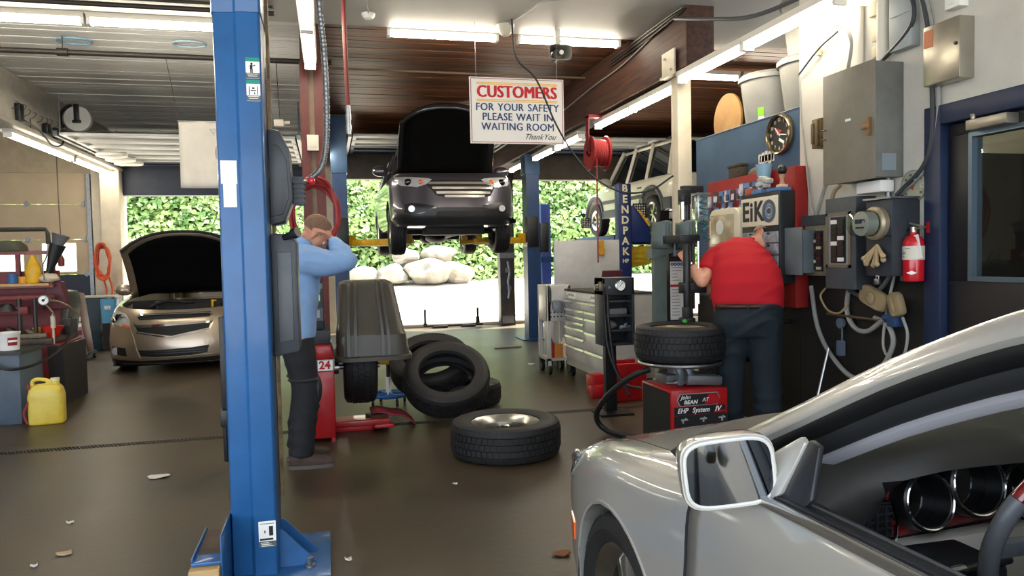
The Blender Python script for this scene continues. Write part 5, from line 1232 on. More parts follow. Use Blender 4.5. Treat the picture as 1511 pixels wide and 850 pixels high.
# side vent with a grid of fins, oval demister vent
V0 = build('air_vent', MB().box(0.540, 0.655, 1.585, 1.615, 0.785, 0.868), M('vent_black', '#0e0f10', 0.5), cp, bevel=0.008)
for i in range(5): build('fin', MB().box(0.547, 0.648, 1.612, 1.622, 0.796 + i * 0.0155, 0.800 + i * 0.0155), black_plastic, V0)
for i in range(4): build('fin', MB().box(0.564 + i * 0.022, 0.568 + i * 0.022, 1.614, 1.626, 0.79, 0.864), black_plastic, V0)
b = MB(); b.tube([(0.540, 1.622, 0.786), (0.538, 1.622, 0.83), (0.55, 1.622, 0.866)], 0.004, 6); build('vent_trim', b, chrome, V0)
m = Matrix.Translation((0.625, 1.50, 0.932)) @ Matrix.Rotation(0.12, 4, 'Y') @ Matrix.Rotation(0.9, 4, 'Z')
b = MB(); b.loft([ell((0, 0, z), (1, 0, 0), 0.030, (0, 1, 0), 0.055, 24) for z in (-0.02, 0.006)]); b.xf(m); V1 = build('demister_vent', b, M('vent_black', '#0e0f10', 0.5), cp)
for i in range(5):
    b = MB(); yy = -0.044 + i * 0.022; w = 0.03 * math.sqrt(max(0.05, 1 - (yy / 0.065) ** 2)); b.box(-w, w, yy - 0.004, yy + 0.004, 0.004, 0.011); b.xf(m); build('fin', b, dash_m, V1)
# steering wheel: red wood upper half, grey leather below
SWm = Matrix.Translation((0.355, 1.86, 0.865)) @ Matrix.Rotation(PI / 2 - 0.32, 4, 'X')
def arc(a0, a1, n=24): return [SWm @ Vector((0.188 * math.cos(a), 0.188 * math.sin(a), 0)) for a in [a0 + (a1 - a0) * i / n for i in range(n + 1)]]
lea = M('leather_grey', '#4f5257', 0.35, var=0.08, bump=0.08, bscale=200)
b = MB(); b.tube(arc(math.radians(150), math.radians(390), 40), 0.017, 12); sw = build('steering_wheel', b, lea, cp)
b = MB(); b.tube(arc(math.radians(30), math.radians(150), 30), 0.0168, 12); build('wood_rim', b, wood_r, sw)
b = MB(); b.loft([ell((0, 0, z), (1, 0, 0), w, (0, 1, 0), h, 24, 2.6) for z, w, h in ((-0.05, 0.05, 0.05), (0.0, 0.07, 0.06), (0.03, 0.06, 0.05))])
for sgn in (-1, 1): b.cb((sgn * 0.12, -0.01, 0.0), (0.12, 0.035, 0.016))
b.cb((0, -0.12, 0.0), (0.05, 0.12, 0.016)); b.xf(SWm); build('wheel_hub', b, lea, sw, bevel=0.004)
b = MB(); b.cyl(SWm @ Vector((0, 0, -0.02)), SWm @ Vector((0, 0, -0.28)), 0.05, 0.06); build('steering_column', b, black_plastic, cp)
b = MB(); b.cyl(SWm @ Vector((-0.04, -0.02, -0.10)), SWm @ Vector((-0.02, 0, -0.10)), 0.02)
p0 = Vector((0.42, 1.78, 0.795)); p1 = Vector((0.565, 1.80, 0.792)); b = MB(); b.tube([p0, p0.lerp(p1, 0.5), p1], 0.010, 10); st = build('indicator_stalk', b, black_plastic, cp); b = MB(); b.cyl(p0.lerp(p1, 0.85), p1 + Vector((0.012, 0, 0)), 0.014, n=14); build('stalk_tip', b, chrome_ring, st)
b = MB(); b.cb((0.48, 1.70, 0.735), (0.16, 0.14, 0.10)); build('column_shroud', b, black_plastic, cp, bevel=0.02)
# seats
seat_m = M('seat_leather', '#8f8b83', 0.5)
for x in (0.37, -0.37):
    b = MB(); b.loft([ell((x, y, 0.40), (1, 0, 0), w, (0, 0, 1), h, 20, 3.5) for y, w, h in ((1.95, 0.22, 0.07), (2.0, 0.25, 0.10), (2.4, 0.25, 0.10), (2.47, 0.22, 0.08))]); st = build('seat', b, seat_m, cp)
    b = MB(); b.loft([ell((x, y, z), (1, 0, 0), w, (0, 1, 0), h, 20, 3.0) for y, z, w, h in ((2.42, 0.42, 0.24, 0.08), (2.5, 0.65, 0.25, 0.09), (2.6, 0.92, 0.22, 0.07), (2.63, 1.0, 0.13, 0.05), (2.65, 1.12, 0.12, 0.05), (2.66, 1.16, 0.09, 0.03))]); build('seat_back', b, seat_m, st)
b = MB(); b.box(-0.11, 0.11, 1.62, 2.5, 0.24, 0.62); build('center_console', b, M('trim_charcoal', '#2a2c2f', 0.6), cp, bevel=0.03)
# ================================================================ PEOPLE (local frame: +x forward, +y their left, z up)
def V3(*p): return Vector(p)
def limb(mb, pts, rs, sub=5, n=14, ends=True):
    P = crom([Vector(p) for p in pts], sub); R = crom([Vector((r, 0, 0)) for r in rs], sub)
    mb.tube(P, [max(0.004, r.x) for r in R], n)
    if ends:
        for p, r in ((P[0], R[0].x), (P[-1], R[-1].x)): mb.sph(p, r * 0.98, 12, 8)
def torso(mb, rings, n=24):
    """rings: (centre, half depth, half width, tilt)"""
    out = []
    for c, d, w, t in rings: out.append(ell(c, (math.cos(t), 0, -math.sin(t)), d, (0, 1, 0), w, n, 2.5))
    mb.loft(out)
def head(mb, c, m):
    k = len(mb.v)
    mb.sph((-0.012, 0, 0.032), (0.098, 0.078, 0.088), 20, 14); mb.sph((0.035, 0, -0.040), (0.062, 0.060, 0.080), 18, 12); mb.sph((0.045, 0, -0.088), (0.042, 0.046, 0.034), 14, 10)
    mb.sph((0.100, 0, -0.030), (0.018, 0.013, 0.020), 10, 8); mb.sph((0.088, 0, -0.005), (0.014, 0.050, 0.012), 12, 8); mb.sph((0.090, 0, -0.072), (0.012, 0.024, 0.010), 10, 6)
    for s in (-1, 1): mb.sph((-0.008, s * 0.080, -0.022), (0.020, 0.010, 0.033), 12, 8); mb.sph((-0.004, s * 0.078, -0.048), (0.012, 0.010, 0.012), 8, 6)
    mb.xf(Matrix.Translation(c) @ m, k)
def hand(mb, wrist, d, nrm, side, curl=0.5, s=1.0):
    """palm plus four jointed fingers and a thumb; d = pointing direction, nrm = back of the hand, side +1 puts the thumb on d x nrm"""
    d = Vector(d).normalized(); nrm = Vector(nrm); nrm = (nrm - d * nrm.dot(d)).normalized(); t = d.cross(nrm) * side
    w = Vector(wrist)
    mb.loft([ell(w + d * a * s, t, b * s, nrm, c * s, 14, 2.8) for a, b, c in ((-0.02, 0.026, 0.020), (0.02, 0.034, 0.018), (0.06, 0.042, 0.016), (0.092, 0.042, 0.014))])
    for i, (off, L) in enumerate(((0.032, 0.074), (0.011, 0.082), (-0.011, 0.076), (-0.031, 0.060))):
        p = w + d * 0.088 * s + t * off * s; pts = [p - d * 0.015]; a = 0.25
        for seg in (0.45, 0.32, 0.23):
            a += curl * (0.7 + 0.1 * i); pts.append(pts[-1] + (d * math.cos(a) - nrm * math.sin(a)) * L * seg * s * 1.15)
        mb.tube(pts, [0.0092 * s, 0.0088 * s, 0.0082 * s, 0.0070 * s], 8); mb.sph(pts[-1], 0.0072 * s, 8, 6)
    p = w + d * 0.025 * s + t * 0.030 * s; pts = [p, p + (d * 0.6 + t * 0.65 - nrm * 0.3) * 0.036 * s, p + (d * 0.9 + t * 0.75 - nrm * 0.7) * 0.058 * s, p + (d * 1.25 + t * 0.65 - nrm * 1.0) * 0.072 * s]
    mb.tube(pts, [0.013 * s, 0.012 * s, 0.010 * s, 0.008 * s], 8); mb.sph(pts[-1], 0.0085 * s, 8, 6)
def shoe(mb, ankle, d):
    d = Vector(d).normalized(); a = Vector(ankle); y = Vector((-d.y, d.x, 0)); g = Vector((a.x, a.y, 0))
    mb.loft([ell(g + d * x + Vector((0, 0, z)), y, w, (0, 0, 1), h, 16, 2.6) for x, z, w, h in ((-0.085, 0.05, 0.030, 0.046), (-0.05, 0.052, 0.042, 0.052), (0.03, 0.055, 0.046, 0.055), (0.10, 0.042, 0.050, 0.040), (0.17, 0.034, 0.046, 0.030), (0.205, 0.030, 0.026, 0.020))])
    mb.cyl(g + Vector((0, 0, 0.06)) - d * 0.02, g + Vector((0, 0, 0.17)) - d * 0.02, 0.050, 0.052, 16)
def sole(mb, ankle, d):
    d = Vector(d).normalized(); g = Vector((ankle[0], ankle[1], 0)); y = Vector((-d.y, d.x, 0))
    P = [(-0.10, 0), (-0.08, 0.035), (0, 0.045), (0.10, 0.054), (0.18, 0.046), (0.215, 0.0)]
    pts = [g + d * a + y * b for a, b in P] + [g + d * a - y * b for a, b in P[-2:0:-1]]; pts = crom(pts, 4, True)
    n = len(pts); mb.add([p + Vector((0, 0, 0.0)) for p in pts] + [p + Vector((0, 0, 0.024)) for p in pts], [tuple(range(n))[::-1], tuple(range(n, 2 * n))] + [(i, (i + 1) % n, n + (i + 1) % n, n + i) for i in range(n)])
def cropped_hair(parent, c, m, mat, lo=0.0):
    bm = bmesh.new(); bmesh.ops.create_uvsphere(bm, u_segments=24, v_segments=16, radius=1)
    for v in bm.verts: v.co = Vector((v.co.x * 0.101 - 0.017, v.co.y * 0.081, v.co.z * 0.091 + 0.036))
    bmesh.ops.delete(bm, geom=[v for v in bm.verts if v.co.x > 0.062 or (v.co.z < -0.022 + 0.6 * max(0, v.co.x)) ], context='VERTS')
    for v in bm.verts: v.co = Vector(c) + m.to_3x3() @ v.co
    me = bpy.data.meshes.new('hair'); bm.to_mesh(me); bm.free()
    for p in me.polygons: p.use_smooth = True
    return link('hair', me, mat, parent)
def eyes(parent, c, m):
    for s in (-1, 1):
        b = MB(); b.sph((0.078, s * 0.030, -0.016), 0.013, 10, 8); b.xf(Matrix.Translation(c) @ m); build('eye', b, M('eye_white', '#d8d2ca', 0.2), parent)

# ---------------------------------------------------------------- man in the blue shirt
mb_ = thing('person', 'person with cropped hair in a light blue shirt, head bowed, elbow raised to the face', 'person', (-0.225, 5.30, 0), 0.10)
hm = Matrix.Rotation(0.80, 4, 'Y'); hc = Vector((0.15, -0.01, 1.585))
b = MB()
head(b, hc, hm); limb(b, [(0.05, 0, 1.42), (0.08, 0, 1.50), (0.13, 0, 1.58)], [0.075, 0.066, 0.066])
torso(b, [((0, 0, 0.86), 0.09, 0.13, 0), ((0.0, 0, 1.0), 0.10, 0.14, 0), ((0.03, 0, 1.25), 0.11, 0.16, 0.1), ((0.05, 0, 1.40), 0.09, 0.16, 0.2), ((0.06, 0, 1.47), 0.06, 0.10, 0.2)])
for s in (-1, 1):
    limb(b, [(0, s * 0.10, 0.90), (0.03, s * 0.115, 0.50), (0.0, s * 0.12, 0.10)], [0.085, 0.055, 0.042])
    sh, el, wr = V3(0.05, s * 0.19, 1.41), V3(0.32, s * 0.20, 1.385), V3(0.262, s * 0.075, 1.525)
    limb(b, [sh, (sh + el) / 2 + V3(0, 0, -0.01), el], [0.055, 0.048, 0.042]); limb(b, [el, (el + wr) / 2, wr], [0.042, 0.038, 0.028])
    hand(b, wr, (-0.28, -s * 0.30, 0.40), (0.8, -s * 0.1, 0.5), s, 0.30)
organic('body', b, skin, mb_, 0.0085, 5)
cropped_hair(mb_, hc, hm, M('hair_brown', '#6a5040', 0.8, scale=60, hex2='#7d604e')); eyes(mb_, hc, hm)
b = MB()
torso(b, [((-0.015, 0, 0.875), 0.140, 0.185, 0), ((-0.01, 0, 0.93), 0.142, 0.185, 0), ((0.0, 0, 1.05), 0.140, 0.180, 0.05), ((0.02, 0, 1.22), 0.142, 0.195, 0.08), ((0.04, 0, 1.36), 0.128, 0.205, 0.15), ((0.055, 0, 1.435), 0.095, 0.175, 0.25), ((0.085, 0, 1.50), 0.072, 0.088, 0.4)])
for s in (-1, 1):
    sh, el, wr = V3(0.045, s * 0.175, 1.405), V3(0.325, s * 0.20, 1.385), V3(0.268, s * 0.08, 1.512)
    limb(b, [sh, (sh + el) / 2 + V3(0, 0, -0.02), el], [0.100, 0.090, 0.070], 6, 16); limb(b, [el, (el + wr) / 2, wr], [0.070, 0.064, 0.050], 6, 16)
shirt_b = M('shirt_blue', '#82a4d0', 0.75, var=0.05, bump=0.06, bscale=300)
organic('shirt', b, shirt_b, mb_, 0.011, 6, fold=0.022)
b = MB(); b.loft([ell(hc - V3(0.095, 0, 0.10) + V3(0.02, 0, 0.06) * k, (1, 0, -0.6), 0.075 - 0.004 * k, (0, 1, 0), 0.082 - 0.004 * k, 20) for k in (0, 1)], caps=False); build('collar', b, shirt_b, mb_, solid=0.008)
b = MB()
torso(b, [((-0.01, 0, 0.80), 0.12, 0.17, 0), ((-0.005, 0, 0.92), 0.122, 0.172, 0), ((0, 0, 0.985), 0.118, 0.168, 0)])
for s in (-1, 1): limb(b, [(-0.005, s * 0.085, 0.86), (0.025, s * 0.10, 0.66), (0.045, s * 0.112, 0.50), (0.02, s * 0.118, 0.30), (0.0, s * 0.12, 0.085)], [0.115, 0.098, 0.088, 0.084, 0.080], 5, 16, False)
pant = M('trousers_black', '#1a1b20', 0.8, var=0.15, bump=0.05, bscale=200)
organic('trousers', b, pant, mb_, 0.012, 5, fold=0.014)
for s in (-1, 1):
    b = MB(); b.sph((0.115, s * 0.112, 0.53), (0.035, 0.06, 0.10), 14, 10); build('knee_pad', b, M('knee_pad', '#24262b', 0.6), mb_)
    b = MB(); b.tube([V3(0.032, s * 0.106, 0.60) + V3(0.094 * math.cos(a), 0.094 * math.sin(a), 0) for a in [2 * PI * i / 20 for i in range(20)]], 0.012, 6, cyc=True); build('knee_strap', b, MATS['knee_pad'], mb_)
    b = MB(); shoe(b, (0.01, s * 0.12, 0.08), (1, s * 0.10, 0)); organic('boot', b, M('boot_brown', '#43332b', 0.7, var=0.3, scale=14), mb_, 0.009, 4)
    b = MB(); sole(b, (0.01, s * 0.12, 0.08), (1, s * 0.10, 0)); build('boot_sole', b, M('sole_grey', '#57504a', 0.8), mb_)

# ---------------------------------------------------------------- man in the red shirt
mr = thing('person', 'person in a red polo shirt and dark trousers bending over the tire changer', 'person', (2.90, 4.76, 0), math.radians(60))
hm = Matrix.Rotation(-0.35, 4, 'Z') @ Matrix.Rotation(1.05, 4, 'Y'); hc = Vector((0.36, -0.140, 1.498))
b = MB(); head(b, hc, hm); limb(b, [(0.30, -0.02, 1.38), (0.34, -0.04, 1.43), (0.36, -0.10, 1.465)], [0.085, 0.072, 0.070])
torso(b, [((0, 0, 0.90), 0.10, 0.15, 0), ((0.02, 0, 1.05), 0.12, 0.17, 0.3), ((0.18, 0, 1.25), 0.12, 0.18, 0.6), ((0.30, 0, 1.36), 0.09, 0.17, 0.8), ((0.37, 0, 1.41), 0.06, 0.10, 0.9)])
for s in (-1, 1): limb(b, [(0, s * 0.11, 0.94), (0.02, s * 0.125, 0.52), (0.0, s * 0.13, 0.10)], [0.09, 0.058, 0.045])
shL, elL, wrL = V3(0.27, 0.205, 1.38), V3(0.06, 0.315, 1.19), V3(0.15, 0.425, 1.335)
limb(b, [shL, (shL + elL) / 2, elL], [0.062, 0.056, 0.050]); limb(b, [elL, elL.lerp(wrL, 0.4), wrL], [0.052, 0.048, 0.030]); hand(b, wrL, (0.30, 0.42, 0.75), (-0.9, 0.1, 0.3), 1, 0.75)
shR, elR, wrR = V3(0.30, -0.15, 1.31), V3(0.34, 0.06, 1.08), V3(0.24, 0.33, 1.13)
limb(b, [shR, (shR + elR) / 2, elR], [0.062, 0.055, 0.050]); limb(b, [elR, elR.lerp(wrR, 0.5), wrR], [0.052, 0.048, 0.032]); hand(b, wrR, (0.1, 0.9, 0.45), (0.3, -0.2, 0.9), -1, 0.6)
organic('body', b, M('skin_ruddy', '#d59a7d', 0.5, var=0.10, scale=14), mr, 0.0085, 5)
eyes(mr, hc, hm)
b = MB(); b.loft([ell(hc + hm.to_3x3() @ V3(-0.045, 0, z), hm.to_3x3() @ V3(1, 0, 0), 0.070, hm.to_3x3() @ V3(0, 1, 0), w, 20) for z, w in ((-0.045, 0.072), (-0.01, 0.081))], caps=False); build('hair', b, M('hair_grey', '#8f7f72', 0.85, var=0.2, scale=60), mr)
b = MB()
torso(b, [((0.03, 0, 0.975), 0.165, 0.236, -0.25), ((0.01, 0, 1.04), 0.185, 0.246, 0.05), ((0.045, 0, 1.12), 0.205, 0.252, 0.3), ((0.12, 0.005, 1.22), 0.200, 0.246, 0.5), ((0.20, 0.03, 1.32), 0.170, 0.212, 0.65), ((0.27, 0.05, 1.40), 0.120, 0.155, 0.8), ((0.31, 0.04, 1.45), 0.07, 0.10, 0.9), ((0.36, -0.04, 1.445), 0.07, 0.085, 1.0)])
limb(b, [V3(0.25, 0.14, 1.37), shL.lerp(elL, 0.25), shL.lerp(elL, 0.70)], [0.11, 0.092, 0.080], 6, 16, False)
limb(b, [V3(0.24, -0.08, 1.31), shR.lerp(elR, 0.3), shR.lerp(elR, 0.8)], [0.105, 0.088, 0.074], 6, 16, False)
organic('shirt', b, M('shirt_red', '#b4061c', 0.8, var=0.04, bump=0.08, bscale=400), mr, 0.012, 6, fold=0.016)
b = MB()
torso(b, [((0.0, 0, 0.80), 0.155, 0.215, 0), ((-0.015, 0, 0.90), 0.172, 0.232, 0), ((-0.005, 0, 1.0), 0.165, 0.226, 0.06), ((0.0, 0, 1.035), 0.160, 0.222, 0.1)])
for s in (-1, 1): limb(b, [(-0.01, s * 0.108, 0.88), (0.01, s * 0.118, 0.66), (0.02, s * 0.125, 0.48), (0.005, s * 0.13, 0.28), (0.0, s * 0.132, 0.085)], [0.135, 0.112, 0.102, 0.098, 0.096], 5, 16, False)
organic('trousers', b, M('trousers_teal', '#17232a', 0.8, var=0.08, bump=0.04, bscale=240), mr, 0.012, 5, fold=0.030)
b = MB(); b.loft([ell((-0.006, 0, z), (1, 0, -0.08), 0.172, (0, 1, 0), 0.234, 32, 2.5) for z in (0.985, 1.02)], caps=False); build('belt', b, M('belt_brown', '#3b1a17', 0.4), mr, solid=0.006)
b = MB()
for a in (2.2, PI, 4.1): b.cb((-0.006 + 0.176 * math.cos(a), 0.238 * math.sin(a), 1.0), (0.014, 0.014, 0.05), rz=a)
build('belt_loop', b, MATS['trousers_teal'], mr)['kind'] = 'stuff'
b = MB(); b.tube([wrL - V3(0.03, 0.02, 0.026) + V3(0.036 * math.cos(a), 0.030 * math.sin(a), -0.012 * math.cos(a)) for a in [2 * PI * i / 18 for i in range(18)]], 0.007, 6, cyc=True); w = build('wristwatch', b, steel, mr)
b = MB(); b.sph(wrL + V3(-0.065, -0.03, -0.02), 0.019, 12, 8); build('watch_face', b, chrome, w)
for s in (-1, 1):
    b = MB(); shoe(b, (0.0, s * 0.132, 0.08), (1, s * 0.15, 0)); organic('shoe', b, M('shoe_black', '#1a1918', 0.5), mr, 0.009, 4)
# ================================================================ TYRE CHANGER
TC = thing('tire_changer', 'red and black tire changer machine at which the man in red works', 'machine', (2.42, 4.80, 0))
b = MB(); b.box(-0.21, 0.21, -0.225, 0.26, 0.04, 0.47); cabn = build('cabinet', b, red_paint, TC, bevel=0.008)
build('side_panel', MB().box(-0.2125, -0.208, -0.205, 0.24, 0.06, 0.455), M('changer_black', '#1b1c1c', 0.55, var=0.15), cabn)
build('pedal_panel', MB().box(-0.19, 0.205, -0.233, -0.222, 0.04, 0.30), M('changer_black', '#1b1c1c', 0.55), cabn)
b = MB(); k = 0
pl = [(-0.165, 0.405), (-0.145, 0.442), (0.125, 0.442), (0.145, 0.405), (0.125, 0.368), (-0.145, 0.368)]
b = MB(); b.prism([(x * 1.03, 0.405 + (z - 0.405) * 1.12) for x, z in pl], -0.230, -0.225, 'xz'); o = build('logo_plate', b, M('logo_silver', '#b9bcbe', 0.35, 0.5), cabn)
build('logo_plate', MB().prism(pl, -0.233, -0.229, 'xz'), ink_black, o)
build('logo_plate', MB().prism([(0.03, 0.372), (0.14, 0.372), (0.143, 0.405), (0.125, 0.438), (0.06, 0.438)], -0.235, -0.232, 'xz'), M('logo_red', '#a81820', 0.4), o)
text('lettering', 'John', 0.040, ink_white, o, (-0.112, -0.236, 0.424), bold=0.0, shear=0.35); text('lettering', 'BEAN', 0.036, ink_white, o, (-0.075, -0.236, 0.389), bold=0.0008, shear=0.25, sx=1.05, space=1.08); text('lettering', 'AT', 0.036, ink_white, o, (0.035, -0.236, 0.400), bold=0.0, shear=0.25)
build('name_plate', MB().box(-0.19, 0.185, -0.234, -0.226, 0.305, 0.358), ink_black, o); build('name_plate', MB().box(0.10, 0.185, -0.236, -0.233, 0.31, 0.322), MATS['logo_red'], o)
text('lettering', 'EHP', 0.048, ink_white, o, (-0.135, -0.237, 0.333), bold=0.0006, shear=0.3, sx=0.9); text('lettering', 'System', 0.048, ink_white, o, (0.0, -0.237, 0.333), bold=0.0006, shear=0.3, sx=0.9, space=1.04); text('lettering', 'IV', 0.048, ink_white, o, (0.125, -0.237, 0.333), bold=0.001, shear=0.3)
for i, x in enumerate((-0.12, 0.02, 0.16)):
    b = MB(); b.cb((0, 0, 0), (0.05, 0.002, 0.010)); b.cb((-0.01 if i == 0 else 0, 0, -0.008), (0.012, 0.002, 0.03)); b.cb((0.012, 0, 0.006), (0.018, 0.002, 0.008), ry=0.5)
    q = build('pedal_icon', b, M('icon_grey', '#a9abac', 0.5), cabn); q.location = (x, -0.235, 0.272)
for i, x in enumerate((-0.12, 0.02, 0.16)):
    build('pedal', MB().box(x - 0.04, x + 0.04, -0.36, -0.2, 0.06, 0.085).box(x - 0.012, x + 0.012, -0.24, -0.2, 0.085, 0.14), steel, TC, bevel=0.006)
# chuck and clamps under the wheel
b = MB(); b.lathe([(0, 0.60), (0.295, 0.60), (0.30, 0.612), (0.295, 0.624), (0, 0.624)], 40); b.xf(Matrix.Translation((0.03, 0.13, 0))); tt = build('turntable', b, steel, TC)
b = MB(); b.cyl((0.03, 0.13, 0.44), (0.03, 0.13, 0.60), 0.09); b.cb((0.03, 0.13, 0.50), (0.3, 0.2, 0.07)); build('gearbox', b, M('casting_grey', '#6e7072', 0.5, 0.5, var=0.2), TC, bevel=0.015)
b = MB(); b.cb((0.08, -0.10, 0.515), (0.27, 0.12, 0.07), ry=0.08); build('clamp_cylinder', b, M('casting_grey', '#6e7072', 0.5, 0.5), TC, bevel=0.02)
for x in (-0.10, -0.03):
    b = MB(); b.prism([(x - 0.02, 0.49), (x + 0.02, 0.49), (x + 0.03, 0.56), (x + 0.01, 0.60), (x - 0.03, 0.60), (x - 0.015, 0.56)], -0.15, -0.10, 'xz'); build('jaw', b, M('jaw_blue_grey', '#77838f', 0.35, 0.7), TC, bevel=0.004)
build('clamp_screw', MB().cyl((-0.2, -0.12, 0.505), (0.02, -0.12, 0.505), 0.010).cyl((-0.14, -0.12, 0.505), (-0.12, -0.12, 0.505), 0.018).cyl((-0.02, -0.12, 0.505), (0.0, -0.12, 0.505), 0.022), steel, TC)
b = MB(); b.sph((0.17, 0.02, 0.485), (0.10, 0.06, 0.02)); build('lubricant_tray', b, M('tray_green', '#6b9a3c', 0.5), TC)
b = MB(); b.tube([(0.12, -0.05, 0.53), (0.18, -0.04, 0.57), (0.22, 0.0, 0.54), (0.2, 0.08, 0.49)], 0.006, 6, spline=5); build('air_line', b, cable_black, TC)
w = floor_tire('tire clamped flat on the turntable of the red machine', (2.45, 4.93, 0.755), 0.315, 0.20, 0.255, (0, 0, 0.2), True, 54)
w['label'] = 'black tire clamped flat on the tire changer turntable'; del w['group']
for c in w.children:
    if c.name.startswith('alloy'): c.data.materials.clear(); c.data.materials.append(M('rim_tan', '#b5a58c', 0.35, 0.8))
# tower behind
b = MB(); b.box(0.20, 0.36, 0.68, 0.86, 0.0, 1.42); build('tower', b, black_metal, TC, bevel=0.01)
b = MB(); b.box(0.18, 0.30, 0.60, 0.68, 0.86, 1.44); tw = build('label_column', b, black_metal, TC)
o = build('instruction_label', MB().box(0.19, 0.30, 0.596, 0.600, 0.87, 1.33), M('label_grey', '#c9c8c2', 0.6), tw)
build('label_band', MB().box(0.19, 0.30, 0.594, 0.597, 1.13, 1.15), M('label_red', '#9c2430', 0.5), o)
for i in range(4):
    b = MB(); m = Matrix.Translation((0.205 + i * 0.027, 0.593, 1.31)) @ Matrix.Rotation(PI / 2, 4, 'X'); b.lathe([(0.006, 0), (0.013, 0), (0.013, 0.003), (0.006, 0.003)], 16, m, cyc=True); build('label_icon', b, ink_navy, o)
b = MB()
random.seed(2)
for k in range(16):
    z = 1.28 - k * 0.025
    if abs(z - 1.14) > 0.02: b.box(0.20, 0.20 + random.uniform(0.05, 0.09), 0.5945, 0.597, z, z + 0.006)
build('fine_print', b, M('print_grey', '#7d8083', 0.6), o)['kind'] = 'stuff'
build('switch_box', MB().box(0.20, 0.27, 0.55, 0.60, 1.37, 1.52), galv, tw, bevel=0.008); build('switch', MB().box(0.215, 0.255, 0.545, 0.552, 1.42, 1.48).box(0.225, 0.245, 0.54, 0.552, 1.385, 1.40), panel_dark, tw)
def fender(x0, x1, nm):
    b = MB(); rows = []
    for i in range(13):
        a = PI * i / 12; w_ = (x1 - x0) / 2; cx_ = (x0 + x1) / 2
        rows.append([Vector((cx_ - w_ * math.cos(a) * (1 - 0.12 * v), 0.58 - 0.10 * math.sin(a), 1.44 + 0.21 * v - 0.02 * math.cos(a) ** 2 * v)) for v in (0, 0.3, 0.6, 0.9, 1)])
    b.grid(rows); o = build(nm, b, M('fender_green_grey', '#55605c', 0.5, var=0.15), TC, solid=0.012)
    for f in (0.3, 0.5, 0.7):
        x = x0 + (x1 - x0) * f; build('rib', MB().tube([(x, 0.58 - 0.105 * math.sin(PI * f), 1.46), (x, 0.58 - 0.105 * math.sin(PI * f), 1.62)], 0.008, 6), MATS['fender_green_grey'], o)
fender(0.02, 0.20, 'left_shroud'); fender(0.22, 0.40, 'right_shroud')
build('shroud_bracket', MB().prism([(0.02, 1.36), (0.20, 1.40), (0.20, 1.44), (0.02, 1.44)], 0.56, 0.66, 'xz').box(0.06, 0.16, 0.6, 0.66, 0.5, 1.38), M('fender_green_grey', '#55605c', 0.5), TC)
build('chrome_cylinder', MB().cyl((0.315, 0.62, 1.66), (0.315, 0.62, 1.82), 0.022, n=20), chrome, TC)
build('cylinder_head', MB().cyl((0.315, 0.62, 1.80), (0.315, 0.62, 1.86), 0.036).box(0.30, 0.38, 0.60, 0.68, 1.78, 1.90).box(0.32, 0.50, 0.62, 0.68, 1.87, 1.93).cyl((0.36, 0.66, 1.1), (0.36, 0.66, 1.86), 0.022), black_metal, TC, bevel=0.006)
build('round_post', MB().cyl((0.37, 0.66, 1.4), (0.37, 0.66, 1.86), 0.028), M('post_dark', '#2a2c30', 0.4, 0.5), TC)
co = build('air_cylinder', MB().box(0.445, 0.535, 0.62, 0.70, 1.66, 1.86), M('cylinder_alu', '#b7bfc4', 0.25, 0.85), TC, bevel=0.006)
for z in (1.655, 1.865): build('end_cap', MB().box(0.43, 0.55, 0.605, 0.715, z - 0.008, z + 0.008), steel, co)
zz = [(0.455 + 0.065 * (k % 2), 0.600, 1.845 - k * 0.022) for k in range(9)]; build('coil_hose', MB().tube(zz, 0.005, 6, spline=3), M('hose_teal', '#1f5f68', 0.4), TC)
random.seed(4); P = [(0.49 + random.uniform(-0.035, 0.045), 0.60 + random.uniform(-0.02, 0.02), 1.655 - k * 0.013) for k in range(14)]; build('tangled_hose', MB().tube(P, 0.007, 6, spline=4), MATS['hose_teal'], TC)
build('mount_arm', MB().box(0.10, 0.165, 0.17, 0.23, 0.90, 1.0).cyl((0.13, 0.20, 0.95), (0.13, 0.20, 1.46), 0.028).cyl((0.20, 0.24, 0.98), (0.20, 0.24, 1.5), 0.015).box(0.10, 0.28, 0.18, 0.28, 1.10, 1.18).box(0.08, 0.24, 0.2, 0.7, 1.47, 1.53), black_metal, TC, bevel=0.005)
build('steel_rod', MB().cyl((0.225, 0.20, 1.02), (0.225, 0.20, 1.48), 0.010), chrome, TC)
build('duck_head', MB().box(0.07, 0.17, 0.14, 0.23, 0.885, 0.925), black_metal, TC, bevel=0.012)
build('valve_knob', MB().sph((0.06, 0.10, 0.905), (0.02, 0.02, 0.016)), M('knob_green', '#2f8a3c', 0.4), TC)
build('lower_arms', MB().cyl((0.3, 0.3, 0.80), (0.98, 0.20, 0.86), 0.018).cyl((0.3, 0.5, 0.66), (0.72, 0.30, 0.66), 0.022).cyl((0.72, 0.3, 0.66), (0.80, 0.28, 0.66), 0.030).cyl((0.3, 0.45, 0.55), (0.72, 0.28, 0.57), 0.018), black_metal, TC)
build('rod_tip', MB().cyl((0.62, 0.32, 0.57), (0.70, 0.29, 0.57), 0.019), chrome, TC)

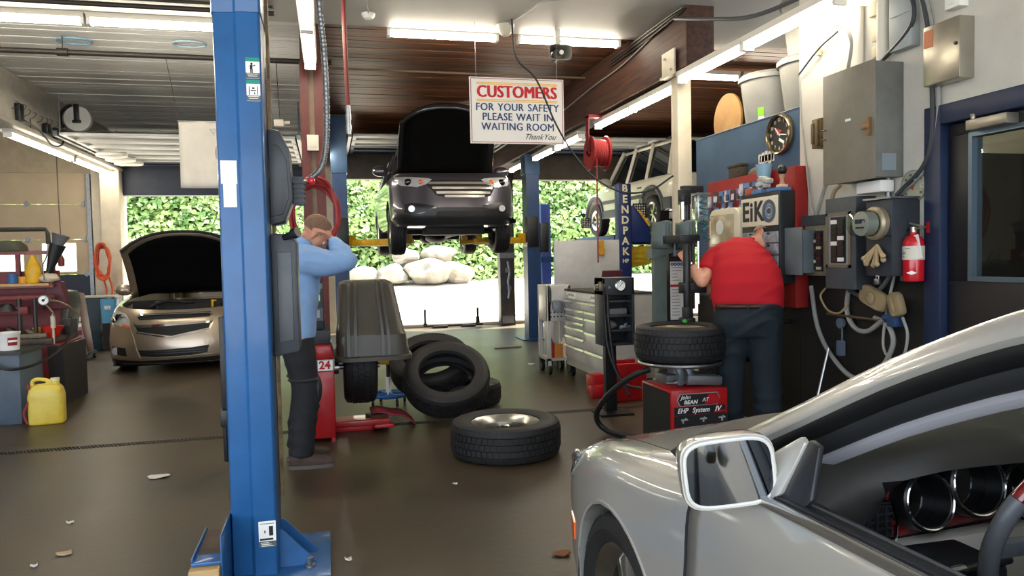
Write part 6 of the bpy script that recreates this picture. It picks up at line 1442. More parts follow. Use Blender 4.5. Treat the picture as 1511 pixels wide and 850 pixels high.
# bead-seating console with its pressure gauge
BC = thing('inflation_console', 'black console with a round pressure gauge and open shelves', 'machine', (2.385, 5.92, 0))
b = MB()
b.box(-0.145, -0.12, 0, 0.2, 0.62, 1.20); b.box(0.12, 0.145, 0, 0.2, 0.62, 1.20); b.box(-0.145, 0.145, 0.18, 0.2, 0.62, 1.20); b.box(-0.145, 0.145, 0, 0.2, 1.05, 1.20)
for z in (0.62, 0.735, 0.86, 0.985): b.box(-0.13, 0.13, 0.0, 0.19, z, z + 0.022)
build('housing', b, M('console_black', '#2b2e31', 0.5, var=0.12), BC, bevel=0.006)
m = Matrix.Translation((0.01, -0.002, 1.13)) @ Matrix.Rotation(PI / 2, 4, 'X')
b = MB(); b.lathe([(0, 0), (0.047, 0), (0.047, 0.02), (0.040, 0.024), (0.040, 0.012), (0, 0.012)], 32, m); g = build('pressure_gauge', b, chrome, BC)
b = MB(); b.lathe([(0, 0.012), (0.040, 0.012), (0.040, 0.014), (0, 0.014)], 32, m); build('gauge_dial', b, ink_white, g)
b = MB(); b.cb((0.016, -0.0165, 1.138), (0.004, 0.002, 0.05), ry=0.7)
for k in range(9): a = math.radians(-220 + 32 * k); b.cb((0.01 + 0.031 * math.cos(a), -0.0165, 1.13 - 0.031 * math.sin(a)), (0.007, 0.002, 0.003), ry=a)
build('gauge_needle', b, ink_black, g)
build('support_post', MB().box(-0.05, 0.05, 0.2, 0.26, 0, 1.0).box(-0.15, 0.15, 0.05, 0.3, 0, 0.02), black_metal, BC)
build('screw_knob', MB().cyl((-0.09, 0.0, 1.12), (-0.09, -0.02, 1.12), 0.012), steel, BC)
for lab, x, z, s_, mt in (('dark box on the second console shelf', -0.02, 0.885, (0.16, 0.08, 0.05), panel_dark), ('crumpled rag on the middle console shelf', -0.06, 0.757, (0.12, 0.08, 0.07), M('rag_grey', '#6d6560', 0.9, var=0.3)), ('dark tool on the right of the middle console shelf', 0.06, 0.757, (0.10, 0.05, 0.03), panel_dark)):
    pass
o = build('parts_box', MB().box(-0.07, 0.09, 0, 0.1, 0, 0.05), panel_grey, bevel=0.005); o.location = (2.385, 5.96, 1.008 - 0.125); tag(o, 'dark box on the upper shelf of the black console', 'box')
b = MB(); b.sph((0, 0, 0.035), (0.06, 0.045, 0.036), 14, 10)
for v in b.v: v += v.normalized() * 0.012 * mnoise.noise(v * 40)
o = build('rag', b, M('rag_grey', '#847a74', 0.9, var=0.3)); o.location = (2.33, 5.99, 0.757); tag(o, 'crumpled grey rag on the middle shelf of the black console', 'rag')
o = build('small_parts', MB().box(-0.05, 0.05, 0, 0.06, 0, 0.03).cyl((0.0, 0.03, 0.03), (0.03, 0.03, 0.045), 0.012), galv, bevel=0.004); o.location = (2.455, 5.95, 0.757); tag(o, 'small metal parts right of the rag on the console shelf', 'parts')
def hose(nm, pts, r, mat, label, cat='hose', sub=7, group=None):
    o = build(nm, MB().tube(pts, r, 8, spline=sub), mat); return tag(o, label, cat, group)
hose('air_hose', [(2.25, 5.92, 1.10), (2.235, 5.86, 0.9), (2.24, 5.80, 0.6), (2.32, 5.70, 0.35), (2.45, 5.60, 0.30)], 0.011, cable_black, 'thin black hose dropping from the left of the gauge console')
hose('air_hose', [(2.28, 5.91, 1.06), (2.27, 5.86, 0.8), (2.30, 5.8, 0.45), (2.34, 5.6, 0.25)], 0.013, cable_black, 'second black hose beside the first below the gauge console')
hose('bead_hose', [(2.24, 4.98, 0.56), (2.12, 5.05, 0.50), (2.0, 5.25, 0.32), (1.97, 5.38, 0.15), (2.05, 5.35, 0.04), (2.2, 5.1, 0.03), (2.24, 4.9, 0.06)], 0.022, cable_black, 'thick black hose looping to the floor beside the red machine')
o = build('brass_fittings', MB().cb((0, 0, 0), (0.05, 0.08, 0.06)).cyl((-0.05, 0, 0.0), (0.04, 0, 0.0), 0.025).cyl((0, 0, -0.03), (0, 0, 0.05), 0.018), M('brass_dark', '#6c6355', 0.4, 0.8), bevel=0.004); o.location = (2.22, 5.93, 1.12)
o.parent = BC; o.location = (-0.165, 0.0, 1.12)
# ================================================================ RIGHT WALL
RX = (PI / 2, 0, -PI / 2)      # lettering that faces the bay from the right wall
RB = thing('display_board', 'red painted display board on the blue wall behind the man in red', 'board', (3.34, 5.4, 0))
build('board', MB().box(-0.05, 0.058, -0.64, 0.64, 0.98, 2.01), M('board_red', '#8e1e1a', 0.5, var=0.15), RB, bevel=0.005)
random.seed(21)
bl_blue = M('card_blue', '#4f7fb3', 0.5, objvar=0.3, var=0.2, scale=30); bl_white = M('card_white', '#c9cdd2', 0.4, objvar=0.2, var=0.3, scale=30); bl_dark = M('card_dark', '#3f3a3c', 0.4, objvar=0.3, var=0.3, scale=40)
for i in range(14):
    for j in range(2):
        y = 5.98 - i * 0.066; z = 1.86 - j * 0.10 + (0.0 if i < 9 else 0.03) - 0.03 * (i < 3)
        if j == 1 and i % 4 == 3: continue
        t = thing('blister_pack', '%s blister pack, %s from the left in the %s row on the red board' % (('blue', 'pale', 'blue', 'dark')[(i + j * 2) % 4], 'first second third fourth fifth sixth seventh eighth ninth tenth eleventh twelfth thirteenth fourteenth'.split()[i], ('upper', 'lower')[j]), 'package', (3.25 + 0.01 * (i % 3) - 0.02 * (1 - j), y, z), random.uniform(-0.2, 0.2), group='blister packs hanging on the red board')
        build('card', MB().box(-0.003, 0.003, -0.027, 0.027, -0.045, 0.05), (bl_blue, bl_white, bl_blue, bl_dark)[(i + j * 2) % 4], t); b = MB(); b.box(-0.016, -0.003, -0.02, 0.02, -0.038, 0.012); build('blister', b, (bl_dark, bl_white)[(i + j) % 2], t, bevel=0.005)
        build('hook', MB().cyl((0.0, 0, 0.045), (0.045, 0, 0.05), 0.002, n=5), galv, t)
EK = thing('bulb_cabinet', 'black lamp bulb cabinet with clear drawers and a lettered sign', 'cabinet', (3.21, 5.0, 0))
build('case', MB().box(-0.055, 0.07, -0.25, 0.25, 1.16, 1.83), black_plastic, EK, bevel=0.006)
sg = build('sign_plate', MB().box(-0.066, -0.05, -0.235, 0.245, 1.585, 1.80), M('sign_cream', '#d8cfb6', 0.5), EK, bevel=0.003)
text('lettering', 'EiK', 0.205, M('ink_charcoal', '#25262b', 0.5), sg, (-0.068, 0.08, 1.69), RX, bold=0.006, sx=0.95, space=1.12)
m = Matrix.Translation((-0.067, -0.135, 1.69)) @ Matrix.Rotation(-PI / 2, 4, 'Y')
for r0, r1, c in ((0.055, 0.085, '#4a5866'), (0.030, 0.050, '#6f8296'), (0.0, 0.022, '#39434e')):
    b = MB(); b.lathe([(r0, 0), (r1, 0), (r1, 0.003), (r0, 0.003)], 28, m, cyc=True) if r0 else b.lathe([(0, 0), (r1, 0), (r1, 0.003), (0, 0.003)], 28, m); build('lettering', b, M('ring_' + c[1:], c, 0.4), sg)
dr_m = M('drawer_clear', '#8a9299', 0.25, var=0.35, scale=25)
for r in range(4):
    for c in range(2):
        y = 0.02 + c * 0.115 - 0.0; z = 1.50 - r * 0.088
        d = build('drawer', MB().box(-0.062, -0.05, -0.235 + c * 0.24, -0.005 + c * 0.24, z - 0.04, z + 0.04), dr_m, EK, bevel=0.003); build('knob', MB().box(-0.068, -0.06, -0.135 + c * 0.24, -0.105 + c * 0.24, z + 0.02, z + 0.034), black_plastic, d)
for i, (y, c, h, w, lab) in enumerate(((5.18, '#b8593f', 0.05, 0.07, 'small orange box on top of the bulb cabinet'), (5.06, '#4a78a8', 0.03, 0.14, 'blue tray on top of the bulb cabinet'), (4.84, '#3f6ea0', 0.025, 0.16, 'blue lid on the right end of the bulb cabinet top'))):
    o = build('small_box', MB().box(-0.05, 0.05, -w / 2, w / 2, 0, h), M('sb_' + str(i), c, 0.5), bevel=0.003); o.location = (3.21, y, 1.832); tag(o, lab, 'box')
b = MB(); random.seed(9)
for k in range(7): b.cb((random.uniform(-0.03, 0.03), random.uniform(-0.08, 0.08), 0.02 + 0.012 * k * 0.6), (0.06, 0.07, 0.035), rz=random.uniform(-0.6, 0.6), rx=random.uniform(-0.3, 0.3))
o = build('bag_pile', b, M('bag_clear', '#b4b5ad', 0.35, var=0.3, scale=30), bevel=0.008); o.location = (3.21, 5.02, 1.875); tag(o, 'heap of clear bagged parts on top of the bulb cabinet', 'bags')
o = build('blue_cup', MB().lathe([(0, 0), (0.05, 0), (0.062, 0.1), (0.056, 0.1), (0.045, 0.008), (0, 0.008)], 20), M('cup_blue', '#7fa3b8', 0.4)); o.location = (3.23, 5.06, 1.955); tag(o, 'pale blue tub on top of the heap of bagged parts', 'tub')
t = thing('goblet', 'dark topped little trophy at the right end of the bulb cabinet', 'trophy', (3.21, 4.80, 1.858)); build('base', MB().box(-0.03, 0.03, -0.03, 0.03, 0, 0.02), M('trophy_base', '#d7b9a2', 0.5), t, bevel=0.004); build('figure', MB().lathe([(0, 0.02), (0.02, 0.02), (0.012, 0.05), (0.022, 0.09), (0.01, 0.1), (0, 0.1)], 14), M('trophy_tan', '#b78a6a', 0.4), t); build('cap', MB().sph((0, 0, 0.125), 0.036, 14, 10), black_metal, t)
WD = thing('towel_dispenser', 'cream rounded dispenser left of the bulb cabinet', 'dispenser', (3.21, 5.50, 0))
b = MB(); pr = [(-0.235, 1.30), (0.235, 1.30), (0.235, 1.66)] + [(0.235 - 0.09 * (1 - math.cos(a)), 1.66 + 0.09 * math.sin(a)) for a in [PI / 2 * k / 6 for k in range(1, 7)]] + [(-0.145 - 0.09 * math.sin(a), 1.66 + 0.09 * math.cos(a)) for a in [PI / 2 * k / 6 for k in range(0, 7)]]
b.prism(pr, -0.075, 0.07, 'yz'); build('shell', b, M('shell_cream', '#d9cfb4', 0.4), WD, bevel=0.008)
build('window', MB().box(-0.080, -0.07, -0.17, 0.20, 1.46, 1.70), M('window_amber', '#b8a888', 0.2, var=0.2), WD, bevel=0.02); build('towel_roll', MB().cyl((-0.081, 0.05, 1.60), (-0.07, 0.05, 1.60), 0.06, n=20), white_plastic, WD); build('lower_band', MB().box(-0.079, -0.07, -0.2, 0.22, 1.38, 1.445), M('band_slate', '#5f6f86', 0.4), WD)
CK = thing('wall_clock', 'round black wall clock with chrome rim on the blue wall', 'clock', (3.395, 5.075, 2.287))
m = Matrix.Rotation(-PI / 2, 4, 'Y')
b = MB(); b.lathe([(0.132, 0), (0.155, 0), (0.157, 0.03), (0.148, 0.045), (0.136, 0.04), (0.132, 0.02)], 44, m, cyc=True); build('rim', b, M('rim_bronze', '#8a7b62', 0.2, 0.9), CK)
b = MB(); b.lathe([(0, 0), (0.135, 0), (0.135, 0.022), (0, 0.022)], 40, m); build('face', b, M('clock_face', '#1d1815', 0.3), CK)
for k in range(12):
    a = 2 * PI * k / 12; text('numeral', str(12 if k == 0 else k), 0.036, M('numeral_cream', '#cbbfa5', 0.5), CK, (-0.024, -0.108 * math.sin(a), 0.108 * math.cos(a)), RX, bold=0.001)
def hand_(a, L, w, nm, mt):
    b = MB(); b.prism([(-w, -0.02), (w, -0.02), (w * 0.5, L), (-w * 0.5, L)], 0, 0.002, 'yz'); b.xf(Matrix.Rotation(a, 4, 'X')); o = build(nm, b, mt, CK); o.location = (-0.029, 0, 0)
hand_(1.75, 0.10, 0.005, 'minute_hand', ink_white); hand_(-0.75, 0.075, 0.006, 'hour_hand', ink_white)
b = MB(); b.prism([(-0.04, 0.02), (0.05, 0.055), (0.05, 0.02), (0.01, 0.0)], -0.026, -0.023, 'yz'); build('dial_emblem', b, M('emblem_red', '#b83a2a', 0.5), CK); build('dial_emblem', MB().cb((-0.024, -0.03, -0.055), (0.003, 0.07, 0.02), rx=0.5), ink_white, CK)
o = build('metal_case', MB().box(-0.035, 0.03, -0.10, 0.10, 0, 0.09).box(-0.045, 0.03, -0.11, 0.11, 0.09, 0.115).cyl((-0.02, -0.06, 0.05), (-0.05, -0.06, 0.05), 0.012), M('case_olive', '#4b4338', 0.55, 0.3, var=0.3), bevel=0.006); o.location = (3.345, 5.62, 2.012); tag(o, 'old olive metal case standing on top of the red board', 'case')
o = build('cap', MB().loft([ell((0, 0, z), (1, 0, 0), a, (0, 1, 0), c, 18) for z, a, c in ((0, 0.045, 0.11), (0.02, 0.042, 0.10), (0.045, 0.03, 0.07), (0.055, 0.01, 0.03))]), M('cap_brown', '#5a4a38', 0.7)); o.location = (3.345, 5.35, 2.012); tag(o, 'brown flat cap lying on top of the red board', 'cap')
b = MB()
for k in range(5): b.box(-0.002, 0.002, -0.10 + k * 0.045, -0.065 + k * 0.045, -0.04 - 0.012 * (k % 2), 0.05 - 0.008 * abs(k - 2))
b.box(-0.002, 0.002, -0.09, 0.10, -0.03, 0.02); o = build('white_patch', b, M('daub_white', '#d9d4c5', 0.7)); o.location = (3.397, 5.28, 2.14); tag(o, 'white fingered paper patch stuck on the blue wall above the red board', 'paper')
# ---- electrical cabinets
G1 = thing('wall_cabinet', 'large tall grey steel wall cabinet with a hasp, highest on the wall', 'cabinet', (3.30, 4.07, 0))
build('body', MB().box(-0.10, 0.098, -0.235, 0.235, 1.83, 2.52), panel_grey, G1, bevel=0.006)
build('door', MB().box(-0.112, -0.10, -0.24, 0.24, 1.82, 2.53), M('panel_taupe', '#7d776a', 0.5, var=0.14, scale=4), G1, bevel=0.005)
build('hasp', MB().box(-0.14, -0.112, -0.215, -0.20, 2.08, 2.19).box(-0.145, -0.13, -0.225, -0.16, 2.12, 2.15), M('hasp_rust', '#8c6a45', 0.5, 0.5), G1, bevel=0.003)
for z in (2.18, 2.12): build('handle', MB().tube([(-0.112, 0.215, z), (-0.14, 0.215, z - 0.005), (-0.14, 0.175, z - 0.01)], 0.004), black_metal, G1)
build('sticker', MB().box(-0.06, 0.04, -0.239, -0.235, 1.87, 1.97), M('sticker_slate', '#7d8a90', 0.6), G1); build('paint_drip', MB().box(-0.1135, -0.112, -0.03, 0.02, 2.20, 2.215), ink_white, G1)
G2 = thing('breaker_panel', 'open breaker box with rows of breakers beside its swung-out door', 'electrical panel', (3.35, 4.55, 0))
build('box', MB().box(-0.05, 0.048, -0.115, 0.115, 1.22, 1.57), M('box_taupe', '#6f6655', 0.5, var=0.2), G2, bevel=0.004)
build('top_box', MB().box(-0.06, 0.048, -0.13, 0.14, 1.57, 1.64), panel_dark, G2)
build('door', MB().box(-0.155, -0.145, 0.0, 0.29, 1.225, 1.56).box(-0.145, -0.05, -0.005, 0.0, 1.24, 1.54), M('panel_bluegrey', '#5d686c', 0.5, var=0.15), G2, bevel=0.004)
build('interior', MB().box(-0.056, -0.048, -0.09, 0.09, 1.25, 1.53), black_metal, G2)
brk = [M('breaker_cream', '#b9a98c', 0.5), M('breaker_dark', '#2a2320', 0.5), M('breaker_maroon', '#54201f', 0.5)]
for r in range(11):
    for c in range(3): build('breaker', MB().box(-0.066, -0.055, -0.075 + c * 0.052, -0.031 + c * 0.052, 1.262 + r * 0.0235, 1.281 + r * 0.0235), brk[0 if c == 2 else (1 if (r + c) % 3 else (2 if r % 2 else 0))], G2)
G3 = thing('breaker_panel', 'dark grey distribution box with a recessed window of breakers', 'electrical panel', (3.325, 4.21, 0))
build('box', MB().box(-0.075, 0.073, -0.145, 0.15, 1.14, 1.735), panel_dark, G3, bevel=0.006)
build('cover', MB().box(-0.083, -0.074, -0.145, 0.15, 1.14, 1.735), M('cover_grey', '#474c50', 0.5, var=0.18), G3, bevel=0.004)
fr = MB(); fr.box(-0.092, -0.082, -0.105, 0.135, 1.28, 1.30); fr.box(-0.092, -0.082, -0.105, 0.135, 1.62, 1.64); fr.box(-0.092, -0.082, -0.105, -0.085, 1.28, 1.64); fr.box(-0.092, -0.082, 0.115, 0.135, 1.28, 1.64); build('window_frame', fr, M('frame_taupe', '#77705f', 0.45, 0.3), G3)
build('interior', MB().box(-0.085, -0.080, -0.085, 0.115, 1.30, 1.62), M('inner_grey', '#83888a', 0.5), G3); build('breaker_bank', MB().box(-0.092, -0.083, -0.055, 0.085, 1.31, 1.61), black_metal, G3)
for r in range(8):
    for c in range(2): build('breaker', MB().box(-0.100, -0.091, -0.045 + c * 0.065, 0.010 + c * 0.065, 1.32 + r * 0.035, 1.346 + r * 0.035), brk[1] if (r + c) % 4 else white_plastic, G3)
G4 = thing('meter_box', 'dark meter cabinet carrying the round glass electricity meter', 'electrical panel', (3.30, 3.79, 0))
build('box', MB().box(-0.10, 0.098, -0.085, 0.13, 1.235, 1.69), panel_dark, G4, bevel=0.006); build('rain_hood', MB().box(-0.12, 0.10, -0.10, 0.135, 1.69, 1.702), steel, G4)
b = MB(); b.lathe([(0.0, 0), (0.10, 0), (0.10, 0.03), (0.088, 0.045), (0, 0.045)], 30, Matrix.Translation((-0.10, 0.03, 1.55)) @ Matrix.Rotation(-PI / 2, 4, 'Y')); build('meter_socket', b, M('socket_tan', '#a79a80', 0.4, 0.5), G4)
b = MB(); b.lathe([(0.078, 0.045), (0.078, 0.15), (0.07, 0.165), (0, 0.17)], 30, Matrix.Translation((-0.10, 0.03, 1.55)) @ Matrix.Rotation(-PI / 2, 4, 'Y')); gm = build('meter_glass', b, glass, G4)
b = MB(); b.lathe([(0, 0.05), (0.07, 0.05), (0.072, 0.12), (0, 0.125)], 30, Matrix.Translation((-0.10, 0.03, 1.55)) @ Matrix.Rotation(-PI / 2, 4, 'Y')); build('meter_dial', b, M('meter_grey', '#b9b9b0', 0.3, 0.4), gm); build('register', MB().box(-0.227, -0.224, -0.01, 0.07, 1.55, 1.575).box(-0.227, -0.224, -0.005, 0.065, 1.52, 1.53), panel_dark, gm)
b = MB(); b.box(-0.106, -0.10, -0.08, 0.125, 1.47, 1.475); build('panel_seam', b, black_metal, G4)
random.seed(8)
KB = thing('key_cluster', 'cluster of tan wooden pegs hanging in a star under the meter', 'pegs', (3.19, 3.80, 1.40))
for a in (-2.5, -2.0, -1.62, -1.2, -0.75, -2.25, -0.45):
    p0 = Vector((-0.01, 0, 0.02)); p1 = Vector((-0.03 - 0.02 * random.random(), 0.105 * math.cos(a) * -1, 0.105 * math.sin(a) * 0.95)); b = MB(); b.cyl(p0, p1, 0.008, 0.012, 8); b.sph(p1, 0.016, 8, 6); build('peg', b, M('peg_tan', '#b09a74', 0.6, objvar=0.2), KB)
o = build('padlock', MB().box(-0.012, 0.012, -0.016, 0.016, 0, 0.032).tube([(0, -0.011, 0.03), (0, -0.011, 0.05), (0, 0.011, 0.05), (0, 0.011, 0.03)], 0.004), steel, bevel=0.003); o.location = (3.19, 3.81, 1.185); tag(o, 'small steel padlock hanging below the meter cabinet', 'padlock')
b = MB(); b.box(-0.05, 0.05, -0.11, 0.11, 0, 0.075); o = build('junction_cover', b, white_plastic, bevel=0.01); o.location = (3.33, 4.0, 1.745); tag(o, 'white plastic box between the big cabinet and the distribution box', 'box')
# steel box upper right, thermometer, old terminal block
G5 = thing('control_box', 'shiny stainless steel box with an orange label near the door top', 'electrical panel', (3.35, 3.455, 0))
build('body', MB().box(-0.05, 0.048, -0.125, 0.125, 2.305, 2.635), M('stainless', '#aaa699', 0.3, 0.85, var=0.08), G5, bevel=0.005); build('label', MB().box(-0.053, -0.05, 0.055, 0.118, 2.515, 2.61), M('label_orange', '#c77c55', 0.6), G5); build('lock', MB().cyl((-0.06, -0.105, 2.49), (-0.05, -0.105, 2.49), 0.009), black_metal, G5)
o = build('socket_box', MB().box(-0.03, 0.03, -0.05, 0.05, 0, 0.1).box(-0.034, -0.03, -0.02, 0.02, 0.02, 0.04).box(-0.034, -0.03, -0.02, 0.02, 0.055, 0.075), white_plastic, bevel=0.005); o.location = (3.369, 3.42, 2.70); tag(o, 'white wall socket box above the stainless steel box', 'socket')
TH = thing('wall_thermometer', 'round clear wall thermometer beside the door frame', 'thermometer', (3.398, 3.745, 1.765)); m = Matrix.Rotation(-PI / 2, 4, 'Y')
build('dial', MB().lathe([(0, 0), (0.092, 0), (0.092, 0.012), (0, 0.012)], 32, m), M('dial_cream', '#c4bba6', 0.5), TH); build('glass_dome', MB().lathe([(0.095, 0), (0.095, 0.02), (0.08, 0.034), (0.05, 0.042), (0, 0.046)], 32, m), glass, TH)
b = MB()
for k in range(10): a = 2 * PI * k / 10; b.cb((-0.014, 0.07 * math.cos(a), 0.07 * math.sin(a)), (0.003, 0.014, 0.014))
build('dial_marks', b, panel_grey, TH)['kind'] = 'stuff'; build('pointer', MB().cb((-0.014, 0.0, 0.01), (0.003, 0.02, 0.06), rx=0.4), M('pointer_red', '#c0432f', 0.5), TH)
o = build('terminal_block', MB().box(-0.06, 0.05, -0.05, 0.05, 0, 0.20).box(-0.075, -0.06, -0.035, 0.0, 0.01, 0.19).box(-0.075, -0.06, 0.012, 0.04, 0.03, 0.17), M('terminal_brown', '#6b5736', 0.5, var=0.4, scale=20), bevel=0.004); o.location = (3.35, 4.52, 2.10); tag(o, 'old brown terminal block left of the large grey cabinet', 'terminal block')
# fire extinguisher
FE = thing('fire_extinguisher', 'red fire extinguisher hanging beside the door frame', 'fire extinguisher', (3.315, 3.665, 1.205))
build('cylinder', MB().lathe([(0, 0), (0.055, 0), (0.058, 0.01), (0.058, 0.225), (0.045, 0.255), (0.022, 0.27), (0.018, 0.285), (0, 0.285)], 26), M('extinguisher_red', '#c41322', 0.25, coat=0.6), FE)
build('label', MB().lathe([(0.0585, 0.125), (0.0592, 0.125), (0.0592, 0.205), (0.0585, 0.205)], 26, cyc=True), M('label_cream', '#d5cfbd', 0.6), FE)
b = MB(); random.seed(3)
for k in range(8): a = PI + random.uniform(-1.3, 0.6); z = 0.135 + k * 0.008; b.cb((0.0597 * math.cos(a), 0.0597 * math.sin(a), z), (0.002, 0.03, 0.004), rz=a)
build('label_print', b, panel_grey, FE)['kind'] = 'stuff'
b = MB(); b.prism([(-0.028, 0.05), (0, 0.062), (0.028, 0.05), (0, 0.038)], -0.002, 0.002, 'xz'); q = build('diamond_mark', b, ink_white, FE); q.location = (-0.046, -0.037, 0); q.rotation_euler.z = -0.95
build('valve', MB().cyl((0, 0, 0.28), (0, 0, 0.315), 0.018).cb((-0.0, -0.03, 0.325), (0.02, 0.11, 0.008), rx=0.25).cb((0, -0.03, 0.305), (0.018, 0.09, 0.008), rx=-0.1), M('valve_metal', '#a9a393', 0.3, 0.8), FE)
build('hose', MB().tube([(0, 0.02, 0.30), (-0.01, 0.075, 0.29), (-0.015, 0.085, 0.2), (-0.01, 0.08, 0.08)], 0.010, 8, spline=6).cyl((-0.01, 0.08, 0.0), (-0.01, 0.08, 0.10), 0.011), black_plastic, FE); build('hang_tag', MB().cb((-0.02, -0.055, 0.20), (0.002, 0.04, 0.14), rx=-0.25), paper, FE); build('wall_hook', MB().box(0.05, 0.08, -0.06, -0.04, 0.28, 0.34), red_paint, FE)
# tan pads, blue valve, hoses and conduits
for i, (y, z, w, h, rx, lab) in enumerate(((3.99, 1.09, 0.24, 0.12, 0.35, 'wide tan foam pad hanging on the black wall'), (3.80, 1.06, 0.09, 0.15, -0.35, 'narrow tan pad right of the wide one on the black wall'))):
    b = MB(); b.loft([ell((x, 0, 0), (0, 1, 0), w / 2 * k, (0, 0, 1), h / 2 * k, 28, 4) for x, k in ((0, 0.9), (0.012, 1), (0.04, 1), (0.052, 0.9))]); b.sph((-0.005, 0.0, 0.0), (0.012, w * 0.16, h * 0.34), 12, 8); o = build('foam_pad', b, M('pad_tan', '#8f7d5c', 0.8, var=0.2)); o.location = (3.29, y, z); o.rotation_euler.x = rx; tag(o, lab, 'pad')
o = build('valve_block', MB().box(-0.04, 0.03, -0.035, 0.035, 0, 0.10).cyl((-0.02, 0.03, 0.05), (-0.02, 0.08, 0.05), 0.02), M('valve_blue', '#2c4468', 0.45), bevel=0.006); o.location = (3.365, 3.86, 0.92); tag(o, 'blue valve block under the tan pads', 'valve')
o = build('round_gauge', MB().lathe([(0, 0), (0.036, 0), (0.036, 0.02), (0, 0.02)], 20, Matrix.Rotation(-PI / 2, 4, 'Y')).cyl((0, 0, -0.03), (0, 0, -0.13), 0.006).box(-0.03, 0.01, -0.02, 0.02, -0.22, -0.12), M('gauge_bluegrey', '#566272', 0.45)); o.location = (3.37, 4.36, 0.90); tag(o, 'round blue grey gauge on the black wall between the hoses', 'gauge')
gh = M('hose_grey', '#8d8d89', 0.5, var=0.1)
hose('wall_hose', [(3.375, 4.70, 1.14), (3.37, 4.62, 0.85), (3.36, 4.45, 0.66), (3.35, 4.22, 0.55), (3.35, 4.0, 0.62), (3.36, 3.88, 0.80), (3.37, 3.93, 0.92), (3.37, 4.05, 0.96)], 0.016, gh, 'long grey hose hanging in a deep loop on the black wall')
hose('wall_hose', [(3.375, 4.30, 1.14), (3.37, 4.31, 0.98), (3.36, 4.22, 0.88), (3.36, 4.1, 0.87), (3.36, 3.98, 0.94), (3.36, 3.92, 0.97)], 0.016, gh, 'grey hose looping to the blue valve from the distribution box')
hose('wall_hose', [(3.37, 3.88, 1.23), (3.36, 3.92, 1.05), (3.36, 3.96, 0.86), (3.36, 3.95, 0.76), (3.36, 3.87, 0.70), (3.36, 3.79, 0.75), (3.36, 3.76, 0.88), (3.36, 3.80, 0.98)], 0.009, conduit, 'thin pale hose coiling below the tan pads')
hose('wall_hose', [(3.36, 4.52, 1.13), (3.35, 4.56, 1.07), (3.35, 4.48, 0.98), (3.35, 4.36, 0.97), (3.36, 4.28, 1.04)], 0.007, M('hose_tan', '#a8926a', 0.5), 'thin tan hose in a short loop below the breaker boxes')
hose('power_cable', [(3.36, 4.30, 1.14), (3.34, 4.15, 1.10), (3.34, 3.98, 1.14), (3.36, 3.90, 1.23)], 0.014, M('cable_grey', '#4a4d50', 0.5), 'dark grey cable between the distribution box and the meter', 'cable')
b = MB(); b.cyl((3.36, 4.5, 0.955), (3.36, 3.9, 0.945), 0.010); tag(build('wall_rod', b, M('rod_brown', '#5a4c38', 0.5, 0.4)), 'thin brown rod fixed along the black wall behind the hoses', 'rod')
b = MB(); b.cyl((3.06, 4.35, 0.0), (3.33, 4.45, 0.72), 0.008, n=8); b.cb((3.08, 4.357, 0.06), (0.02, 0.05, 0.12), ry=0.3); tag(build('leaning_rod', b, steel), 'thin steel rod leaning against the black wall', 'rod')
dark_c = M('cable_dark', '#35373b', 0.5)
for i, (pts, r, mt, lab) in enumerate((
    ([(3.36, 4.10, 3.05), (3.33, 3.78, 2.98), (3.34, 3.70, 2.72), (3.35, 3.95, 2.56), (3.35, 4.05, 2.53)], 0.014, dark_c, 'dark cable arching down into the large grey cabinet'),
    ([(3.35, 4.2, 3.12), (3.32, 3.72, 2.96), (3.34, 3.60, 2.68), (3.37, 3.585, 2.2), (3.37, 3.63, 1.9), (3.36, 3.85, 1.72)], 0.014, dark_c, 'long dark cable arching right of the large grey cabinet'),
    ([(3.37, 4.15, 3.16), (3.34, 3.68, 2.92), (3.36, 3.57, 2.6), (3.38, 3.555, 2.15), (3.38, 3.66, 1.85), (3.37, 3.88, 1.705)], 0.012, gh, 'grey cable following the outermost arch right of the cabinet'),
    ([(3.37, 4.45, 2.92), (3.35, 4.32, 2.88), (3.35, 4.24, 2.75), (3.36, 4.28, 2.6), (3.37, 4.32, 2.52)], 0.012, gh, 'grey cable bending down behind the large grey cabinet'),
    ([(3.38, 4.84, 2.68), (3.37, 4.60, 2.80), (3.37, 4.40, 2.86)], 0.007, dark_c, 'thin dark cable running along the bright wall top'),
    ([(3.38, 4.83, 2.66), (3.375, 4.80, 2.35), (3.375, 4.76, 2.1), (3.37, 4.70, 1.75), (3.37, 4.66, 1.64)], 0.007, conduit, 'thin pale cable dropping past the end of the blue wall'),
    ([(3.37, 4.46, 2.1), (3.36, 4.47, 1.95), (3.36, 4.55, 1.78), (3.36, 4.62, 1.64)], 0.013, conduit, 'grey conduit running down left of the large grey cabinet'),
    ([(3.36, 4.36, 1.83), (3.35, 4.42, 1.78), (3.36, 4.47, 1.64)], 0.014, M('hose_beige', '#9a8c70', 0.6), 'beige conduit curving under the large grey cabinet'))):
    hose('wall_cable', pts, r, mt, lab, 'cable', 8)
b = MB(); b.cyl((3.37, 3.98, 2.52), (3.37, 3.98, 3.62), 0.035, n=16); tag(build('wall_pipe', b, M('pipe_white', '#d6d1c2', 0.5)), 'thick white painted pipe rising above the grey cabinet', 'pipe')
b = MB(); b.cyl((3.38, 4.19, 2.5), (3.38, 4.19, 2.96), 0.020, n=12); tag(build('wall_pipe', b, MATS['pipe_white']), 'thin white painted pipe left of the thick one', 'pipe')
b = MB(); b.cyl((3.36, 3.92, 1.70), (3.36, 3.92, 1.83), 0.018, n=12); tag(build('wall_pipe', b, galv), 'short galvanised pipe under the large grey cabinet', 'pipe')
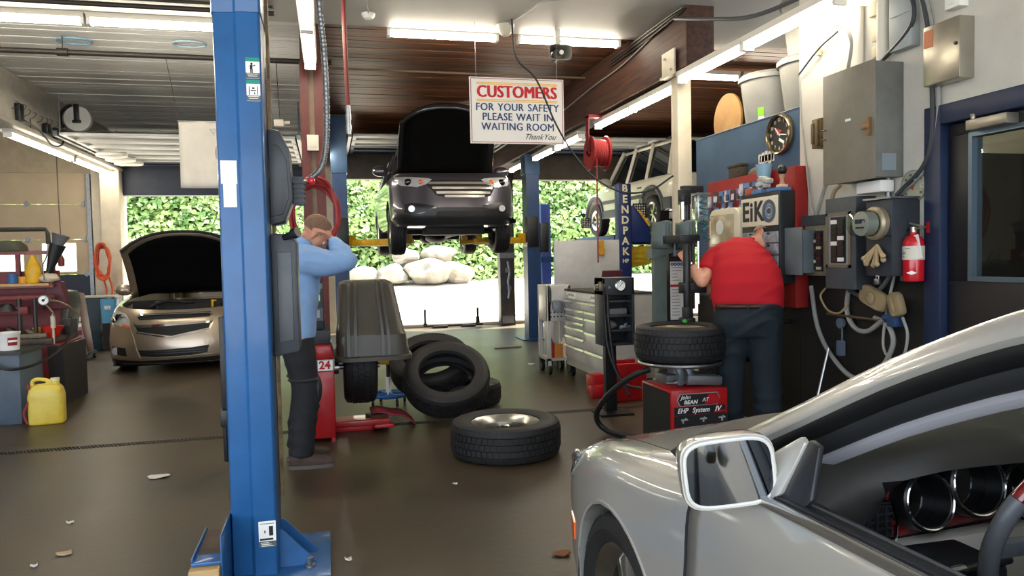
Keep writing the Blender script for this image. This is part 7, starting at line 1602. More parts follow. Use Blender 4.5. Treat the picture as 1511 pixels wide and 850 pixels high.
o = build('fuse_box', MB().box(-0.03, 0.03, -0.09, 0.09, 0, 0.42).box(-0.036, -0.03, -0.075, 0.075, 0.2, 0.205), M('panel_pale', '#9fa6a6', 0.5), bevel=0.005); o.location = (3.368, 3.80, 2.58); tag(o, 'pale grey switch panel behind the arching cables', 'electrical panel')
for i, (y, z, w, h) in enumerate(((4.02, 2.70, 0.12, 0.10), (4.06, 2.86, 0.10, 0.09), (4.62, 2.76, 0.04, 0.06), (4.05, 2.60, 0.06, 0.07))):
    o = build('wall_block', MB().box(-0.015, 0.012, -w / 2, w / 2, 0, h), M('block_cream', '#cfc5a8', 0.6), bevel=0.003); o.location = (3.386, y, z); tag(o, ['cream blanking plate left of the thick white pipe', 'upper cream plate left of the thick white pipe', 'small cream clip box at the bright wall corner', 'small yellowed plate above the grey cabinet'][i], 'plate')
# storage bins on the low roof
def make_bin(label, loc):
    t = thing('storage_bin', label, 'bin', loc, group='grey storage bins on the low roof')
    build('tub', MB().lathe([(0, 0), (0.20, 0), (0.25, 0.40), (0.24, 0.40), (0.19, 0.01), (0, 0.01)], 28), M('bin_grey', '#7e7d78', 0.5, var=0.08), t); build('lid', MB().lathe([(0.268, 0.385), (0.268, 0.42), (0.24, 0.445), (0, 0.455)], 28), M('bin_grey', '#7e7d78', 0.5), t)
    build('label', MB().cb((-0.175, -0.125, 0.11), (0.004, 0.05, 0.07), rz=0.6), M('label_green', '#7ed321', 0.6), t); build('label', MB().cb((-0.170, -0.122, 0.045), (0.004, 0.05, 0.06), rz=0.6), ink_white, t)
    return t
b1 = make_bin('round grey lidded bin at the left of the low roof', (3.72, 5.72, 2.452)); dup(b1, (3.72, 5.15, 2.452), 0.0, 'round grey lidded bin beside the bright wall corner'); dup(b1, (3.74, 5.14, 2.912), 0.3, 'upper grey bin stacked on the one by the bright wall corner')
b = MB(); b.lathe([(0, 0), (0.24, 0), (0.24, 0.02), (0, 0.02)], 36, Matrix.Rotation(-PI / 2, 4, 'Y')); o = build('round_board', b, M('ply_tan', '#9c7440', 0.6, var=0.15)); o.location = (3.60, 6.20, 2.60); tag(o, 'round tan wooden board standing behind the bins', 'board')
b = MB(); b.cb((3.42, 5.66, 2.453), (0.05, 1.6, 0.006)); tag(build('edge_strip', b, M('strip_pale', '#8f9aa5', 0.6)), 'pale torn strip along the top edge of the blue wall', 'strip')
# ================================================================ HANGING THINGS
SG = thing('safety_sign', 'white hanging sign asking customers to wait in the waiting room', 'sign', (1.81, 7.0, 2.79))
build('panel', MB().cb((0, 0, 0), (0.93, 0.012, 0.625)), M('sign_white', '#dcd9d4', 0.5), SG)
fr = MB(); w, h = 0.452, 0.30
for z in (-h, h): fr.cb((0, -0.007, z), (2 * w, 0.002, 0.006))
for x in (-w, w): fr.cb((x, -0.007, 0), (0.006, 0.002, 2 * h))
build('border', fr, M('ink_maroon2', '#8c3a4a', 0.6), SG)
for z in (0.262, 0.248, 0.102, 0.088): build('yellow_rule', MB().cb((0.0, -0.007, z), (0.80, 0.002, 0.008)), ink_yellow, SG)
def sign_line(line, z):
    os_ = [text('lettering', w, 0.100, ink_navy, SG, (0, -0.008, z), sx=0.90, space=1.07) for w in line.split()]
    ws = [max(v.co.x for v in o.data.vertices) - min(v.co.x for v in o.data.vertices) for o in os_]; gap_ = 0.042; x = -(sum(ws) + gap_ * (len(ws) - 1)) / 2
    for o, w_ in zip(os_, ws):
        o.location.x = x + w_ / 2; x += w_ + gap_
        c = o.copy(); COL.objects.link(c); c.location.x += 0.0042; c.location.y -= 0.0003      # second pass of the sign painter's brush: bolder strokes
for k, dx in enumerate((-0.007, -0.0023, 0.0023, 0.007)): text('lettering', 'CUSTOMERS', 0.160, ink_red, SG, (dx, -0.008 - 0.0003 * k, 0.173), sx=0.84, space=1.06)
sign_line('FOR YOUR SAFETY', 0.030); sign_line('PLEASE WAIT IN', -0.062); sign_line('WAITING ROOM', -0.155); text('lettering', 'Thank', 0.075, ink_black, SG, (0.15, -0.008, -0.245), shear=0.5); text('lettering', 'You', 0.075, ink_black, SG, (0.31, -0.008, -0.245), shear=0.5)
for x in (-0.40, 0.40): build('hanging_wire', MB().cyl((x, 0, 0.31), (x, 0, 0.828), 0.0025, n=5), steel, SG)
hose('hanging_cable', [(1.70, 6.72, 3.57), (1.73, 6.7, 3.22), (1.92, 6.7, 3.02), (2.10, 6.7, 2.62), (2.28, 6.68, 2.32), (2.48, 6.65, 2.10), (2.72, 6.6, 1.98), (2.95, 6.5, 1.99), (3.16, 6.45, 2.12)], 0.009, cable_black, 'black cable swooping down across the sign to the cream column', 'cable', 8)
SP = thing('loudspeaker', 'grey horn loudspeaker hanging below the strip light', 'loudspeaker', (2.25, 7.05, 3.37))
rg = [ell((0, y, 0), (1, 0, 0), w, (0, 0, 1), h, 24, 5) for y, w, h in ((-0.06, 0.115, 0.075), (-0.05, 0.115, 0.075), (0.08, 0.06, 0.04))]; b = MB(); b.loft(rg, caps=False); build('horn', b, M('horn_grey', '#8c8a80', 0.5), SP, solid=0.006)
build('driver', MB().cyl((0, 0.02, 0), (0, 0.16, 0), 0.05, n=18).sph((0.015, -0.02, 0.0), (0.026, 0.026, 0.026)), M('horn_dark', '#5d5a53', 0.5), SP); build('phase_plug', MB().cyl((0.015, -0.055, 0), (0.015, -0.04, 0), 0.022, n=16), white_plastic, SP); build('bracket', MB().box(-0.025, 0.025, 0.02, 0.06, 0.07, 0.245).cyl((0, 0.04, 0.12), (0, 0.0, 0.12), 0.03), hs, SP)
o = build('junction_cone', MB().lathe([(0, 0.0), (0.035, 0.0), (0.06, 0.03), (0.09, 0.10), (0, 0.10)], 22), M('cone_cream', '#c7c2b2', 0.5)); o.location = (1.72, 7.05, 3.515); tag(o, 'cream cone shaped cover on the soffit edge above the sign', 'cover')
o = build('smoke_detector', MB().lathe([(0, -0.045), (0.04, -0.045), (0.06, -0.02), (0.062, 0), (0, 0)], 22), white_plastic); o.location = (0.42, 6.95, 3.62); tag(o, 'white smoke detector on the soffit', 'detector')
hose('soffit_wire', [(0.42, 6.9, 3.612), (0.40, 6.6, 3.61), (0.47, 6.2, 3.612), (0.44, 5.6, 3.61)], 0.006, conduit, 'thin pale wire running to the smoke detector', 'cable')
hose('soffit_wire', [(1.74, 7.0, 3.605), (1.84, 6.6, 3.605), (1.90, 6.3, 3.605), (2.2, 6.1, 3.605), (2.3, 5.6, 3.605)], 0.010, conduit, 'grey wire wandering over the soffit to the cone cover', 'cable')
hose('beam_wire', [(3.16, 6.3, 3.60), (3.165, 7.6, 3.45), (3.165, 8.6, 3.42), (3.165, 10.0, 3.35), (3.165, 11.5, 3.33)], 0.008, conduit, 'pale wire looped along the side of the big dark beam', 'cable')
for k in range(3): hose('conduit', [(3.17 - 0.02 * k, 6.15, 3.58), (3.15 - 0.02 * k, 6.8, 3.53 + 0.02 * k), (3.165 - 0.005 * k, 8, 3.52 + 0.03 * k)], 0.009, M('cond_dark', '#4a4641', 0.5, 0.5), ['lowest dark conduit along the big beam', 'middle dark conduit along the big beam', 'topmost dark conduit along the big beam'][k], 'conduit', 5)
hose('light_cable', [(3.12, 6.3, 3.52), (3.10, 5.6, 3.30), (3.12, 5.0, 3.14), (3.2, 4.4, 3.12), (3.3, 4.1, 3.14)], 0.016, M('cable_grey', '#4a4d50', 0.5), 'thick grey cable sagging above the nearest right strip light', 'cable')
hose('drop_hose', [(0.16, 5.5, 3.61), (0.163, 5.5, 3.0), (0.172, 5.5, 2.50)], 0.016, M('hose_oxblood', '#6b2a28', 0.5), 'dark red air hose dropping from the soffit', 'hose')
o = build('hose_coupler', MB().cyl((0, 0, 0.0), (0, 0, 0.2), 0.017, n=14).cyl((0, 0, 0.02), (0, 0, 0.06), 0.021, n=14).cyl((0, 0, 0.10), (0, 0, 0.14), 0.020, n=14), steel); o.location = (0.173, 5.5, 2.30); tag(o, 'steel quick coupler at the end of the dark red hose', 'coupler')
# flexible steel conduit with ribs
P = crom([Vector(p) for p in ((-0.01, 3.72, 3.62), (-0.008, 3.72, 2.75), (0.012, 3.72, 2.38), (0.014, 3.72, 2.05), (-0.012, 3.72, 1.86), (-0.09, 3.70, 1.77))], 60); rs = [0.0135 + (0.002 if (i // 2) % 2 else 0.0) for i in range(len(P))]
o = build('flexible_conduit', MB().tube(P, rs, 9), galv, ang=80); tag(o, 'ribbed steel flexible conduit curving down to the lift control', 'conduit')
HC = thing('hose_coil', 'coil of red air hose hung around the dark red steel column', 'hose', (-0.10, 6.93, 1.80))
random.seed(6)
for k in range(5):
    rx, rz_ = 0.19 + 0.012 * (k % 3), 0.26 + 0.02 * k; pts = [(rx * math.cos(a) + random.uniform(-0.012, 0.012), -0.02 * k + random.uniform(-0.02, 0.02), rz_ * math.sin(a)) for a in [2 * PI * i / 16 for i in range(16)]]
    build('loop', MB().tube(pts, 0.015, 8, spline=3, cyc=True), hose_red, HC)
o = build('switch_box', MB().box(-0.05, 0.05, -0.03, 0.03, 0, 0.14).box(-0.03, 0.03, -0.034, -0.03, 0.03, 0.11), M('box_cream', '#d9d0bd', 0.5), bevel=0.012); o.location = (-0.1, 6.965, 2.38); tag(o, 'cream switch box on the dark red steel column', 'switch')
# white banner with a grey disc
BN = thing('banner', 'white cloth banner with a grey disc hanging behind the blue column', 'banner', (-1.2, 8.95, 2.6))
rows = [[Vector((-0.36 + 0.8 * i / 16, 0.012 * math.sin(i * 1.1 + j * 0.4) * (0.3 + 0.7 * j / 10), 0.365 - 0.735 * j / 10)) for i in range(17)] for j in range(11)]
build('cloth', MB().grid(rows), M('cloth_white', '#d3cdc2', 0.8, var=0.05), BN, solid=0.003)
build('disc_print', MB().lathe([(0, 0), (0.19, 0), (0.19, 0.003), (0, 0.003)], 40, Matrix.Translation((0.20, -0.018, 0.02)) @ Matrix.Rotation(PI / 2, 4, 'X')), M('disc_grey', '#9c9a97', 0.8), BN)
b = MB(); b.tube([(-0.035, -0.016, 0.285), (0.035, -0.016, 0.285), (0.0, -0.016, 0.225)], 0.004, 5, cyc=True); build('triangle_print', b, MATS['disc_grey'], BN); build('top_rod', MB().cyl((-0.37, 0, 0.368), (0.45, 0, 0.368), 0.008), steel, BN)
for x in (-0.36, 0.42): build('hanging_cord', MB().tube([(x, 0, 0.37), (x - 0.01, -0.2, 0.65), (x, -0.58, 0.93)], 0.003, 5), cable_black, BN)
hose('thin_wire', [(-0.47, 8.33, 3.50), (-0.46, 8.3, 3.2), (-0.45, 8.3, 2.9)], 0.004, cable_black, 'thin black wire hanging right of the blue column from the iron pipe', 'cable')
o = build('cord_socket', MB().box(-0.05, 0.05, -0.03, 0.03, -0.05, 0.02).cyl((0.05, 0, -0.01), (0.11, 0, -0.01), 0.018), M('box_cream', '#d9d0bd', 0.5), bevel=0.006); o.location = (-0.46, 8.3, 2.87); tag(o, 'small white socket at the end of the thin black wire', 'socket')
# red hose reel and its hose
HR = thing('hose_reel', 'red hose reel hanging under the big beam', 'hose reel', (3.20, 8.55, 2.62))
for x in (-0.10, 0.10): build('side_disc', MB().lathe([(0.05, -0.006), (0.20, -0.012), (0.21, 0), (0.20, 0.012), (0.05, 0.006)], 36, Matrix.Translation((x, 0, 0)) @ Matrix.Rotation(PI / 2, 4, 'Y'), cyc=True), M('reel_red', '#8a1a1b', 0.45, var=0.2), HR)
b = MB()
for k in range(7): b.tube([(-0.075 + k * 0.025, 0.15 * math.cos(a), 0.15 * math.sin(a)) for a in [2 * PI * i / 24 for i in range(24)]], 0.013, 6, cyc=True)
build('wound_hose', b, hose_red, HR)['kind'] = 'stuff'
build('mount', MB().box(-0.13, -0.12, -0.05, 0.05, -0.02, 0.44).box(-0.13, 0.12, -0.05, 0.05, 0.42, 0.455).cyl((-0.13, 0, 0), (0.13, 0, 0), 0.03), dark_red, HR)
hose('reel_hose', [(3.14, 8.42, 2.55), (3.13, 8.40, 2.1), (3.13, 8.40, 1.30)], 0.010, hose_red, 'thin red hose hanging straight down from the red reel', 'hose')
# cord reel, hooks and boxes on the white beam
CR = thing('cord_reel', 'white cord reel with a black bracket on the ceiling near the white beam', 'cord reel', (-3.30, 11.55, 3.42))
build('drum', MB().lathe([(0, -0.05), (0.17, -0.05), (0.18, 0), (0.17, 0.05), (0, 0.05)], 32, Matrix.Rotation(PI / 2, 4, 'X')), white_plastic, CR); build('bracket', MB().box(-0.04, 0.03, -0.07, -0.05, -0.03, 0.2).box(-0.06, 0.05, -0.075, -0.05, -0.06, -0.02), black_metal, CR, bevel=0.005); build('cord', MB().tube([(-0.2 * math.cos(a) - 0.02, -0.02, 0.2 * math.sin(a)) for a in [-0.7 + 2.0 * i / 12 for i in range(13)]], 0.022, 7), cable_black, CR)
hose('beam_cable', [(-3.46, 11.5, 3.25), (-3.47, 11.4, 3.05), (-3.47, 11.0, 2.98), (-3.47, 10.6, 3.10), (-3.47, 10.1, 3.14)], 0.012, cable_black, 'black cord looping along the white beam from the cord reel', 'cable')
random.seed(13); hk = MB()
for k in range(26):
    y = 9.9 + k * 0.18 + random.uniform(-0.04, 0.04); z = 3.22 + random.uniform(-0.02, 0.03)
    hk.tube([(-3.515, y, z), (-3.45, y - 0.03, z + 0.02), (-3.42, y - 0.06, z + 0.06), (-3.44, y - 0.09, z + 0.07)], 0.004, 5)
    if k % 2: hk.cyl((-3.51, y, z), (-3.51, y, z - 0.12), 0.006, n=5)
o = build('wire_hooks', hk, black_metal); tag(o, 'row of bent wire hooks along the white beam above the long lights', 'hooks', kind='stuff')
for i, (y, z, h) in enumerate(((10.02, 3.12, 0.2), (10.9, 3.12, 0.12), (11.25, 3.10, 0.14), (13.15, 3.12, 0.16))):
    o = build('junction_box', MB().box(-0.03, 0.03, -0.06, 0.06, 0, h), black_plastic, bevel=0.005); o.location = (-3.488, y, z); tag(o, ['black box on the white beam at the left edge', 'small black box on the white beam, second from the left', 'small black box on the white beam, third from the left', 'black box on the white beam nearest the back wall'][i], 'box')
for i, y in enumerate((12.6, 13.1, 13.6)):
    o = build('hanging_pad', MB().loft([ell((0, 0, z), (1, 0, 0), 0.22 * k, (0, 1, 0), 0.15 * k, 22, 2.5) for z, k in ((0, 0.9), (0.01, 1), (0.05, 1), (0.06, 0.9))]), white_plastic); o.location = (-3.16, y, 3.04); tag(o, ['nearest white round pad under the left overhead door', 'middle white round pad under the left overhead door', 'farthest white round pad under the left overhead door'][i], 'pad', 'white pads hung under the overhead door')
PC = thing('pull_switch', 'brown pull cord with a dark red handle in front of the closed cream door', 'pull cord', (-4.42, 14.2, 1.38))
build('cord', MB().tube([(0, 0, 2.3), (0, 0, 1.2), (0.01, 0, 0.24)], 0.008, 6), M('cord_brown', '#4a3a34', 0.6), PC); build('handle', MB().lathe([(0, 0), (0.05, 0.01), (0.055, 0.12), (0.02, 0.2), (0.012, 0.24), (0, 0.24)], 14), dark_red, PC)
OH = thing('hose_coil', 'coil of orange hose hanging by the closed cream door', 'hose', (-3.72, 14.05, 1.45)); random.seed(16)
for k in range(6):
    rx, rz_ = 0.10 + 0.012 * (k % 3), 0.24 + 0.015 * k; pts = [(rx * math.cos(a) + random.uniform(-0.02, 0.02), -0.022 * k + random.uniform(-0.015, 0.015), rz_ * math.sin(a)) for a in [2 * PI * i / 14 for i in range(14)]]; build('loop', MB().tube(pts, 0.017, 7, spline=3, cyc=True), hose_orange, OH)
build('tail', MB().tube([(-0.03, -0.03, -0.22), (0.03, -0.02, -0.5), (-0.02, -0.04, -0.75), (0.04, 0, -1.0)], 0.017, 7, spline=6).tube([(0.06, -0.03, -0.2), (0.12, -0.02, -0.5), (0.06, -0.04, -0.8), (0.12, 0, -1.05)], 0.017, 7, spline=6), hose_orange, OH)
# ================================================================ LEFT WORK CORNER
MC = thing('brake_lathe_bench', 'cluttered dark red machine bench at the left edge', 'workbench', (-3.1, 8.35, 0))
build('base', MB().box(-0.6, 0.47, -0.05, 0.65, 0.08, 0.62), M('bench_red', '#7c1c1d', 0.5, var=0.25), MC, bevel=0.01); build('base_panel', MB().box(0.15, 0.28, -0.056, -0.05, 0.25, 0.5), M('panel_drab', '#5a4c48', 0.6), MC); build('skid', MB().box(0.36, 0.50, -0.06, 0.66, 0.0, 0.60), M('bench_dark', '#25201f', 0.6), MC)
build('table', MB().box(-0.65, 0.42, -0.1, 0.7, 0.62, 0.68), M('table_grimy', '#4b4038', 0.6, var=0.35, scale=9), MC, bevel=0.01)
build('rack', MB().box(-0.6, 0.34, 0.40, 0.46, 0.68, 1.35).box(-0.6, 0.36, 0.36, 0.48, 1.12, 1.17), dark_red, MC)
for x in (-0.02, 0.3):
    build('rack_post', MB().box(x - 0.02, x + 0.02, 0.36, 0.40, 1.17, 1.56), dark_red, MC)
build('rack_rail', MB().box(-0.6, 0.32, 0.35, 0.40, 1.52, 1.56).box(-0.6, 0.36, 0.15, 0.22, 1.18, 1.22), M('rail_rose', '#8a4a45', 0.5), MC)
build('shelf_board', MB().box(-0.6, 0.34, 0.1, 0.36, 1.20, 1.225), wood, MC); build('lathe_arm', MB().box(-0.5, 0.18, 0.0, 0.08, 0.92, 1.0).box(-0.5, 0.4, 0.02, 0.1, 1.06, 1.11), dark_red, MC, bevel=0.008)
for x, r in ((0.10, 0.022), (0.24, 0.02)): build('screw_post', MB().cyl((x, 0.02, 0.68), (x, 0.02, 1.08), r, n=12), M('screw_iron', '#3d3a38', 0.45, 0.6), MC)
build('lamp_hood', MB().loft([ell((-0.03, 0.0, 0.96), (1, 0, 0), 0.13, (0, 1, 0), 0.10, 18), ell((0.0, 0.0, 1.03), (1, 0, 0), 0.04, (0, 1, 0), 0.04, 18)]), black_metal, MC)
build('boom', MB().tube([(-0.5, 0.1, 1.55), (-0.25, 0.1, 1.72), (-0.18, 0.1, 1.77), (0.34, 0.1, 1.77), (0.36, 0.1, 1.72), (0.36, 0.1, 1.62)], 0.022, 8), M('boom_dark', '#2f2b28', 0.5), MC); build('boom_hook', MB().tube([(0.36, 0.1, 1.64), (0.34, 0.1, 1.5), (0.30, 0.1, 1.4), (0.31, 0.1, 1.25)], 0.007, 6, spline=5), galv, MC)
gdial = build('dial_gauge', MB().cyl((0.35, -0.08, 1.06), (0.35, -0.03, 1.06), 0.048, n=24), galv, MC); build('gauge_face', MB().cyl((0.35, -0.083, 1.06), (0.35, -0.08, 1.06), 0.04, n=24), ink_white, gdial); build('gauge_hub', MB().cyl((0.35, -0.086, 1.06), (0.35, -0.083, 1.06), 0.014, n=14).cb((0.365, -0.085, 1.075), (0.035, 0.002, 0.005), ry=-0.7), ink_black, gdial)
build('gauge_hose', MB().tube([(0.39, -0.05, 1.06), (0.48, -0.05, 1.04), (0.56, 0.0, 0.98), (0.60, 0.1, 0.90)], 0.010, 7, spline=6).tube([(0.36, -0.06, 1.02), (0.42, -0.08, 0.95), (0.44, -0.06, 0.88)], 0.008, 7, spline=5), M('hose_brass', '#8b7b62', 0.4, 0.5), MC); build('gauge_stem', MB().cyl((0.42, -0.06, 0.92), (0.42, -0.06, 0.62), 0.010).cyl((0.42, -0.06, 0.78), (0.42, -0.06, 0.90), 0.022), M('stem_cream', '#c1b7a0', 0.4), MC)
def item(nm, mb, mat, loc, label, cat, rz=0, bevel=0, **k):
    o = build(nm, mb, mat, bevel=bevel, **k); o.location = loc; o.rotation_euler.z = rz; return tag(o, label, cat)
FN = thing('funnel', 'tall black funnel with a grey cup leaning over the bench', 'funnel', (-2.84, 8.62, 1.22)); FN.rotation_euler = (0, 0.32, 0)
build('cone', MB().lathe([(0.012, 0.0), (0.018, 0.05), (0.075, 0.40), (0.078, 0.42), (0.07, 0.42), (0.012, 0.06)], 22, cyc=True), black_plastic, FN); build('cup', MB().lathe([(0.045, 0.40), (0.085, 0.52), (0.09, 0.525), (0.08, 0.525), (0.04, 0.41)], 22, cyc=True), M('cup_grey', '#75777a', 0.5), FN)
b = MB(); b.loft([ell((0, 0, z), (1, 0, 0), a, (0, 1, 0), c, 20, 2.6) for z, a, c in ((0, 0.055, 0.05), (0.02, 0.07, 0.06), (0.12, 0.075, 0.06), (0.20, 0.055, 0.05), (0.25, 0.025, 0.025), (0.28, 0.02, 0.02))]); item('oil_jug', b, yellow, (-2.93, 8.58, 1.226), 'bright yellow rounded jug on the red rack shelf', 'jug')
item('blue_cup', MB().lathe([(0, 0), (0.04, 0), (0.045, 0.1), (0, 0.1)], 18), M('cup_blue2', '#2f5f96', 0.5), (-3.10, 8.52, 1.226), 'small blue cup on the red rack shelf at the left edge', 'cup')
item('orange_tub', MB().lathe([(0, 0), (0.045, 0), (0.045, 0.07), (0, 0.07)], 18), M('tub_orange', '#c98a2b', 0.5), (-3.02, 8.56, 1.226), 'orange tub between the blue cup and the yellow jug', 'tub')
b = MB(); b.sph((0, 0, 0.04), (0.10, 0.07, 0.045), 16, 10)
for v in b.v: v += v.normalized() * 0.02 * mnoise.noise(v * 25)
item('rag', b, M('rag_cream', '#c8bba6', 0.9, var=0.2), (-2.78, 8.55, 1.235), 'cream rag lying at the foot of the black funnel', 'rag')
item('maroon_cover', MB().prism([(-0.11, 0.0), (0.13, 0.0), (0.07, 0.28), (-0.07, 0.30)], -0.08, 0.08, 'xz'), M('maroon', '#57202a', 0.55, var=0.15), (-2.76, 8.66, 0.95), 'maroon tapered cover below the cream rag', 'cover', bevel=0.015)
item('green_hat', MB().lathe([(0, 0), (0.16, 0), (0.15, 0.05), (0.10, 0.10), (0, 0.11)], 24), M('drab_green', '#4a4a3c', 0.7), (-3.18, 8.72, 1.562), 'drab green cap on the top rail of the red rack', 'cap')
item('red_scoop', MB().loft([ell((0, 0, 0), (1, 0, 0), 0.06, (0, 1, 0), 0.05, 18), ell((0.02, 0, 0.11), (1, 0, 0), 0.10, (0, 1, 0), 0.08, 18)]), M('scoop_red', '#c2231c', 0.4), (-2.74, 8.42, 0.682), 'bright red funnel on the dark red bench', 'funnel')
item('yellow_can', MB().box(-0.03, 0.03, -0.03, 0.03, 0, 0.1), yellow, (-2.88, 8.44, 0.682), 'yellow can behind the red funnel on the bench', 'can', bevel=0.005)
random.seed(12)
for k, (x, y, w, d, h, c, lab) in enumerate(((-3.1, 8.4, 0.26, 0.2, 0.07, '#5b4f3c', 'greasy brown block on the bench behind the white bucket'), (-2.9, 8.33, 0.30, 0.10, 0.05, '#6f6350', 'flat tan bar on the front of the bench'), (-3.35, 8.45, 0.2, 0.2, 0.12, '#3a3531', 'dark casting at the left edge of the bench'), (-2.66, 8.7, 0.1, 0.12, 0.16, '#44413f', 'dark iron lump at the right end of the bench'))):
    b = MB(); b.cb((0, 0, h / 2), (w, d, h)); b.cyl((0, 0, h), (0.02, 0, h + 0.03), w * 0.18); item('metal_part', b, M('part_%d' % k, c, 0.55, 0.3, var=0.35, scale=14), (x, y, 0.682), lab, 'part', random.uniform(-0.4, 0.4), 0.012)
GB = thing('parts_washer', 'slate grey steel box with a hole at the left edge', 'cabinet', (-2.95, 7.72, 0)); build('box', MB().box(-0.4, 0.27, -0.3, 0.25, 0, 0.62), M('slate_box', '#4a5765', 0.5, var=0.12), GB, bevel=0.008); build('port_hole', MB().cyl((0.10, -0.304, 0.50), (0.10, -0.295, 0.50), 0.022, n=18), ink_black, GB); build('drip_top', MB().box(-0.42, 0.29, -0.31, 0.27, 0.62, 0.645), M('top_grimy', '#3a3b3a', 0.6, var=0.3), GB)
BK = thing('bucket', 'white plastic bucket with a red label on the slate box', 'bucket', (-2.83, 7.62, 0.647)); build('tub', MB().lathe([(0, 0), (0.082, 0), (0.092, 0.145), (0.096, 0.15), (0.096, 0.162), (0.088, 0.162), (0.08, 0.01), (0, 0.01)], 26), white_plastic, BK)
b = MB(); b.loft([[Vector((r * math.cos(a), r * math.sin(a), z)) for r, z in ((0.086, 0.045), (0.091, 0.115), (0.0925, 0.115), (0.0875, 0.045))] for a in [-1.3 + 0.9 * i / 8 for i in range(9)]]); lb = build('label', b, M('label_maroon', '#8c2a34', 0.5), BK)
b = MB(); b.loft([[Vector((r * math.cos(a), r * math.sin(a), z)) for r, z in ((0.0895, 0.075), (0.0905, 0.092), (0.0935, 0.092), (0.0925, 0.075))] for a in [-1.25 + 0.8 * i / 8 for i in range(9)]]); build('label_band', b, ink_white, lb)
JG = thing('jerrycan', 'yellow translucent plastic jug standing on the floor', 'jug', (-2.47, 7.40, 0), 0.15)
b = MB(); b.loft([ell((0, 0, z), (1, 0, 0), a, (0, 1, 0), c, 28, 4.5) for z, a, c in ((0, 0.135, 0.09), (0.015, 0.142, 0.097), (0.25, 0.142, 0.097), (0.31, 0.13, 0.09), (0.345, 0.10, 0.07), (0.355, 0.05, 0.04))]); b.cyl((0.07, 0, 0.33), (0.07, 0, 0.385), 0.034); b.tube([(-0.11, 0, 0.31), (-0.10, 0, 0.385), (-0.04, 0, 0.395), (0.04, 0, 0.37)], 0.018, 10, spline=6)
m = M('jug_yellow', '#c9ae2e', 0.45, var=0.15, scale=5); zsplit(m, 0.24, '#c9ae2e', 0.02)
organic('jug_body', b, M('jug_yellow2', '#c7a92c', 0.4, hex2='#d8c35a', scale=4), JG, 0.007, 3); build('jug_cap', MB().cyl((0.07, 0, 0.375), (0.07, 0, 0.40), 0.036, n=20), M('cap_pale', '#d8cf9c', 0.5), JG)
hose('bench_hose', [(-2.95, 7.40, 0.66), (-2.85, 7.36, 0.55), (-2.72, 7.36, 0.50), (-2.58, 7.6, 0.52), (-2.50, 7.95, 0.62), (-2.48, 8.25, 0.74)], 0.013, cable_black, 'black hose sagging from the slate box to the bench')
hose('fill_hose', [(-2.60, 7.34, 0.36), (-2.57, 7.32, 0.25), (-2.62, 7.30, 0.12), (-2.60, 7.30, 0.02)], 0.011, hose_red, 'thin red hose hanging behind the yellow jug', 'hose')
# grey open chest, red cart with pale panel, teal cabinet and pale blue bucket
GC = thing('equipment_case', 'grey machine case with a silver front edge behind the bench', 'machine', (-3.18, 9.6, 0)); build('shell', MB().prism([(-0.40, 0.45), (0.20, 0.35), (0.30, 0.95), (0.27, 1.10), (-0.40, 1.18)], -0.3, 0.3, 'xz'), M('case_grey', '#4c504f', 0.5, var=0.2), GC, bevel=0.02); build('silver_edge', MB().prism([(0.20, 0.36), (0.24, 0.36), (0.335, 0.95), (0.30, 1.11), (0.20, 1.15), (0.18, 1.12), (0.27, 1.07), (0.295, 0.95)], -0.32, -0.28, 'xz'), M('silver_edge', '#9aa0a3', 0.35, 0.6), GC); build('handle', MB().tube([(-0.05, -0.1, 1.14), (-0.12, -0.1, 1.28), (0.02, -0.1, 1.30), (0.15, -0.1, 1.13)], 0.012, 7), galv, GC); build('stand', MB().box(-0.4, 0.15, -0.25, 0.25, 0, 0.45), M('bench_dark', '#25201f', 0.6), GC)
RD = thing('diagnostic_cart', 'dark red cart with a tall pale front panel and small labels', 'cart', (-3.60, 12.2, 0)); build('body', MB().prism([(-0.28, 0.10), (0.12, 0.10), (0.02, 0.98), (-0.10, 1.0)], -0.2, 0.25, 'xz'), M('cart_red', '#6a1c2a', 0.5, var=0.15), RD, bevel=0.015); pn = build('front_panel', MB().prism([(0.0, 0.12), (0.16, 0.10), (0.06, 0.70), (0.0, 0.98), (-0.06, 0.96)], -0.215, -0.20, 'xz'), M('panel_rose', '#a98a8c', 0.5), RD, bevel=0.004)
for x, z, w, h, c in ((0.0, 0.84, 0.08, 0.10, panel_grey), (0.055, 0.62, 0.06, 0.06, ink_white), (0.06, 0.53, 0.07, 0.05, ink_white), (0.07, 0.42, 0.05, 0.07, dark_red), (0.09, 0.25, 0.07, 0.16, M('panel_pale2', '#c4b3b2', 0.5))): build('panel_label', MB().box(x - w / 2, x + w / 2, -0.219, -0.214, z - h / 2, z + h / 2), c, pn)
for x in (-0.22, 0.14): build('caster', MB().cyl((x - 0.02, -0.15, 0.05), (x + 0.02, -0.15, 0.05), 0.05, n=16).cyl((x - 0.02, 0.2, 0.05), (x + 0.02, 0.2, 0.05), 0.05, n=16).box(x - 0.02, x + 0.02, -0.18, 0.23, 0.08, 0.12), black_plastic, RD)
TCB = thing('teal_cabinet', 'dark teal cabinet with a pale worktop by the back wall', 'cabinet', (-3.85, 13.7, 0)); build('body', MB().box(-0.55, 0.18, -0.2, 0.3, 0.0, 0.86), M('teal_dark', '#1d3440', 0.5, var=0.15), TCB, bevel=0.006); build('worktop', MB().box(-0.60, 0.42, -0.22, 0.32, 0.86, 0.885), M('top_pale', '#b3aa9b', 0.6), TCB); build('shelf', MB().box(0.18, 0.40, -0.15, 0.3, 0.22, 0.25).box(0.36, 0.40, -0.15, 0.3, 0.0, 0.86), dark_red, TCB)
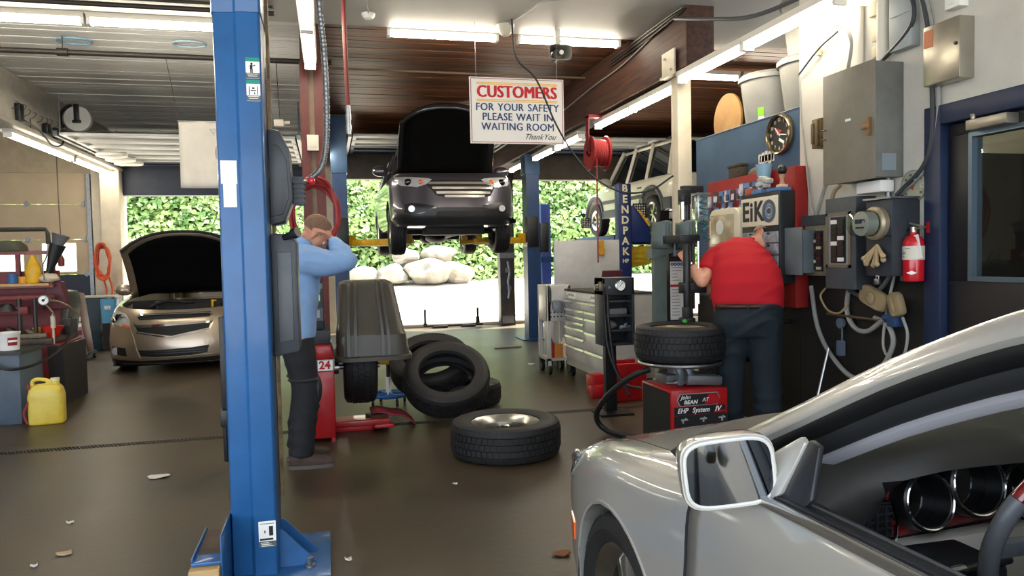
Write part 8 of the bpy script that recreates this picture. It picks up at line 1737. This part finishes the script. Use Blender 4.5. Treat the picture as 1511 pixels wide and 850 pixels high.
BB = thing('blue_bin', 'pale blue plastic bin with a white mark under the worktop end', 'bin', (-3.52, 13.50, 0.44)); build('tub', MB().loft([ell((0, 0, z), (1, 0, 0), a, (0, 1, 0), c, 28, 6) for z, a, c in ((0, 0.105, 0.10), (0.40, 0.125, 0.12), (0.40, 0.115, 0.11), (0.02, 0.095, 0.09))]), M('bin_blue', '#5fa6d3', 0.5), BB); build('mark', MB().cb((0, -0.122, 0.27), (0.10, 0.004, 0.035)).cb((-0.02, -0.124, 0.24), (0.05, 0.004, 0.02)).cb((0.03, -0.124, 0.24), (0.02, 0.004, 0.03)), ink_white, BB); build('stand', MB().box(-0.1, 0.1, -0.09, 0.09, -0.435, 0.0), M('bench_dark', '#25201f', 0.6), BB)
# litter on the floor
def litter(x, y, s, c, lab, cat='litter', n=5):
    random.seed(int(x * 100) + 7); P = [(s * random.uniform(0.6, 1.1) * math.cos(2 * PI * i / 8) * 1.4, s * random.uniform(0.5, 1) * math.sin(2 * PI * i / 8)) for i in range(8)]
    o = build('leaf' if cat == 'leaf' else 'paper_scrap', MB().prism(P, 0.001, 0.006, 'xy'), c); o.location = (x, y, 0.002); tag(o, lab, cat)
    for v in o.data.vertices: v.co.z += 0.012 * abs(v.co.x) / s * random.random()
leafm = M('leaf_brown', '#7a4a28', 0.8); scrap = M('scrap_white', '#d6d2c8', 0.8)
litter(-1.13, 5.24, 0.055, scrap, 'white paper scrap on the floor left of the blue column')
litter(-1.28, 3.98, 0.03, M('scrap_tan', '#b09a7a', 0.8), 'tan curled leaf on the floor left of the blue column', 'leaf')
litter(1.02, 3.28, 0.035, leafm, 'dry brown leaf on the floor near the coupe nose', 'leaf')
litter(-0.95, 3.42, 0.018, scrap, 'tiny white scrap near the blue arm shelf'); litter(-1.37, 3.85, 0.012, scrap, 'tiny white speck beside the tan leaf'); litter(-1.4, 4.45, 0.015, scrap, 'small pale speck on the open floor at left'); litter(0.05, 3.5, 0.013, scrap, 'white speck right of the blue lift base'); litter(0.72, 4.5, 0.012, scrap, 'white speck in front of the flat alloy wheel'); litter(-0.62, 6.0, 0.03, scrap, 'white scrap beside the floor drain left of the column')
litter(2.50, 9.2, 0.04, scrap, 'pale scrap on the floor beyond the leaning tires'); 
o = build('wiper_strip', MB().cb((0, 0, 0.012), (0.42, 0.05, 0.02), rz=0.1).cb((0.05, 0.08, 0.01), (0.3, 0.03, 0.015), rz=-0.15), M('strip_brown', '#6b5a4c', 0.5)); o.location = (2.62, 11.0, 0); tag(o, 'narrow strips of trim lying on the floor by the rear threshold', 'trim piece')
